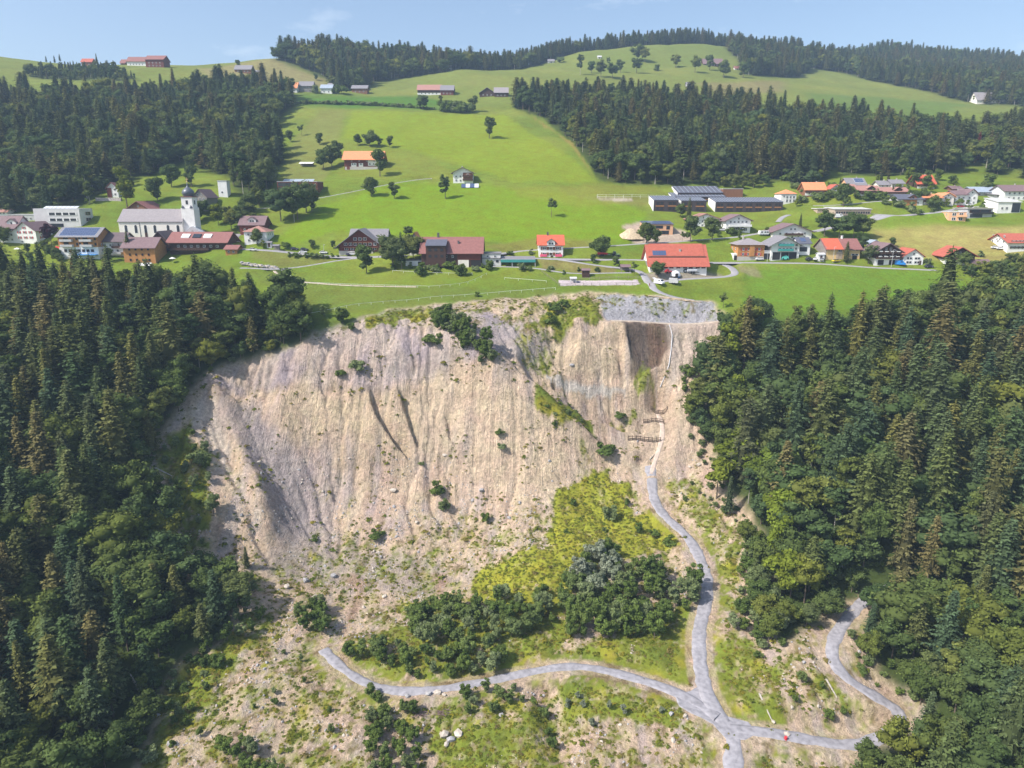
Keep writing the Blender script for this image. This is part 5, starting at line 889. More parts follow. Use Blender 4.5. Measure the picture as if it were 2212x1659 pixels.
class House:
    def __init__(s, zf, x0, x1, yb, ye, yr, d, label, roof='x', wall='white', rf='tile_brown', name='house', cat='house', yaw=0.0, over=.9, upper=None, group=None, base=3.0, thick=.28, z_up=None, lift=0):
        (x0, yb_), (x1, _) = zf(x0, yb), zf(x1, yb); _, ye_ = zf(0, ye); _, yr_ = zf(0, yr); xm = (x0 + x1) / 2
        p = hit(xm, yb_); yaw = R(yaw); s.W = (x1 - x0) * mpp(p.y, yb_) / max(.3, math.cos(yaw)); s.d = d; s.p = p
        z_at = lambda py, Y: CAM_H + ray(xm, py)[1] * Y - p.z
        s.h = z_at(ye_, p.y - (over if roof in ('x', 'hip') else 0)); cy = p.y + d / 2
        s.r = z_at(yr_, p.y if roof in ('y', 'flat') else p.y + d if roof == 'shed' else cy) - s.h
        if roof in ('x', 'y', 'hip', 'shed'): s.r = max(s.r, .6)
        s.h = max(s.h, 2.2); s.roof = roof; s.over = over; W, h, r = s.W, s.h, s.r
        s.e = empty(name, (p.x - math.sin(yaw) * d / 2, p.y + math.cos(yaw) * d / 2, p.z + lift), yaw, label, cat, group)
        X, Y = W / 2, d / 2
        def shell(z0, g=0.0, mat=wall, nm='wall', z1=h):
            b = MB(); x, y = X + g, Y + g
            if roof == 'x': b.prism([(-x, -y, z0), (-x, y, z0), (-x, y, h), (-x, 0, h + r), (-x, -y, h)], (2 * x, 0, 0))
            elif roof == 'y': b.prism([(-x, -y, z0), (x, -y, z0), (x, -y, h), (0, -y, h + r), (-x, -y, h)], (0, 2 * y, 0))
            elif roof == 'shed': b.prism([(-x, -y, z0), (-x, y, z0), (-x, y, h + r), (-x, -y, h)], (2 * x, 0, 0))
            else: b.box(-x, x, -y, y, z0, h)
            return b.build(nm, MATS[mat], s.e)
        if upper: MB().box(-X, X, -Y, Y, -base, h * upper[1]).build('wall', MATS[wall], s.e); shell(h * upper[1] + .001, .06, upper[0], 'upper_wall')
        else: shell(-base)
        o = over; t = thick; b = MB()
        if roof == 'x':
            k = r / Y
            for sg in (-1, 1): b.prism([(-X - o, sg * (Y + o), h - k * o + .06), (-X - o, 0, h + r + .06), (-X - o, 0, h + r + .06 + t), (-X - o, sg * (Y + o), h - k * o + .06 + t)], (W + 2 * o, 0, 0))
        elif roof == 'y':
            k = r / X
            for sg in (-1, 1): b.prism([(sg * (X + o), -Y - o, h - k * o + .06), (0, -Y - o, h + r + .06), (0, -Y - o, h + r + .06 + t), (sg * (X + o), -Y - o, h - k * o + .06 + t)], (0, d + 2 * o, 0))
        elif roof == 'hip':
            rl = max(W - d, .02) / 2 if W > d else .01; rd = max(d - W, .02) / 2 if d > W else .01; x, y = X + o, Y + o; z = h + .05
            b.poly([(-x, -y, z), (x, -y, z), (rl, -rd, h + r), (-rl, -rd, h + r)]).poly([(x, -y, z), (x, y, z), (rl, rd, h + r), (rl, -rd, h + r)]).poly([(x, y, z), (-x, y, z), (-rl, rd, h + r), (rl, rd, h + r)]).poly([(-x, y, z), (-x, -y, z), (-rl, -rd, h + r), (-rl, rd, h + r)]).poly([(-x, y, z), (x, y, z), (x, -y, z), (-x, -y, z)]).poly([(-rl, -rd, h + r), (rl, -rd, h + r), (rl, rd, h + r), (-rl, rd, h + r)])
        elif roof == 'shed':
            k = r / d; b.prism([(-X - o, -Y - o, h - k * o + .06), (-X - o, Y + o, h + r + k * o + .06), (-X - o, Y + o, h + r + k * o + .06 + t), (-X - o, -Y - o, h - k * o + .06 + t)], (W + 2 * o, 0, 0))
        else: b.box(-X - o, X + o, -Y - o, Y + o, h + .01, h + .35)
        s.rf = b.build('roof', MATS[rf], s.e)
    def win(s, x, z, w=1.2, h=1.3, face='f', frame='white_frame', shut=None, pane=True, name='window'):
        X, Y = s.W / 2, s.d / 2; loc, rz = {'f': ((x, -Y - .09, z), 0), 'r': ((X + .09, x, z), R(90)), 'l': ((-X - .09, x, z), R(-90))}[face]
        o = lp(link(name, PANE, s.e), loc, rz, (w, 1, h))
        if frame: link('frame', FRAME[frame], o)
        if shut: link('shutters', shut_mesh(shut), o)
        return s
    def wins(s, rows, cols, face='f', z0=1.6, dz=2.7, w=1.1, h=1.25, x0=-.8, x1=.8, **k):
        half = (s.W if face == 'f' else s.d) / 2
        for i in range(rows):
            for j in range(cols): s.win((x0 + (x1 - x0) * (j + .5) / cols) * half, z0 + i * dz, w, h, face, **k)
        return s
    def gwin(s, n=1, z=None, **k):
        for j in range(n): s.win((j - (n - 1) / 2) * 2.2, s.h + s.r * .32 if z is None else z, 1.0, 1.1, **k)
        return s
    def sgwin(s, n=1, face='r', **k):                                   # window in a side gable
        for j in range(n): s.win((j - (n - 1) / 2) * 2.2, s.h + s.r * .3, 1.0, 1.1, face, **k)
        return s
    def door(s, x, w=1.2, h=2.2, mat='dark_wood', face='f', name='door'):
        X, Y = s.W / 2, s.d / 2; b = MB().box(-w / 2, w / 2, -.08, .1, 0, h); o = b.build(name, MATS[mat], s.e); loc, rz = {'f': ((x, -Y - .08, 0), 0), 'r': ((X + .08, x, 0), R(90)), 'l': ((-X - .08, x, 0), R(-90))}[face]; lp(o, loc, rz); return s
    def garage(s, x, w=3, h=2.6): return s.door(x, w, h, 'dark', name='garage_door')
    def balcony(s, xa, xb, z, dep=1.4, rail='dark_wood', slab='white'):
        Y = -s.d / 2; b = MB().box(xa, xb, Y - dep, Y - .02, z - .22, z).build('balcony', MATS[slab], s.e)
        MB().box(xa, xb, Y - dep - .1, Y - dep - .01, z - .2, z + 1.0).box(xa - .1, xa - .01, Y - dep - .1, Y - .03, z - .2, z + 1.0).box(xb + .01, xb + .1, Y - dep - .1, Y - .03, z - .2, z + 1.0).build('railing', MATS[rail], b); return s
    def chimney(s, x=0, y=0, h=1.6, w=.7, mat='concrete'):
        z = s.h + s.r - (abs(y) / (s.d / 2) * s.r if s.roof == 'x' else abs(x) / (s.W / 2) * s.r if s.roof in ('y',) else 0) if s.roof != 'flat' else s.h
        MB().box(x - w / 2, x + w / 2, y - w / 2, y + w / 2, z - .6, z + h).box(x - w * .62, x + w * .62, y - w * .62, y + w * .62, z + h + .12, z + h + .26).build('chimney', MATS[mat], s.rf); return s
    def slope_pt(s, x, f, up=.0):
        """point on the front roof slope: f = 0 eave .. 1 ridge"""
        Y = s.d / 2; o = s.over; k = s.r / Y if s.roof == 'x' else s.r / s.d; y = -Y - o + f * (Y + o if s.roof == 'x' else s.d + 2 * o); return (x, y, s.h + k * (y + Y) + .06 + .28 + up)
    def on_slope(s, xa, xb, fa, fb, mat, name, up=.06, t=.1, mats=None, par=None):
        a, b_, c, d = s.slope_pt(xa, fa, up), s.slope_pt(xb, fa, up), s.slope_pt(xb, fb, up), s.slope_pt(xa, fb, up); return MB().prism([a, b_, c, d], (0, 0, t)).build(name, MATS[mat], par or s.rf)
    def solar(s, xa, xb, fa, fb, nx, ny):
        for i in range(nx):
            for j in range(ny):
                u, v = (xb - xa) / nx, (fb - fa) / ny; s.on_slope(xa + i * u + u * .05, xa + (i + 1) * u - u * .05, fa + j * v + v * .05, fa + (j + 1) * v - v * .05, 'solar', 'solar_panel', .08)
        s.on_slope(xa - .1, xb + .1, fa - .01, fb + .01, 'solar_rim', 'panel_frame', .01, .06); return s
    def dormer(s, x, w, h, f=.25, rf='tile_brown', wall='white', nwin=1, dep=3.0):
        px, py, pz = s.slope_pt(x, f); y1 = py + dep; b = MB().prism([(px - w / 2, py, pz - .8), (px + w / 2, py, pz - .8), (px + w / 2, py, pz + h), (px, py, pz + h + w * .32), (px - w / 2, py, pz + h)], (0, dep, 0)).build('dormer', MATS[wall], s.e)
        m = MB()
        for sg in (-1, 1): m.prism([(px + sg * (w / 2 + .5), py - .5, pz + h - .3), (px, py - .5, pz + h + w * .32 + .05), (px, py - .5, pz + h + w * .32 + .25), (px + sg * (w / 2 + .5), py - .5, pz + h - .1)], (0, dep + 1.2, 0))
        m.build('dormer_roof', MATS[rf], b)
        for i in range(nwin): o = lp(link('window', PANE, b), (px + (i - (nwin - 1) / 2) * 1.3, py - .06, pz + h * .45), 0, (.9, 1, 1.0)); 
        return s
    def box(s, name, mat, *a): MB().box(*a).build(name, MATS[mat], s.e); return s
SH = lambda z, x, y: z(x, y)
# ---- left village
h = House(A, 300, 680, 665, 512, 505, 13, 'white concrete school block with two rows of wide windows and rooftop panels', 'flat', 'offwhite', 'palegrey', 'school_building', 'building', over=.0)
for r_ in (0, 1):
    for c_ in (0, 1): h.win((-.22 + c_ * .66) * h.W / 2 * .9 + 2, h.h * (.42 + .32 * r_), h.W * .33, h.h * .17)
for z_ in (.42, .75): h.win(1.5, h.h * z_, 5, 2, 'r', frame='pale_wood')
h.win(-1, h.h * .12, 8, 2, frame=None); h.win(2.0, h.h * .1, 7, 2.2, 'r', frame=None)
for i in range(8): MB().prism([(-h.W * .30 + i * h.W * .093, -5.6, h.h + .36), (-h.W * .30 + (i + .92) * h.W * .093, -5.6, h.h + .36), (-h.W * .30 + (i + .92) * h.W * .093, -2.5, h.h + 1.6), (-h.W * .30 + i * h.W * .093, -2.5, h.h + 1.6)], (0, .05, .1)).build('solar_panel', MATS['solar_rim'], h.rf)
House(A, -60, 150, 790, 668, 572, 14, 'white house with mauve roof cut by the left edge', 'x', 'white', 'tile_mauve').wins(2, 4, z0=1.6).dormer(4, 5, 1.2, .35, 'tile_mauve')
House(A, 125, 322, 800, 690, 622, 15, 'white gabled house with dark red shutters beside the copper beech', 'y', 'white', 'tile_mauve', yaw=-8).wins(2, 3, z0=3.4, dz=2.9, shut='red_paint').gwin(1, shut='red_paint').wins(2, 3, 'r', z0=3.4, dz=2.9, shut='red_paint').win(-2.5, 1.2, .9, .9)
House(A, 75, 300, 612, 560, 535, 10, 'long low grey building behind the white gabled house', 'flat', 'palegrey', 'palegrey', over=.2).wins(1, 5)
House(A, -20, 62, 568, 535, 508, 8, 'tiny pale house with pink roof at the far left', 'x', 'white', 'tile_pink').wins(1, 2)
h = House(A, 508, 832, 925, 738, 668, 14, 'apartment house with orange timber storeys above white ground floor and solar roof', 'x', 'white', 'roof_grey', upper=('orange_wood', .52), over=1.2)
h.wins(1, 7, z0=h.h * .36, w=1.5, h=1.4, frame='dark_wood').solar(-h.W * .46, h.W * .46, .1, .92, 14, 4)
for z_ in (.55, .78):
    for xa in (-.42, .08): h.balcony(xa * h.W, (xa + .3) * h.W, h.h * z_, 1.5, 'palegrey', 'palegrey'); h.win((xa + .12) * h.W, h.h * (z_ + .1), 2.6, 1.9, frame=None)
    for xx in (-.02, .05, .45): h.win(xx * h.W, h.h * (z_ + .1), 1.1, 1.5, frame='dark_wood')
h.box('awning', 'blue_tarp', -1, h.W * .48, -h.d / 2 - 3, -h.d / 2 - .1, h.h * .17, h.h * .2).wins(2, 3, 'r', z0=h.h * .36, dz=3)
h = House(A, 832, 1035, 900, 778, 710, 13, 'white house with dark brown roof next to the solar apartment house', 'x', 'white', 'tile_dark', over=1.2); h.wins(2, 3, z0=h.h * .35, dz=h.h * .35).balcony(h.W * .1, h.W * .45, h.h * .55, 1.6, 'dark_wood').balcony(-h.W * .48, h.W * .48, h.h * .14, 2.5, 'palegrey').box('bay', 'darkmetal', h.W * .12, h.W * .36, -h.d / 2 - 1.3, -h.d / 2 + .2, h.h * .56, h.h * .84)
h = House(A, 1040, 1300, 960, 828, 750, 13, 'house clad in bright orange boards with dark mauve roof', 'x', 'orange_wood', 'tile_mauve', over=1.2); h.wins(3, 4, z0=1.6, dz=h.h * .33, w=1.0, h=1.2, frame='dark_wood')
h = House(A, 1420, 1890, 880, 783, 706, 16, 'long dark wooden inn with red brown roof and three skylights', 'x', 'dark_wood', 'tile_brown', name='inn', cat='inn', over=1.6)
for xx in (-.32, -.12, .07): h.on_slope(xx * h.W, (xx + .14) * h.W, .42, .72, 'glass' if xx == -.12 else 'white_frame', 'skylight', .02, .5)
h.wins(1, 7, z0=h.h * .6, w=1.4, h=1.3).balcony(-h.W * .48, h.W * .2, h.h * .3, 1.6, 'dark_wood').chimney(-h.W * .2, 1)
h = House(A, 1258, 1420, 860, 790, 700, 14, 'dark wooden gable wing at the left of the inn', 'y', 'dark_wood', 'tile_dark', over=1.0); h.gwin(1).balcony(-h.W * .4, h.W * .5, h.h * .4, 3.5, 'brown_wood').chimney(h.W * .3, 3)
House(A, 1880, 1975, 892, 846, 815, 8, 'small wooden annex with brown roof at the right of the inn', 'x', 'orange_wood', 'tile_brown').wins(1, 2)
# ---- church
h = House(A, 1003, 1530, 748, 615, 515, 15.5, 'white church with grey slate roof, arched windows and onion domed tower', 'x', 'cream', 'slate', 'church', 'church', over=.5, base=4)
def arch(w, hh, n=7):
    pts = [(-w / 2, 0, 0), (w / 2, 0, 0)] + [(w / 2 * math.cos(math.pi * i / n), 0, hh - w / 2 + w / 2 * math.sin(math.pi * i / n)) for i in range(n + 1)]; return pts
for zx in (1060, 1142, 1222, 1300, 1410, 1492):
    x = (zx - 1266.5) / 527 * h.W; o = MB().prism([(a, 0, c) for a, b, c in arch(1.5, h.h * .5)], (0, -.05, 0)).build('window', MATS['glass'], h.e, (x, -h.d / 2 - .02, h.h * .28)); MB().prism([(a, 0, c) for a, b, c in arch(1.95, h.h * .53)], (0, -.02, 0)).build('frame', MATS['white_frame'], o, (0, .0, -.25))
h.door(-h.W * .085, 1.4, 2.6).box('downpipe', 'darkmetal', -h.W * .175, -h.W * .17, -h.d / 2 - .2, -h.d / 2 - .02, 0, h.h)
for i in range(3): h.win(-4 + i * 4, h.h * .55, 1.3, 4, 'l', frame=None)
tw = 1.05 * .2594 * 100 * mpp(h.p.y, 500); tx = h.W / 2 + tw / 2 - .4; ty = -h.d / 2 + tw / 2 + 1.5; tz = CAM_H + ray(410, A(0, 412)[1])[1] * (h.p.y + 3) - h.p.z
tower = MB().box(tx - tw / 2, tx + tw / 2, ty - tw / 2, ty + tw / 2, -3, tz * .74).build('tower', MATS['white'], h.e); w2 = tw / 2 * .86
MB().box(tx - w2, tx + w2, ty - w2, ty + w2, tz * .74 + .01, tz).build('belfry', MATS['white'], tower)
MB().box(tx - w2 - .35, tx + w2 + .35, ty - w2 - .35, ty + w2 + .35, tz + .01, tz + .4).build('cornice', MATS['tile_brown'], tower)
for dx, dy, rz in ((0, -w2 - .03, 0), (-w2 - .03, 0, R(-90)), (w2 + .03, 0, R(90))): lp(link('window', PANE, tower), (tx + dx, ty + dy, tz * .87), rz, (1.3, 1, 2.2))
for sg in (-1, 1): MB().prism([(tx + sg * w2 * .75 - .9, ty - tw / 2 - .25, tz * .73), (tx + sg * w2 * .75 + .9, ty - tw / 2 - .25, tz * .73), (tx + sg * w2 * .75, ty - tw / 2 - .25, tz * .73 + 1.5)], (0, .5, 0)).build('gablet', MATS['metal_dark'], tower)
mat_plain('dome_copper', (.10, .115, .14), .35, .25, 1.2, .5)
dh = (410 - 325) * .2594 * mpp(h.p.y, 440); prof = [(.80, 0), (.86, .05), (1.02, .18), (1.10, .32), (1.05, .46), (.86, .62), (.55, .76), (.28, .88), (.14, 1.0), (.10, 1.15), (.05, 1.35)]; b = MB(); n = 16
for (r_, z_) in prof: b.v += [(tx + w2 * r_ * math.cos(6.283 * i / n), ty + w2 * r_ * math.sin(6.283 * i / n), tz + .4 + dh * z_) for i in range(n)]
for k in range(len(prof) - 1): b.f += [(k * n + i, k * n + (i + 1) % n, (k + 1) * n + (i + 1) % n, (k + 1) * n + i) for i in range(n)]; b.mi += [0] * n
b.f.append(tuple(range((len(prof) - 1) * n, len(prof) * n))); b.mi.append(0); dome = b.build('dome', MATS['dome_copper'], h.e); dome.data.polygons.foreach_set('use_smooth', [True] * len(dome.data.polygons))
zt = tz + .4 + dh * 1.35; MB().tube([(tx, ty, zt - .3), (tx, ty, zt + 2.6)], .12).box(tx - .8, tx + .8, ty - .1, ty + .1, zt + 1.5, zt + 1.75).build('cross', MATS['yellow'], dome); MB().tube([(tx, ty, zt + .1), (tx, ty, zt + .35), (tx, ty, zt + .6)], [.2, .42, .2], 8).build('ball', MATS['yellow'], dome)
MB().prism([(tx - 1, ty - tw / 2 - 3.2, -3), (tx + tw / 2 + 4, ty - tw / 2 - 3.2, -3), (tx + tw / 2 + 4, ty - tw / 2 - 3.2, 3.2), (tx + 2.5, ty - tw / 2 - 3.2, 6.2), (tx - 1, ty - tw / 2 - 3.2, 3.4)], (0, 6, 0)).build('sacristy', MATS['palegrey'], h.e)
House(A, 1065, 1250, 545, 505, 450, 13, 'house with red brown roof peeking above the church nave', 'y', 'brown_wood', 'tile_brown', yaw=-10, over=1.3).gwin(1)
h = House(A, 1618, 1735, 525, 410, 348, 13, 'tall grey shingled house with white window frames behind the church tower', 'y', 'shingle_wood', 'tile_mauve', yaw=-6, base=5); h.wins(3, 3, z0=2, dz=h.h * .3, w=1.3, h=1.5).gwin(2)
h = House(A, 1824, 1898, 412, 278, 268, 5.5, 'slim white windowless transformer tower on the green slope', 'flat', 'white', 'palegrey', 'tower', 'tower', over=.25); h.win(-.5, h.h * .3, .9, .9, frame=None)
h = House(A, 900, 990, 415, 335, 292, 10, 'small white and red house half hidden by the lime tree', 'y', 'white', 'tile_brown'); h.wins(2, 2, z0=2, dz=2.9).box('wooden_bay', 'red_wood', -h.W / 2 - .05, -h.W * .1, -h.d / 2 - .25, -h.d / 2 + .1, 0, h.h)
tag(MB().prism([(-8, -1, -1.5), (8, -1, -1.5), (8, -.3, 2), (-8, -.3, 2)], (0, 1.5, 0)).build('stone_wall', mat_plain('rubble_wall', (.42, .38, .36), .95, .4, 1.6, bump=.3), None, at(*A(905, 440)) - Vector((0, 0, .3))), 'rough stone wall below the small white and red house', 'wall')
h = House(A, 2000, 2200, 705, 640, 572, 12, 'brown roofed house with a dormer behind the white hip roofed house', 'x', 'red_wood', 'tile_mauve'); h.dormer(0, 4.5, 1.5, .3, 'tile_mauve', 'offwhite', 2).wins(1, 4)
h = House(B, 195, 380, 800, 702, 650, 12.5, 'white house with pink hip roof beside the village street', 'hip', 'white', 'tile_pink', over=.8); h.wins(2, 4, z0=1.8, dz=3.2).wins(2, 3, 'r', z0=1.8, dz=3.2)
# ---- meadow buildings
h = House(B, 472, 805, 405, 285, 275, 15, 'dark red wooden flat roofed apartment block at the meadow foot', 'flat', 'red_wood', 'palegrey', name='apartment_block', cat='building', over=.15)
for i in range(3): MB().prism([(-h.W * .4 + i * h.W * .26, -4, h.h + .36), (-h.W * .4 + (i + .95) * h.W * .26, -4, h.h + .36), (-h.W * .4 + (i + .95) * h.W * .26, 0, h.h + 1.9), (-h.W * .4 + i * h.W * .26, 0, h.h + 1.9)], (0, .05, .12)).build('solar_panel', MATS['metal_blue'], h.rf)
for z_ in (.2, .52, .82): h.win(-h.W * .36, h.h * z_, 6, 2.1, frame=None).win(-h.W * .12, h.h * z_, 8, 2.1, frame=None)
for z_ in (.2, .5, .8):
    for x_ in (.12, .24, .36, .44): h.win(h.W * x_, h.h * z_, 1.1, 1.5)
h = House(B, 1027, 1338, 183, 90, 32, 15, 'long dark red barn with bright orange roof on the meadow', 'x', 'red_wood', 'tile_orange', 'barn', 'barn', over=1.6, base=6); h.box('white_panel', 'white', -h.W * .32, -h.W * .18, -h.d / 2 - .1, -h.d / 2 + .05, h.h * .28, h.h * .6).box('white_panel', 'white', -h.W * .12, 0, -h.d / 2 - .1, -h.d / 2 + .05, h.h * .28, h.h * .58).box('white_panel', 'white', h.W * .13, h.W * .36, -h.d / 2 - .1, -h.d / 2 + .05, h.h * .35, h.h * .86).box('plinth', 'concrete', -h.W * .49, h.W * .49, -h.d / 2 - .12, -h.d / 2 + .1, -3, h.h * .26)
for x_ in (-.28, -.22, -.06, .18, .28): h.win(x_ * h.W, h.h * .5, 1.2, 1.2)
h.door(-h.W * .4, 2.2, 2.3, 'red_wood').chimney(h.W * .28, .5).wins(1, 4, z0=h.h * .78, w=1, h=.8)
h = House(B, 1930, 2095, 295, 208, 166, 12, 'white chalet with dark balconies alone on the meadow', 'y', 'white', 'tile_mauve', over=1.5, base=5); h.balcony(0, h.W * .5, h.h * .62, 1.5).balcony(0, h.W * .5, h.h * .25, 1.5).wins(2, 2, z0=h.h * .25, dz=h.h * .38, x0=-.9, x1=-.05).box('wood_cladding', 'brown_wood', .05, h.W * .49, -h.d / 2 - .12, -h.d / 2 + .02, h.h * .3, h.h * 1.0).win(h.W * .25, h.h * .78, 1.6, 1.6).chimney(-1, 2)
p = at(*B(2070, 338)); e = empty('ground_solar_array', p, 0, 'solar array standing on the meadow below the white chalet', 'solar array')
for i in range(4): MB().prism([(-6 + i * 3, 0, .4), (-3.15 + i * 3, 0, .4), (-3.15 + i * 3, 3.2, 3.0), (-6 + i * 3, 3.2, 3.0)], (0, 0, .12)).build('solar_panel', MATS['solar_rim' if i % 2 else 'solar'], e)
for x_ in (-5, 0, 5): MB().tube([(x_, 2.6, -.5), (x_, 2.6, 2.5)], .08).build('post', MATS['metal'], e)
p = at(*B(710, 158)); e = empty('field_shelter', p, 0, 'small white roofed field shelter on the rough pasture', 'shelter'); MB().prism([(-5.2, -2, 2), (5.2, -2, 2), (5.2, 2, 3.2), (-5.2, 2, 3.2)], (0, 0, .2)).build('roof', MATS['white'], e); MB().box(-5, 5, 1.4, 1.6, -.5, 2.8).build('wall', MATS['grey_wood'], e)
# ---- village street
h = House(B, 985, 1335, 880, 812, 682, 14, 'red wooden chalet with broad gable and rows of windows on the village street', 'y', 'red_wood', 'roof_grey', 'chalet', 'house', over=2.2, base=3); h.wins(1, 6, z0=h.h * .55, w=2, h=1.4, frame='white_frame')
for k, (n_, z_) in enumerate(((7, 1.12), (3, 1.75))): [h.win((j - (n_ - 1) / 2) * h.W * .115, h.h * z_, 1.8, 1.5, frame='white_frame') for j in range(n_)]
for z_ in (.92, 1.55): h.box('balcony', 'brown_wood', -h.W * (.42 if z_ < 1 else .22), h.W * (.42 if z_ < 1 else .22), -h.d / 2 - 1.3, -h.d / 2 - .1, h.h * z_ - 1.0, h.h * z_ - .75)
h.box('plinth', 'concrete', -h.W * .51, h.W * .3, -h.d / 2 - .6, -h.d / 2 + .05, -2, h.h * .3)
h = House(B, 1070, 1372, 800, 765, 680, 14, 'long grey roofed rear wing with white wall behind the red chalet', 'x', 'white', 'roof_grey', over=.8); h.wins(1, 5)
h = House(B, 1668, 2165, 990, 872, 748, 18, 'long farmhouse barn with dull red roof and dark wooden walls', 'x', 'dark_wood', 'tile_brown', 'farmhouse', 'farmhouse', over=1.2); h.box('stone_front', 'cream', h.W * .11, h.W * .29, -h.d / 2 - .25, -h.d / 2 + .05, -1, h.h * .46).box('plank_front', 'red_wood', h.W * .1, h.W * .49, -h.d / 2 - .2, -h.d / 2 + .02, h.h * .47, h.h * .97).win(h.W * .16, h.h * .3, 1.2, 1.2).win(h.W * .25, h.h * .3, 1.2, 1.2).door(h.W * .205, 1.4, 2.4).garage(h.W * .41, 5, 3.2).chimney(-h.W * .24, 0, 2.2, 1.0, 'darkmetal').chimney(h.W * .11, -4, 1.4, .8, 'darkmetal')
h.wins(2, 3, z0=h.h * .25, dz=h.h * .45, x0=-.5, x1=.15)
px_, py_, pz_ = h.slope_pt(-h.W * .25, .03); MB().box(px_ - h.W * .165, px_ + h.W * .165, py_ - 1.2, py_ + 6, 0, pz_ + 3.6).build('projecting_wing', MATS['dark_wood'], h.e); MB().prism([(px_ - h.W * .175, py_ - 1.7, pz_ + 3.62), (px_ + h.W * .175, py_ - 1.7, pz_ + 3.62), (px_ + h.W * .175, py_ + 7, pz_ + 6.2), (px_ - h.W * .175, py_ + 7, pz_ + 6.2)], (0, 0, .25)).build('wing_roof', MATS['metal_dark'], h.e)
for i in range(3):
    for z_ in (1.6, -1.5): lp(link('window', PANE, h.e), (px_ + (i - 1) * 3, py_ - 1.26, pz_ + z_), 0, (1.5, 1, 1.3))
h = House(B, 1560, 1662, 895, 800, 710, 12, 'white gabled house with orange roof and blue balcony at the farm', 'y', 'offwhite', 'tile_orange', over=.8); h.balcony(-h.W * .3, h.W * .5, h.h * .85, 1.6, 'blue_paint').win(1, h.h * 1.05, 1.8, 1.8).wins(2, 2, z0=h.h * .2, dz=h.h * .35)
h = House(B, 1535, 1790, 985, 942, 935, 6, 'low white garden building with terrace roof below the farmhouse', 'flat', 'white', 'roof_grey', over=.3); h.garage(0, 3, 2.2).win(4, 1.3).door(7, 1, 2)
h = House(C, 82, 235, 985, 885, 872, 12, 'white two storey annex with dark flat roof beside the farmhouse', 'flat', 'offwhite', 'roof_grey', over=.3); h.wins(1, 2, z0=h.h * .8, w=1, h=1).win(3, 2.4, 1.4, 1.2, frame=None).box('ledge', 'roof_grey', -h.W * .5, h.W * .5, -h.d / 2 - .5, -h.d / 2 + .1, h.h * .62, h.h * .68)
p = at(*C(380, 992)); s_ = mpp(p.y, 576); e = empty('carport', p, 0, 'long open carport with teal canopy beside the annex', 'carport'); L_ = 145 * .2594 * s_; MB().prism([(-L_, -.5, 3.4), (L_, -.5, 3.4), (L_, 7, 4.6), (-L_, 7, 4.6)], (0, 0, .25)).build('roof', MATS['roof_grey'], e); MB().box(-L_, L_, -.6, -.51, 2.3, 3.7).build('canopy', MATS['teal'], e); MB().box(-L_, L_, 7, 7.3, -1, 4.4).build('rear_wall', MATS['dark_wood'], e)
for x_ in (-L_ + .15, -L_ / 3, L_ / 3, L_ - .15): MB().box(x_ - .15, x_ + .15, -.4, -.1, -.8, 3.4).build('post', MATS['palegrey'], e)
h = House(C, 552, 755, 912, 808, 731, 12.5, 'white house with bright red roof and purple flowers at the street', 'x', 'white', 'tile_bright', over=.9); h.wins(2, 3, z0=h.h * .26, dz=h.h * .44, w=1.8, h=1.5, shut='brown_wood').dormer(0, 4.2, 2.0, .0, 'tile_bright', 'offwhite', 2).door(.5, 1.3, 2.4).chimney(-1.5, 0, 1.6, .9, 'darkmetal').wins(2, 2, 'l', z0=2)
for x_ in (-.3, .32): h.box('flower_box', 'pink_paint', x_ * h.W - 1.8, x_ * h.W + 1.8, -h.d / 2 - .5, -h.d / 2 - .1, .3, 1.5)
h = House(C, 1422, 1668, 728, 640, 615, 11, 'brick house under construction with solar roof and scaffold', 'shed', 'orange_plaster', 'metal_dark', 'house_shell', 'house', over=.4)
h.win(h.W * .1, h.h * .25, 9, 2, frame=None).win(h.W * .33, h.h * .7, 2, 2, frame=None).win(-h.W * .02, h.h * .75, 6, 1.6, frame=None)
for i in range(6): h.on_slope(-h.W * .45 + i * h.W * .15, -h.W * .45 + (i + .93) * h.W * .15, .1, .9, 'solar', 'solar_panel', .03)
for x_ in (-.56, -.5, -.4): h.box('scaffold_post', 'metal', x_ * h.W, x_ * h.W + .12, -h.d / 2 - 1.5, -h.d / 2 - 1.38, -1, h.h + 1)
for z_ in (.3, .62, .95): h.box('scaffold_deck', 'pale_wood', -h.W * .57, -h.W * .38, -h.d / 2 - 1.5, -h.d / 2 - .3, h.h * z_, h.h * z_ + .1)
g_ = np.random.default_rng(9); p = at(*C(1330, 750)); n = 14; ang = np.linspace(0, 6.283, n, endpoint=False); V = [(0, 0, 4.6)]; 
for r_, z_ in ((2, 3.9), (4.5, 2.2), (7.5, .4), (9, -1.2)): V += [(math.cos(a) * r_ * g_.uniform(.85, 1.15), math.sin(a) * r_ * .8 * g_.uniform(.85, 1.15), z_ + g_.uniform(-.3, .3)) for a in ang]
b = MB(); b.v = V; b.f = [(0, 1 + i, 1 + (i + 1) % n) for i in range(n)] + [(1 + k * n + i, 1 + (k + 1) * n + i, 1 + (k + 1) * n + (i + 1) % n, 1 + k * n + (i + 1) % n) for k in range(3) for i in range(n)]; b.mi = [0] * len(b.f); o = b.build('earth_heap', mat_plain('excavated_earth', (.50, .40, .27), .95, .25, .9, bump=.2), None, (p.x, p.y + 4, p.z + .5)); tag(o, 'sandy heap of excavated earth beside the building site', 'heap')
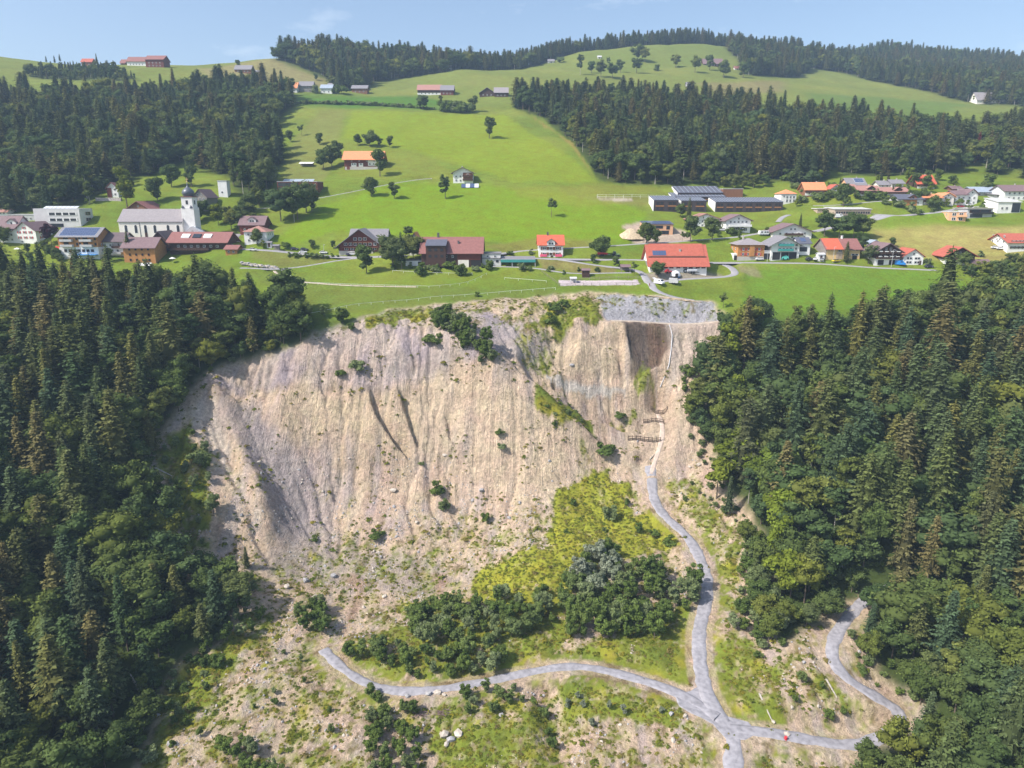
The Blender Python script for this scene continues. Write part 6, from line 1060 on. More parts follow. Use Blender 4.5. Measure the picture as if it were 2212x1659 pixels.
# ---- school complex
def block(x0, x1, yb, ye, yr, d, lab, wall='dark_clad', bays=2, seams=10):
    h = House(C, x0, x1, yb, ye, yr, d, lab, 'shed', wall, 'metal_dark', 'school_building', 'building', over=.15)
    h.box('side_wall', 'white', -h.W / 2 - .4, -h.W / 2 - .02, -h.d / 2 - .3, h.d / 2, -2, h.h + .1); MB().prism([(-h.W / 2 - .4, -h.d / 2 - .2, h.h + .11), (-h.W / 2 - .4, h.d / 2, h.h + .11), (-h.W / 2 - .4, h.d / 2, h.h + h.r)], (.38, 0, 0)).build('side_wall', MATS['white'], h.e)
    for i in range(seams): xx = -h.W / 2 + (i + .5) * h.W / seams; h.on_slope(xx - .12, xx + .12, .02, .98, 'metal_blue', 'roof_seam', .0, .1)
    for j in range(bays):
        xx = (-.5 + (j + .5) / bays) * h.W; w_ = h.W / bays * .68
        for z_ in (.26, .74): h.win(xx, h.h * z_, w_, h.h * .30, frame='dark_wood')
        h.box('timber_band', 'orange_wood', xx - w_ / 2, xx + w_ / 2, -h.d / 2 - .16, -h.d / 2 - .04, h.h * .46, h.h * .54)
    return h
block(1708, 2085, 420, 378, 324, 18, 'rear school hall with dark sloping metal roof', bays=3); House(C, 2085, 2250, 415, 345, 342, 14, 'red brown clad rear block of the school', 'flat', 'brown_wood', 'palegrey', 'school_building', 'building', over=.1)
block(1672, 2110, 450, 412, 378, 16, 'middle school block with seamed dark metal roof', bays=4, seams=16)
block(1508, 1712, 532, 440, 405, 15, 'left school wing with dark front and white end wall'); block(1735, 1945, 532, 445, 416, 15, 'centre school wing with dark front and white end wall')
h = block(2020, 2580, 538, 455, 418, 16, 'long right school wing with six window bays and dark roof', bays=7, seams=24)
h = House(C, 1818, 2058, 658, 595, 552, 13, 'white chalet with wide brown gable roof below the school', 'y', 'white', 'tile_pink', over=1.4, base=4); h.balcony(0, h.W * .5, h.h * .5, 1.4).wins(2, 4, z0=h.h * .2, dz=h.h * .5).gwin(2).box('stair_tower', 'white', -1.2, 1.2, -h.d / 2 - .6, -h.d / 2 + .1, 0, h.h + h.r * .7)
h = House(D, 14, 198, 618, 535, 494, 13, 'white gabled house with pink parasol on the balcony', 'y', 'white', 'tile_mauve', over=1.4, yaw=4); h.wins(1, 5, z0=h.h * .86, w=1.1).balcony(-h.W * .4, h.W * .5, h.h * .48, 1.8, 'white').wins(1, 4, z0=h.h * .2, w=2.2, h=2).gwin(1)
h = House(C, 1475, 1950, 1038, 975, 812, 19, 'large white barn with red two tier roof and solar panel', 'x', 'white', 'tile_red', 'barn', 'barn', over=1.3); h.on_slope(-h.W * .51, h.W * .51, .40, .425, 'dark_wood', 'roof_step', .0, .35); h.on_slope(-h.W * .475, h.W * .475, .43, .995, 'tile_red', 'upper_roof', .05, .45)
for i in range(5): h.on_slope(-h.W * .43 + i * h.W * .048, -h.W * .43 + (i + .94) * h.W * .048, .45, .66, 'solar', 'solar_panel', .52, .12)
for x_ in (-.22, -.12, .0, .12, .22, .34, .44): h.win(x_ * h.W, h.h * .62, 2.0, .9, frame='dark_wood')
h.box('eave_beam', 'red_wood', -h.W * .5, h.W * .5, -h.d / 2 - .3, -h.d / 2 - .02, h.h * .84, h.h * .98).chimney(h.W * .06, -3.6, 1.3, .9).sgwin(1, 'l').box('wood_gable', 'grey_wood', -h.W / 2 - .2, -h.W / 2 - .02, -h.d / 2, h.d / 2, h.h * .7, h.h * 1.25)
# ---- right of the street
h = House(D, 102, 296, 828, 716, 665, 13, 'orange painted hip roofed house with red shutters', 'hip', 'orange_wood', 'slate', over=1.1); h.wins(2, 4, z0=h.h * .4, dz=h.h * .32, w=1.2, h=1.4, shut='red_paint').box('plinth', 'concrete', -h.W * .505, h.W * .505, -h.d / 2 - .1, -h.d / 2 + .05, -2, h.h * .24).wins(2, 2, 'l', z0=h.h * .4, dz=h.h * .32).box('bay', 'orange_wood', -1, 1.6, -h.d / 2 - .7, -h.d / 2 + .1, h.h * .26, h.h)
h.chimney(-3, -1, 1.4)
h = House(D, 72, 124, 826, 785, 782, 7, 'white flat garage beside the orange house', 'flat', 'white', 'white', 'garage', 'garage', over=.05); h.garage(.3, 3.6, 2.4)
h = House(D, 345, 552, 824, 715, 658, 15, 'large white house with workshop gates and pale grey gable roof', 'y', 'white', 'roof_grey', over=1.8); h.balcony(-h.W * .25, h.W * .25, h.h * .62, 1.5, 'teal', 'palegrey').balcony(-h.W * .25, h.W * .25, h.h * .95, 1.5, 'teal', 'palegrey').garage(-h.W * .3, 4, 4).garage(0, 4, 4).garage(h.W * .28, 4, 4).wins(2, 4, z0=h.h * .72, dz=h.h * .3, x0=-.5, x1=.5).win(h.W * .38, h.h * .75).win(h.W * .38, h.h * .98)
h = House(D, 548, 632, 790, 705, 662, 12, 'white rear wing with dark solar roof behind the workshop house', 'x', 'white', 'metal_dark', over=.8, yaw=-3); h.win(-1, h.h * .5, 5, 2.4, frame=None); h.on_slope(-h.W * .25, h.W * .2, .3, .8, 'solar', 'solar_panel')
h = House(D, 298, 348, 820, 760, 752, 8, 'dark open garage link between orange and white houses', 'flat', 'palegrey', 'palegrey', 'garage', 'garage', over=.1); h.garage(0, 4, 3)
h = House(D, 362, 648, 672, 618, 562, 14, 'white house with dark wooden balcony above the workshop house', 'y', 'white', 'tile_mauve', over=1.4, yaw=2); h.balcony(-h.W * .2, h.W * .25, h.h * .55, 1.5).wins(2, 5, z0=h.h * .25, dz=h.h * .48).gwin(2)
h = House(D, 752, 1000, 822, 745, 672, 15, 'yellow barn house with roof half bright red, half brown', 'x', 'yellow', 'tile_brown', 'barn', 'barn', over=1.0); h.on_slope(-h.W * .52, -h.W * .02, .0, 1, 'tile_bright', 'red_roof_half', .03, .06).parent = h.rf; h.box('wood_gable', 'grey_wood', -h.W / 2 - .25, -h.W / 2 - .02, -h.d / 2 - .05, h.d / 2, -1, h.h + .5).box('barn_gate', 'pale_wood', -h.W * .2, -h.W * .02, -h.d / 2 - .12, -h.d / 2 + .05, 0, 4).wins(2, 1, z0=h.h * .45, dz=2.6, w=4, h=1.0, x0=.45, x1=.95).win(-h.W * .1, h.h * .8, 2, 1).garage(h.W * .35, 2.4, 2.4).chimney(h.W * .1, 0, 1.6, .8, 'white')
MB().prism([(-h.W / 2 - .25, -h.d / 2, h.h + .52), (-h.W / 2 - .25, h.d / 2, h.h + .52), (-h.W / 2 - .25, 0, h.h + h.r)], (.22, 0, 0)).build('wood_gable', MATS['grey_wood'], h.e)
h = House(D, 1108, 1292, 862, 762, 705, 14, 'dark brown chalet with flower balconies near the blue van', 'y', 'white', 'tile_mauve', 'chalet', 'house', over=1.6, upper=('dark_wood', .5)); h.balcony(-h.W * .48, h.W * .48, h.h * .86, 1.4).balcony(-h.W * .48, h.W * .48, h.h * .48, 1.4).wins(2, 4, z0=h.h * .62, dz=h.h * .38).gwin(2).garage(-h.W * .25, 3, 2.5).garage(h.W * .2, 3, 2.5)
for z_ in (.97, .6):
    for i in range(4): h.box('flower_box', 'white', (-.42 + i * .23) * h.W, (-.28 + i * .23) * h.W, -h.d / 2 - 1.75, -h.d / 2 - 1.55, h.h * z_, h.h * z_ + .35)
House(D, 1075, 1160, 735, 712, 690, 8, 'small glass roofed shed behind the dark chalet', 'y', 'offwhite', 'metal_blue', 'shed', 'shed', over=.3)
h = House(D, 1322, 1460, 862, 798, 748, 14, 'white house with faded red roof beside the blue van', 'y', 'white', 'tile_red', over=.9, yaw=-6); h.wins(2, 2, z0=h.h * .3, dz=h.h * .45, w=3, h=1.2).gwin(1).door(h.W * .35)
h = House(D, 1632, 1830, 862, 792, 735, 14, 'chalet with red roof and dark wooden upper storey right of the meadow', 'y', 'white', 'tile_red', 'chalet', 'house', over=1.6, upper=('dark_wood', .55), yaw=-8); h.balcony(-h.W * .4, h.W * .45, h.h * .55, 1.5).wins(1, 4, z0=h.h * .28).gwin(3)
House(D, 1842, 1968, 892, 872, 836, 9, 'low wooden shed with mauve roof among dark trees', 'x', 'dark_wood', 'tile_mauve', 'shed', 'shed').door(0)
h = House(D, 2085, 2330, 762, 696, 634, 16, 'large white farmhouse with red roof cut by the right edge', 'x', 'white', 'tile_red', 'farmhouse', 'farmhouse', over=1.2); h.wins(2, 7, z0=2.0, dz=3.0, w=1.4, shut='dark_wood').wins(3, 3, 'l', z0=2.0, dz=2.8, w=1.2).sgwin(2, 'l')
h = House(D, 1660, 1772, 540, 474, 466, 12, 'salmon coloured cube house with flat roof below the street', 'flat', 'orange_plaster', 'offwhite', over=.2, yaw=-12); h.wins(2, 2, z0=h.h * .25, dz=h.h * .5, w=2.2, h=1.8).balcony(0, h.W * .5, h.h * .5, 1.2, 'orange_plaster', 'orange_plaster').wins(2, 2, 'l', z0=h.h * .25, dz=h.h * .5)
h = House(D, 1790, 1972, 515, 448, 440, 13, 'dark glass fronted modern house with concrete flat roof', 'flat', 'palegrey', 'concrete', over=.8); h.win(0, h.h * .7, h.W * .85, h.h * .34, frame='dark_wood').win(-2, h.h * .22, h.W * .5, 2, frame=None).balcony(-h.W * .3, h.W * .5, h.h * .45, 1.2, 'dark')
h = House(D, 2010, 2178, 482, 402, 374, 13, 'white cubic modern building with pale shed roof and dark window strips', 'shed', 'white', 'metal_pale', 'office_building', 'building', over=.5)
for x_ in (.18, .3, .42): h.win(x_ * h.W, h.h * .5, 1.6, h.h * .85, frame=None)
h.win(-h.W * .1, h.h * .45, 1.5, 1.6).win(-h.W * .3, h.h * .45, 1.2, 1.6)
h = House(D, 815, 1080, 522, 455, 440, 15, 'pale wooden modern hall with wide window band and flat grey roof', 'shed', 'pale_wood', 'metal_pale', 'wooden_hall', 'building', over=.5); h.wins(1, 7, z0=h.h * .66, w=3.2, h=h.h * .28, frame='pale_wood', x0=-.95, x1=.95).win(h.W * .35, h.h * .2, 4, 2, frame=None).win(-h.W * .25, h.h * .18, 8, 2, frame=None)
House(D, 690, 760, 478, 450, 445, 8, 'low pale pavilion left of the wooden hall', 'flat', 'pale_wood', 'offwhite', 'pavilion', 'building', over=.6)
h = House(D, 420, 532, 412, 340, 308, 12, 'white tower house with orange pyramid roof beside the school', 'hip', 'white', 'tile_orange', over=.6); h.wins(2, 3, z0=h.h * .3, dz=h.h * .36, w=1.2, h=1.9, x0=-.4, x1=.9).win(-3, h.h * .75, 1, 1.2)
# ---- houses of the right village
for a in [
 (600,748,352,306,258,11,'house with orange roof and brown wooden front, left in the right village','x','brown_wood','tile_orange',0),(790,862,338,300,272,9,'small white house with red gable right of the orange roofed house','y','white','tile_red',0),(880,972,338,296,272,10,'white house with grey brown roof behind the large round tree','x','white','tile_pink',0),
 (915,1045,300,272,226,12,'house with grey solar roof and orange gable at the wood edge','x','orange_plaster','roof_grey',0),(990,1148,356,314,282,12,'dark wooden house with brown roof and small dormer, left of two','x','dark_wood','tile_pink',1),(1180,1358,352,330,300,12,'dark wooden house with brown roof and small dormer, right of two','x','dark_wood','tile_pink',1),
 (1145,1228,298,276,250,9,'low white house with grey roof, left one of the twin pair','x','white','roof_grey',0),(1235,1322,300,262,238,9,'tall white house with grey roof, right one of the twin pair','x','white','roof_grey',0),(1425,1552,300,262,204,13,'villa with bright red roof and dormer at the wood edge','x','dark_wood','tile_bright',2),
 (1285,1465,425,378,346,12,'house with orange timber front and dark grey roof','x','white','metal_dark',3),(1470,1600,422,368,344,12,'brown house with salmon roof right of the timber fronted one','x','brown_wood','tile_orange',0),(1600,1690,425,360,334,11,'pale yellow house with glazed gable and orange roof','y','cream','tile_orange',0),
 (1700,1782,422,345,318,12,'white house with mauve roof, left part of a double house','x','white','tile_mauve',0),(1775,1862,422,342,306,13,'white gabled house with balcony, right part of a double house','y','white','tile_mauve',0),(1850,2020,352,328,294,16,'wide hall with blue grey metal roof','x','palegrey','metal_blue',0),
 (2060,2240,390,318,278,14,'white house with brown roof and wooden upper front at the right edge','x','white','tile_mauve',0),(1685,1750,330,312,292,9,'small house with mauve roof behind the double house','x','brown_wood','tile_mauve',0),(1985,2090,375,352,345,10,'low grey flat roofed garage block','x','palegrey','roof_grey',0)]:
    x0, x1, yb, ye, yr, d, lab, rf_, wl_, rm, sp = a; h = House(D, x0, x1, yb, ye, yr, d, lab, rf_, wl_, rm, over=1.0, base=5); nc = max(2, int(h.W / 3.2)); h.wins(2 if h.h > 5 else 1, nc, z0=1.6, dz=2.8)
    if wl_ == 'dark_wood' or wl_ == 'brown_wood': h.balcony(-h.W * .4, h.W * .4, min(h.h * .5, 2.9), 1.2); h.box('white_base', 'white', -h.W * .5, h.W * .5, -h.d / 2 - .06, -h.d / 2 + .02, 0, min(2.4, h.h * .4))
    if sp: h.dormer(h.W * .08, 4.5, 1.0, .15, rm, 'dark_wood' if sp < 3 else 'brown_wood', 1)
    if sp == 3: h.box('timber_front', 'orange_wood', -h.W * .35, h.W * .25, -h.d / 2 - .2, -h.d / 2 - .02, 0, h.h)
    if lab.startswith('house with grey solar'): h.solar(-h.W * .05, h.W * .45, .35, .9, 6, 2)
    if rf_ == 'y': h.gwin(1)
    h.chimney(h.W * .2, .6, 1.2, .6)
# ---- far farms
for zf, x0, x1, yb, ye, yr, d, lab, rf_, wl_, rm, nm in [
 (E,1060,1215,548,508,476,14,'white farmhouse with brown roof on the left crest','x','white','tile_brown','farmhouse'),(E,1216,1366,560,492,465,16,'tall dark barn joined to the crest farmhouse','x','red_wood','tile_brown','barn'),(E,1004,1042,540,522,497,10,'small brown shed left of the crest farmhouse','x','brown_wood','tile_brown','shed'),(E,676,764,520,512,490,9,'small red roofed barn among trees on the left crest','x','brown_wood','tile_red','barn'),(E,1955,2090,608,575,545,13,'brick coloured farmhouse with pale roof in the hay field','x','brown_wood','roof_grey','farmhouse'),(E,2092,2170,612,596,588,9,'low shed beside the hay field farmhouse','x','pale_wood','roof_grey','shed'),
 (F,232,304,748,728,690,12,'hilltop house with red roof, left half','x','white','tile_red','house'),(F,306,384,768,728,690,12,'hilltop house with orange roof, right half','x','white','tile_orange','house'),(F,402,516,765,712,680,12,'grey wooden hilltop house with flat pitched roof','x','grey_wood','roof_grey','house'),(F,582,676,778,732,706,12,'white hilltop house with slate blue roof','x','white','metal_blue','house'),(F,640,742,745,714,694,11,'long low house behind the white hilltop house','x','grey_wood','roof_grey','house'),(F,842,968,776,734,712,12,'brown hilltop house with white gable roof','x','brown_wood','roof_grey','house'),
 (F,1388,1580,792,746,708,16,'long hilltop barn with pink roof and white lower wall','x','white','tile_pink','barn'),(F,1581,1686,792,748,712,16,'red wooden farmhouse with grey roof joined to the hilltop barn','x','red_wood','roof_grey','farmhouse'),(F,1905,2030,805,772,730,14,'dark chalet gable facing the valley on the upper meadow','y','dark_wood','slate','chalet'),(F,2028,2140,808,768,730,14,'dark barn wing with pale roof joined to the hilltop chalet','x','dark_wood','slate','barn'),
 (G,508,558,525,508,494,9,'tiny white hut with dark roof on the crest meadow','x','white','roof_grey','hut'),(G,922,950,488,472,465,6,'tiny white hut below the skyline trees','x','white','palegrey','hut'),(G,1800,1962,552,528,490,14,'old barn with mauve roof on the upper pasture','x','dark_wood','tile_mauve','barn'),(G,2062,2112,582,570,555,8,'small white hut at the edge of the far right wood','x','white','tile_brown','hut'),(G,1662,1694,728,700,685,7,'little grey hut behind the mid wood','x','palegrey','roof_grey','hut'),
 (H,68,168,820,792,760,12,'white house with mauve roof behind the mid wood','x','white','tile_mauve','house'),(H,1845,2030,800,770,716,16,'large pale barn with grey roof on the right hill','x','cream','slate','barn'),(H,2040,2150,782,762,738,12,'low pale annex beside the large barn on the right hill','x','cream','slate','barn')]:
    h = House(zf, x0, x1, yb, ye, yr, d, lab, rf_, wl_, rm, nm, 'barn' if nm == 'barn' else 'hut' if nm in ('hut', 'shed') else 'house', over=.9, base=6)
    if h.W > 9: h.wins(2 if h.h > 6 else 1, max(2, int(h.W / 4.5)), z0=1.8, dz=3, w=1.3, h=1.4)
    if lab.startswith('long hilltop barn'): h.box('wood_upper', 'dark_wood', -h.W * .5, h.W * .5, -h.d / 2 - .25, -h.d / 2 - .12, h.h * .45, h.h)
    if h.W < 9: h.door(0, 1.1, 1.9)
# ------------------------------------------------------------------ vehicles
for nm, c in dict(car_white=(.80,.80,.80), car_dark=(.05,.05,.07), car_grey=(.30,.31,.33), car_red=(.50,.03,.04), car_yellow=(.70,.55,.03), car_blue=(.02,.20,.55), car_green=(.35,.50,.20), car_silver=(.55,.57,.60)).items(): PL(nm, c, .3, .03, .3, .5)
PL('rubber', (.025, .025, .025), .9)
WHEEL = {r: MB().tube([(0, -.11, 0), (0, .11, 0)], r, 12).mesh('wheel', MATS['rubber']) for r in (.32, .38, .55, .8)}
HUB = MB().tube([(0, -.125, 0), (0, .125, 0)], .18, 8).mesh('rim', MATS['metal'])
LAMP = MB().box(-.05, .05, -.2, .2, -.09, .09).mesh('headlight', MATS['white_frame'])
def body_mesh(prof, w, tuck, key):
    """side profile (x, z) lofted across the width with tucked-in flanks"""
    b = MB(); n = len(prof); rows = [(-w / 2, tuck), (-w / 2 * .86, 0), (w / 2 * .86, 0), (w / 2, tuck)]
    for y, t in rows: b.v += [(x * (1 - t * .1), y, z - t * max(0, z - .6)) for x, z in prof]
    for k in range(3): b.f += [(k * n + i, k * n + (i + 1) % n, (k + 1) * n + (i + 1) % n, (k + 1) * n + i) for i in range(n)]
    b.f += [tuple(range(n))[::-1], tuple(range(3 * n, 4 * n))]; b.mi = [0] * len(b.f); return b.mesh('body', MATS[key])
CARP = [(-2.1, .35), (-2.15, .75), (-1.9, .95), (-1.0, 1.0), (1.0, 1.0), (1.9, .92), (2.15, .7), (2.12, .35)]
CABP = [(-1.75, .96), (-1.35, 1.42), (.35, 1.45), (1.05, .98)]; VANP = [(-2.5, .35), (-2.55, 1.0), (-2.5, 2.2), (-2.3, 2.35), (1.2, 2.35), (1.75, 1.5), (2.4, 1.15), (2.55, .8), (2.5, .35)]
def car(px, py, key, rz, label, kind='car'):
    p = at(px, py); e = empty('car' if kind == 'car' else 'van', (p.x, p.y, p.z + .1), R(rz), label, kind)
    if kind == 'car':
        link('body', body_mesh(CARP, 1.8, .1, key), e); c = link('cabin', body_mesh(CABP, 1.6, .3, 'glass'), e); MB().box(-1.3, .3, -.6, .6, 1.42, 1.49).build('car_roof', MATS[key], c); wx, r = (-1.35, 1.35), .32
    else:
        link('body', body_mesh(VANP, 2.0, .06, key), e); MB().prism([(1.28, -.9, 2.2), (1.83, -.9, 1.5), (1.83, .9, 1.5), (1.28, .9, 2.2)], (.03, 0, .02)).build('windscreen', MATS['glass'], e); wx, r = (-1.6, 1.6), .38
        for sy in (-1, 1): MB().box(.1, 1.1, sy * 1.0 - .03, sy * 1.0 + .03, 1.45, 2.0).build('side_window', MATS['glass'], e)
    for x in wx:
        for y in (-.82, .82): w = link('wheel', WHEEL[r], e, (x, y, r)); link('rim', HUB, w)
    for y in (-.6, .6): link('headlight', LAMP, e, (2.12 if kind == 'car' else 2.52, y, .72))
    return e
for a in [(547,542,'car_white',0,'white car driving on the village street near the junction'),(636,540,'car_dark',0,'dark car parked by the street hedge, left of two'),(657,541,'car_dark',0,'dark car parked by the street hedge, right of two'),(655,547,'car_white',5,'white car at the roadside below the two dark cars'),(699,548,'car_white',0,'white car in the middle of the village street'),(762,551,'car_white',0,'white car in front of the red chalet'),(752,552,'car_dark',90,'dark car beside the white one in front of the red chalet'),
 (1640,562,'car_white',180,'white car parked at the orange house'),(1748,562,'car_dark',20,'dark car parked by the white workshop house'),(1760,562,'car_white',70,'white car parked next to the dark one by the workshop'),(1776,563,'car_grey',60,'grey car parked at the white kiosk'),(1806,566,'car_yellow',15,'yellow car parked at the barn house'),(1560,499,'car_white',180,'white car parked below the gabled houses'),(2075,448,'car_red',10,'red car on the upper street'),(2094,445,'car_white',10,'white car on the upper street beside the red one'),
 (2150,537,'car_white',-20,'white car at the large farmhouse, left of two'),(2162,539,'car_white',-20,'white car at the large farmhouse, right of two'),(2006,578,'car_dark',0,'dark car parked at the end of the street')]: car(*a)
car(1944, 573, 'car_blue', -30, 'bright blue van parked by the dark chalet', 'van'); car(1812, 471, 'car_white', 0, 'white van in front of the wooden hall', 'van')
e = car(1424, 614, 'car_white', -50, 'white van with raised tailgate on the farm lane', 'van'); MB().prism([(-2.5, -.9, 2.3), (-3.7, -.9, 2.7), (-3.7, .9, 2.7), (-2.5, .9, 2.3)], (0, 0, .06)).build('tailgate', MATS['car_white'], e)
def wheels(e, xs, y, r):
    for x in xs:
        for s in (-1, 1): link('wheel', WHEEL[r], e, (x, s * y, r))
p = at(1455, 613); e = empty('horse_trailer', p, R(-20), 'pale grey horse trailer beside the white van', 'trailer'); MB().prism([(-2.2, -1, .5), (2.0, -1, .5), (2.2, -1, 1.2), (1.7, -1, 2.6), (-2.2, -1, 2.7)], (0, 2, 0)).build('body', MATS['palegrey'], e); MB().box(-2.24, -2.2, -.85, .85, .6, 2.4).build('rear_door', MATS['dark'], e); MB().box(2.0, 3.4, -.06, .06, .5, .6).build('drawbar', MATS['metal'], e); wheels(e, (-.4, .5), 1.02, .32)
p = at(1329, 554); e = empty('tractor', p, 0, 'light green tractor on the meadow beside the round tree', 'tractor'); MB().prism([(.2, -.45, .8), (2.2, -.4, .8), (2.3, -.4, 1.5), (.2, -.45, 1.8)], (0, .9, 0)).build('bonnet', MATS['car_green'], e); MB().prism([(-1.4, -.8, 1.2), (.3, -.8, 1.2), (.15, -.7, 2.7), (-1.2, -.7, 2.7)], (0, 1.6, 0)).build('cab', MATS['glass'], e); MB().box(-1.35, .3, -.85, .85, 2.71, 2.85).build('cab_roof', MATS['car_green'], e); wheels(e, (-.8,), .95, .8); wheels(e, (1.7,), .8, .55); MB().box(-1.2, 2.1, -.35, .35, .6, .95).build('chassis', MATS['darkmetal'], e)
p = at(1303, 553); e = empty('loader_wagon', p, 0, 'red loader wagon hitched behind the green tractor', 'wagon'); MB().prism([(-3, -1.1, .9), (2.2, -1.1, .9), (2.4, -1.1, 1.7), (-3.2, -1.1, 2.1)], (0, 2.2, 0)).build('body', MATS['car_red'], e); MB().box(2.2, 3.8, -.08, .08, .7, .85).build('drawbar', MATS['metal'], e); wheels(e, (-1.2, -.2), 1.1, .55)
p = at(1649, 508); e = empty('caravan', p, R(8), 'white caravan parked above the orange house', 'caravan'); MB().prism([(-2.8, -1.1, .5), (2.6, -1.1, .5), (2.9, -1.1, 1.3), (2.5, -1.1, 2.6), (-2.6, -1.1, 2.6), (-2.9, -1.1, 1.2)], (0, 2.2, 0)).build('body', MATS['car_white'], e); [MB().box(x, x + 1, -1.14, -1.1, 1.4, 2.1).build('side_window', MATS['glass'], e) for x in (-2, 0, 1.4)]; wheels(e, (-.3,), 1.05, .32)
p = at(1495, 591); e = empty('slurry_tanker', p, 0, 'silver slurry tanker in front of the red barn', 'tanker'); MB().tube([(-2.8, 0, 1.6), (-2.5, 0, 1.6), (2.3, 0, 1.6), (2.6, 0, 1.6)], [.5, .95, .95, .5], 14).build('tank', MATS['car_silver'], e); wheels(e, (-.6, .7), 1.0, .55); MB().box(-2.4, 3.6, -.2, .2, .5, .7).build('frame', MATS['darkmetal'], e)
p = at(1459, 596); b = MB(); n, m = 14, 5
for j in range(m): b.v += [(2.6 * math.cos(j / m * 1.57) * math.cos(6.283 * i / n), 2.6 * math.cos(j / m * 1.57) * math.sin(6.283 * i / n), 2.7 * math.sin(j / m * 1.57)) for i in range(n)]
b.v.append((0, 0, 2.75)); b.f = [(j * n + i, j * n + (i + 1) % n, (j + 1) * n + (i + 1) % n, (j + 1) * n + i) for j in range(m - 1) for i in range(n)] + [((m - 1) * n + i, (m - 1) * n + (i + 1) % n, m * n) for i in range(n)]; b.mi = [0] * len(b.f)
e = empty('calf_igloo', p, 0, 'white domed calf igloo in the barn yard', 'igloo'); b.build('dome', MATS['car_white'], e); MB().box(-.7, .7, -2.68, -2.2, 0, 1.5).build('entrance', MATS['dark'], e)
tag(MB().tube([(0, 0, 0), (0, 0, .35), (0, 0, .7), (0, 0, 1.05)], [.36, .4, .4, .36], 12).build('barrel', MATS['blue_tarp'], None, at(1466, 600)), 'blue barrel in front of the barn yard', 'barrel'); tag(MB().tube([(0, 0, 0), (0, 0, .3), (0, 0, .6), (0, 0, .9)], [.36, .4, .4, .36], 12).build('barrel', MATS['red_paint'], None, at(1697, 1598)), 'small red barrel beside the gravel road', 'barrel')
p = at(1443, 590); e = empty('farm_machine', p, R(20), 'red farm machine beside the dense tree at the barn', 'machine'); MB().box(-1.6, 1.6, -.8, .8, .5, 1.2).build('body', MATS['car_red'], e); MB().prism([(-1.2, -.6, 1.2), (.4, -.6, 1.2), (.2, -.6, 2.0), (-1, -.6, 1.9)], (0, 1.2, 0)).build('hopper', MATS['car_red'], e); wheels(e, (-1, 1), .9, .38)
p = at(1480, 589); e = empty('tyre', (p.x, p.y - .2, p.z + .9), 0, 'large black tyre leaning on the white barn wall', 'tyre'); b = MB()
for i in range(20):
    a = 6.283 * i / 20
    for r_, y in ((.55, -.2), (1.0, -.25), (1.0, .25), (.55, .2)): b.v.append((r_ * math.cos(a), y, r_ * math.sin(a)))
b.f = [(i * 4 + k, i * 4 + (k + 1) % 4, ((i + 1) % 20) * 4 + (k + 1) % 4, ((i + 1) % 20) * 4 + k) for i in range(20) for k in range(4)]; b.mi = [0] * len(b.f); b.build('tread', MATS['rubber'], e); link('rim', MB().tube([(0, -.1, 0), (0, .1, 0)], .55, 14).mesh('rim', MATS['metal']), e)
p = at(1695, 560); e = empty('covered_machine', p, 0, 'machine under a teal tarpaulin before the workshop', 'machine'); MB().prism([(-2, -1, 0), (2, -1, 0), (1.6, -.8, 1.6), (.4, -.6, 2.2), (-1.5, -.8, 1.5)], (0, 2, 0)).build('tarpaulin', PL('teal_tarp', (.10, .45, .38), .7), e); wheels(e, (-1.2, 1.2), 1.05, .38)
# ------------------------------------------------------------------ sheds, shelters, banner, parasols
def shed(px, py, w, d, hh, label, wall, rf, name='shed', open_=False, cat='shed'):
    p = at(px, py); e = empty(name, p, 0, label, cat)
    if open_: [MB().box(x - .12, x + .12, y - .12, y + .12, -.6, hh).build('post', MATS[wall], e) for x in (-w / 2, w / 2) for y in (-d / 2, d / 2)]; MB().box(-w / 2, w / 2, d / 2 - .1, d / 2 + .05, 0, hh - .2).build('rear_wall', MATS[wall], e)
    else: MB().box(-w / 2, w / 2, -d / 2, d / 2, -1, hh).build('wall', MATS[wall], e); MB().box(-.6, .6, -d / 2 - .06, -d / 2 + .05, 0, min(2, hh - .2)).build('door', MATS['dark_wood'], e)
    b = MB()
    for sg in (-1, 1): b.prism([(-w / 2 - .4, sg * (d / 2 + .4), hh - .15), (-w / 2 - .4, 0, hh + d * .25), (-w / 2 - .4, 0, hh + d * .25 + .15), (-w / 2 - .4, sg * (d / 2 + .4), hh)], (w + .8, 0, 0))
    b.build('roof', MATS[rf], e); return e
shed(1265, 595, 3.6, 3, 2.6, 'small dark wooden hut above the riding arena', 'dark_wood', 'tile_mauve', 'hut'); shed(1350, 588, 4.4, 4, 2.8, 'open wooden shed at the end of the farm lane', 'grey_wood', 'tile_mauve', open_=True); shed(1238, 610, 2.6, 2.2, 2.0, 'pale feeding rack inside the riding arena', 'palegrey', 'palegrey', 'feeding_rack', True, 'rack'); shed(598, 541, 3, 2.2, 2.6, 'bus shelter beside the village street', 'grey_wood', 'roof_grey', 'bus_shelter', True, 'shelter'); shed(583, 533, 2.6, 2, 2.4, 'small grey kiosk behind the bus shelter', 'palegrey', 'roof_grey', 'kiosk'); shed(1771, 560, 3.4, 3, 2.6, 'small white kiosk at the yellow barn', 'white', 'palegrey', 'kiosk')
shed(*A(1225, 1020), 5, 4, 2.6, 'pale garden pavilion below the orange boarded house', 'pale_wood', 'white', 'pavilion', True, 'pavilion')
p = at(821, 545); e = empty('banner', p, 0, 'tall red banner at the corner of the red chalet', 'banner'); MB().tube([(0, 0, -.5), (0, 0, 6.4)], .07).build('pole', MATS['metal'], e); MB().box(.08, 1.3, -.03, .03, .6, 6.2).build('flag', MATS['red_paint'], e); MB().box(.4, .95, -.05, .05, 4.6, 5.4).build('white_mark', MATS['white'], e)
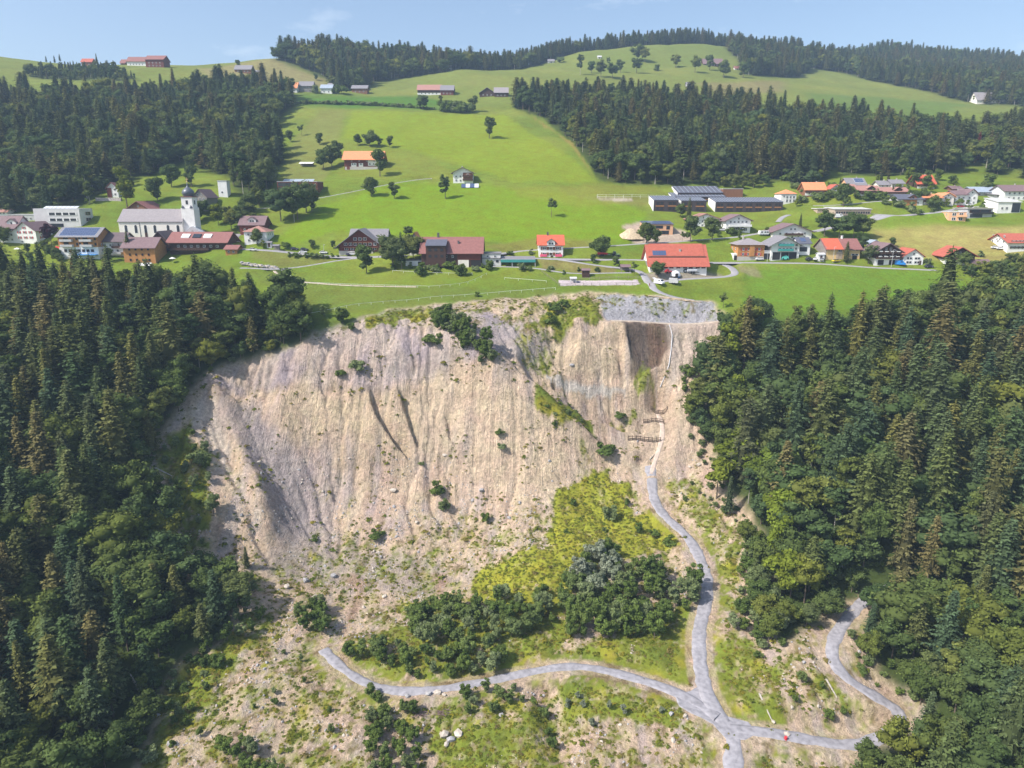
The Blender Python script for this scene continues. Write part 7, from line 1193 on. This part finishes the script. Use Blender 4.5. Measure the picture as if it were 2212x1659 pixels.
def parasol(px, py, key, label, r=1.8, lift=0):
    p = at(px, py); e = empty('parasol', (p.x, p.y, p.z + lift), 0, label, 'parasol'); MB().tube([(0, 0, -.3), (0, 0, 2.9)], .05).build('pole', MATS['metal'], e); b = MB(); b.v = [(0, 0, 3.1)] + [(r * math.cos(i * .785), r * math.sin(i * .785), 2.3) for i in range(8)]; b.f = [(0, 1 + i, 1 + (i + 1) % 8) for i in range(8)]; b.mi = [0] * 8; b.build('canopy', MATS[key], e)
parasol(*A(478, 868), 'red_paint', 'red parasol on the terrace left of the solar apartment house, left one', 2.4); parasol(*A(512, 872), 'red_paint', 'red parasol on the terrace left of the solar apartment house, right one', 2.4); parasol(*A(150, 880), 'white', 'white parasol on the terrace below the white gabled house'); parasol(*A(1440, 960), 'white', 'white parasol below the inn')
# ------------------------------------------------------------------ fences, pipe, logs, posts
PL('weathered_wood', (.12, .09, .07), .9, .3, 2)
def timber_fence(pts, hh, label, nplank=3):
    P = [hit(*q) for q in pts]; e = empty('timber_fence', P[0], 0, label, 'fence'); o = P[0]; L = [p - o for p in P]
    tot = sum((L[i + 1] - L[i]).length for i in range(len(L) - 1)); n = max(3, int(tot / 1.5))
    pos = []
    for k in range(n + 1):
        s = tot * k / n; i = 0
        while i < len(L) - 2 and s > (L[i + 1] - L[i]).length: s -= (L[i + 1] - L[i]).length; i += 1
        q = L[i].lerp(L[i + 1], min(1, s / (L[i + 1] - L[i]).length)); q.z = gz(q.x + o.x, q.y + o.y) - o.z; pos.append(q)
    for q in pos: MB().box(q.x - .11, q.x + .11, q.y - .11, q.y + .11, q.z - .8, q.z + hh + .25).build('post', MATS['weathered_wood'], e)
    for k in range(n):
        a, b = pos[k], pos[k + 1]
        for j in range(nplank): z = .15 + (hh - .3) * j / max(1, nplank - 1); MB().prism([(a.x, a.y - .2, a.z + z - .12), (b.x, b.y - .2, b.z + z - .12), (b.x, b.y - .2, b.z + z + .12), (a.x, a.y - .2, a.z + z + .12)], (0, .12, 0)).build('plank', MATS['weathered_wood'], e)
timber_fence([(1406, 884), (1441, 886)], 1.7, 'uppermost short timber fence in the debris channel'); timber_fence([(1390, 914), (1434, 915)], 1.7, 'middle timber fence in the debris channel'); timber_fence([(1357, 951), (1390, 953), (1427, 954)], 1.9, 'lowest and longest timber fence in the debris channel')
P = [hit(*q) for q in [(1446, 703), (1452, 725), (1450, 755), (1445, 790), (1436, 815), (1426, 838)]]; o = P[0]; tag(MB().tube([p - o + Vector((0, 0, .35)) for p in P], .22, 8).build('drain_pipe', MATS['palegrey'], None, o), 'pale drain pipe running down the steep slope below the track', 'pipe')
PL('log', (.50, .39, .27), .9, .25, 2)
for i in range(12):
    px = 1418 + i * 7.6 + rng.uniform(-6, 6); p = at(px, 641 + i * 1.15 + rng.uniform(-2, 2)); L_ = rng.uniform(4.5, 8); o = MB().tube([(-L_ / 2, 0, .2), (0, .05, .2), (L_ / 2, 0, .2)], [.24, .21, .17], 7).build('log', MATS['log'], None, p); o.rotation_euler = (0, rng.uniform(-.03, .12), rng.uniform(-.25, .1)); tag(o, 'pale debarked log lying on the slope above the track', 'log', 'logs above the slope track')
PL('tape', (.75, .78, .72), .8); PL('post_wood', (.30, .26, .20), .9)
def tape_fence(pts, label, rail=1, wood=False, hh=1.1, gap=5.0):
    P = [hit(*q) for q in pts]; o = P[0].copy(); e = empty('pasture_fence', o, 0, label, 'fence'); q2 = smooth_line([(p.x, p.y) for p in P], gap) if len(P) > 2 else np.array([(p.x, p.y) for p in P]); key = 'post_wood' if wood else 'tape'; w = .09 if wood else .06
    if len(P) == 2: n = max(2, int((P[1] - P[0]).length / gap)); q2 = np.array([[P[0].x + (P[1].x - P[0].x) * k / n, P[0].y + (P[1].y - P[0].y) * k / n] for k in range(n + 1)])
    Q = [Vector((x - o.x, y - o.y, gz(x, y) - o.z)) for x, y in q2]
    for v in Q: MB().box(v.x - w, v.x + w, v.y - w, v.y + w, v.z - .4, v.z + hh).build('post', MATS[key], e)
    for j in range(rail):
        z = hh * (.92 - .45 * j); b = MB()
        for k in range(len(Q) - 1): a, c = Q[k], Q[k + 1]; b.prism([(a.x, a.y - .02, a.z + z - .06), (c.x, c.y - .02, c.z + z - .06), (c.x, c.y - .02, c.z + z + .06), (a.x, a.y - .02, a.z + z + .06)], (0, .05, 0))
        b.build('rail' if wood else 'tape', MATS[key], e)
tape_fence([(605, 586), (615, 594), (628, 602), (641, 606)], 'short white tape fence beside the farm track junction'); tape_fence([(640, 617), (760, 618), (900, 624), (1000, 621), (1042, 617), (1048, 606), (1051, 594)], 'long white tape fence across the pasture below the farm'); tape_fence([(848, 588), (880, 594), (960, 596), (1020, 594)], 'white tape fence below the farm garden'); tape_fence([(668, 682), (710, 673), (780, 661), (850, 652), (930, 646), (1000, 641), (1100, 631), (1200, 626)], 'white tape fence along the rim of the landslide'); tape_fence([(1090, 604), (1130, 604), (1180, 611)], 'pale fence line on the pasture left of the arena')
tape_fence([(1207, 618), (1250, 617), (1320, 616), (1384, 615)], 'wooden rail fence along the front of the riding arena', 2, True, 1.3, 3.4); tape_fence([(1170, 588), (1188, 602), (1207, 617)], 'wooden rail fence at the left side of the riding arena', 2, True, 1.3, 3.4); tape_fence([(1210, 605), (1300, 604), (1378, 602)], 'wooden rail fence along the back of the riding arena', 2, True, 1.2, 4); tape_fence([(1290, 428), (1330, 429), (1375, 431), (1435, 430)], 'thin metal ball fence by the sports ground', 2, False, 2.6, 5)
p = at(668, 684); tag(MB().box(-.35, .35, -.35, .35, -.3, 2.1).box(-.42, .42, -.42, .42, 2.11, 2.25).build('marker_box', MATS['car_white'], None, p), 'small white measuring box on the left rim', 'box')
for px, py, hh, lab in [(1799, 567, 8, 'thin lamp post in front of the yellow barn'), (1925, 578, 9, 'wooden pole in front of the dark chalet'), (1657, 566, 5, 'street lamp by the orange house'), (700, 549, 5, 'street lamp on the village street')]:
    p = at(px, py); e = empty('lamp_post', p, 0, lab, 'lamp post'); MB().tube([(0, 0, -.5), (0, 0, hh)], [.11, .07]).build('pole', MATS['metal'], e); MB().box(-.1, .9, -.12, .12, hh + .01, hh + .15).build('lamp_head', MATS['palegrey'], e)
# rough block wall below the village street
g_ = np.random.default_rng(21); e = empty('block_wall', at(560, 576), 0, 'wall of rough pale stone blocks along the farm track', 'wall'); o = Vector(e.location)
for i in range(34):
    t = i / 33; p = at(523 + 78 * t, 569 + 10 * t + (i % 2) * 3); s = g_.uniform(.7, 1.15); c = link('block', ROCKS[i % 6], e, (p.x - o.x, p.y - o.y, p.z - o.z + .4)); c.scale = (s * 1.2, s, s); c.rotation_euler = (0, 0, g_.uniform(0, 6))
# ------------------------------------------------------------------ dead trees and fallen trunks
def snag(px, py, hpx, lean, label, br=7, mat='pale_bark'):
    p = at(px, py); hh = hpx * mpp(p.y, py); g = random.Random(int(px * 7 + py)); e = empty('dead_tree', (p.x, p.y, p.z - .5), 0, label, 'dead tree'); top = Vector((lean * hh, 0, hh)); MB().tube([(0, 0, 0), top * .5 + Vector((.2, 0, 0)), top], [.34, .24, .07], 7).build('trunk', MATS[mat], e)
    for i in range(br):
        t = g.uniform(.4, .95); b = top * t; a = g.uniform(0, 6.28); L_ = g.uniform(1, 3.2) * (1.2 - t); MB().tube([b, b + Vector((math.cos(a) * L_, math.sin(a) * L_, L_ * g.uniform(-.1, .6)))], [.09, .03], 5).build('branch', MATS[mat], e)
for a in [(112,890,125,-.1,'bare pale trunk leaning in the left wood, tallest'),(342,672,62,0,'bare pale trunk in the upper left wood'),(186,935,50,0,'broken grey trunk in the left wood'),(376,722,40,.05,'short pale trunk in the upper left wood, right one'),(20,960,60,.03,'bare trunk at the left edge of the wood'),(2184,668,105,.12,'tall bare pale snag at the top right of the wood'),(2090,815,40,.1,'broken pale trunk in the right wood'),(1631,945,80,0,'white bare forked tree at the left of the right wood'),(1918,775,45,.1,'short pale snag in the middle of the right wood'),(2178,1575,90,.05,'bare grey tree at the lower right'),(1990,1550,45,.3,'leaning bare trunk above the road bend'),(300,1490,45,-.3,'bent bare trunk at the lower left wood edge'),(100,1430,60,0,'grey bare tree in the lower left wood'),(2145,1470,60,.05,'thin bare tree in the lower right wood')]: snag(*a)
for a, b, lab in [((1783, 1467), (1808, 1509), 'white fallen trunk on the bank inside the road bend'), ((335, 1012), (372, 1030), 'fallen grey trunk at the left edge of the scar'), ((1403, 994), (1414, 983), 'fallen pole in the debris channel'), ((1845, 1320), (1832, 1322), 'log across the forest road verge'), ((1640, 1500), (1668, 1560), 'long fallen trunk on the grass right of the road')]:
    P, Q = hit(*a), hit(*b); tag(MB().tube([Vector((0, 0, .3)), (Q - P) * .5 + Vector((0, 0, .32)), Q - P + Vector((0, 0, .3))], [.28, .24, .12], 7).build('fallen_trunk', MATS['pale_bark'], None, P), lab, 'trunk')
g_ = np.random.default_rng(31)
for px, py in ((905, 1546), (955, 1542)):      # heaps of cut branches
    p = at(px, py); b = MB()
    for i in range(26): a = g_.uniform(0, 6.28); q = Vector((g_.uniform(-1.6, 1.6), g_.uniform(-1, 1), g_.uniform(.1, .7))); v = Vector((math.cos(a), math.sin(a) * .6, g_.uniform(-.2, .3))) * g_.uniform(.7, 1.3); b.tube([q - v, q + v], [.06, .03], 4)
    tag(b.build('brushwood_heap', PL('brushwood', (.22, .15, .15), .95, .3, 2), None, p), 'heap of purple brown brushwood left of the other heap' if px < 920 else 'heap of purple brown brushwood right of the other heap', 'heap')
# ------------------------------------------------------------------ a walker on the farm lane
def walker(px, py):
    p = at(px, py); V = [(0, 0, .95), (0, 0, 1.2), (0, 0, 1.42), (0, 0, 1.52), (0, .02, 1.66), (.1, 0, .9), (.12, .05, .5), (.12, .16, .06), (.12, .04, .03), (-.1, 0, .9), (-.12, -.06, .5), (-.12, -.1, .06), (-.12, -.22, .03), (.2, 0, 1.4), (.26, .04, 1.12), (.25, -.06, .88), (-.2, 0, 1.4), (-.26, -.03, 1.12), (-.25, -.1, .88)]
    E_ = [(0, 1), (1, 2), (2, 3), (3, 4), (0, 5), (5, 6), (6, 7), (7, 8), (0, 9), (9, 10), (10, 11), (11, 12), (2, 13), (13, 14), (14, 15), (2, 16), (16, 17), (17, 18)]; Rr = [.15, .15, .16, .06, .1, .1, .07, .05, .04, .1, .07, .05, .04, .07, .05, .04, .07, .05, .04]
    me = bpy.data.meshes.new('person'); me.from_pydata(V, E_, []); me.materials.append(PL('dark_red_clothes', (.22, .05, .05), .9)); o = link('person', me, None, p); 
    bm_ = __import__('bmesh').new(); bm_.from_mesh(me); bm_.verts.layers.skin.verify(); bm_.to_mesh(me); bm_.free(); o.modifiers.new('skin', 'SKIN')
    for i, r_ in enumerate(Rr): me.skin_vertices[0].data[i].radius = (r_, r_)
    me.skin_vertices[0].data[0].use_root = True; o.modifiers.new('sub', 'SUBSURF').levels = 1; tag(o, 'person in dark red clothes walking on the farm lane', 'person')
walker(1403, 619)
# ------------------------------------------------------------------ haze: the air between the camera and the hills
def haze():
    zt = 420; b = MB().box(float(XS[0]) - 25, float(XS[-1]) + 25, float(YS[0]) - 25, float(YS[-1]) + 25, float(Z.min()) - 8, zt); m, n, l = nodes('haze'); o = n.new('ShaderNodeOutputMaterial'); v = n.new('ShaderNodeVolumePrincipled'); v.inputs['Color'].default_value = (.56, .77, 1.0, 1); v.inputs['Density'].default_value = HAZE; v.inputs['Anisotropy'].default_value = 0; l.new(v.outputs[0], o.inputs['Volume'])
    tag(b.build('haze', m), 'thin bluish haze over the whole valley', 'haze', kind='stuff')
HAZE = 0.00017
haze()
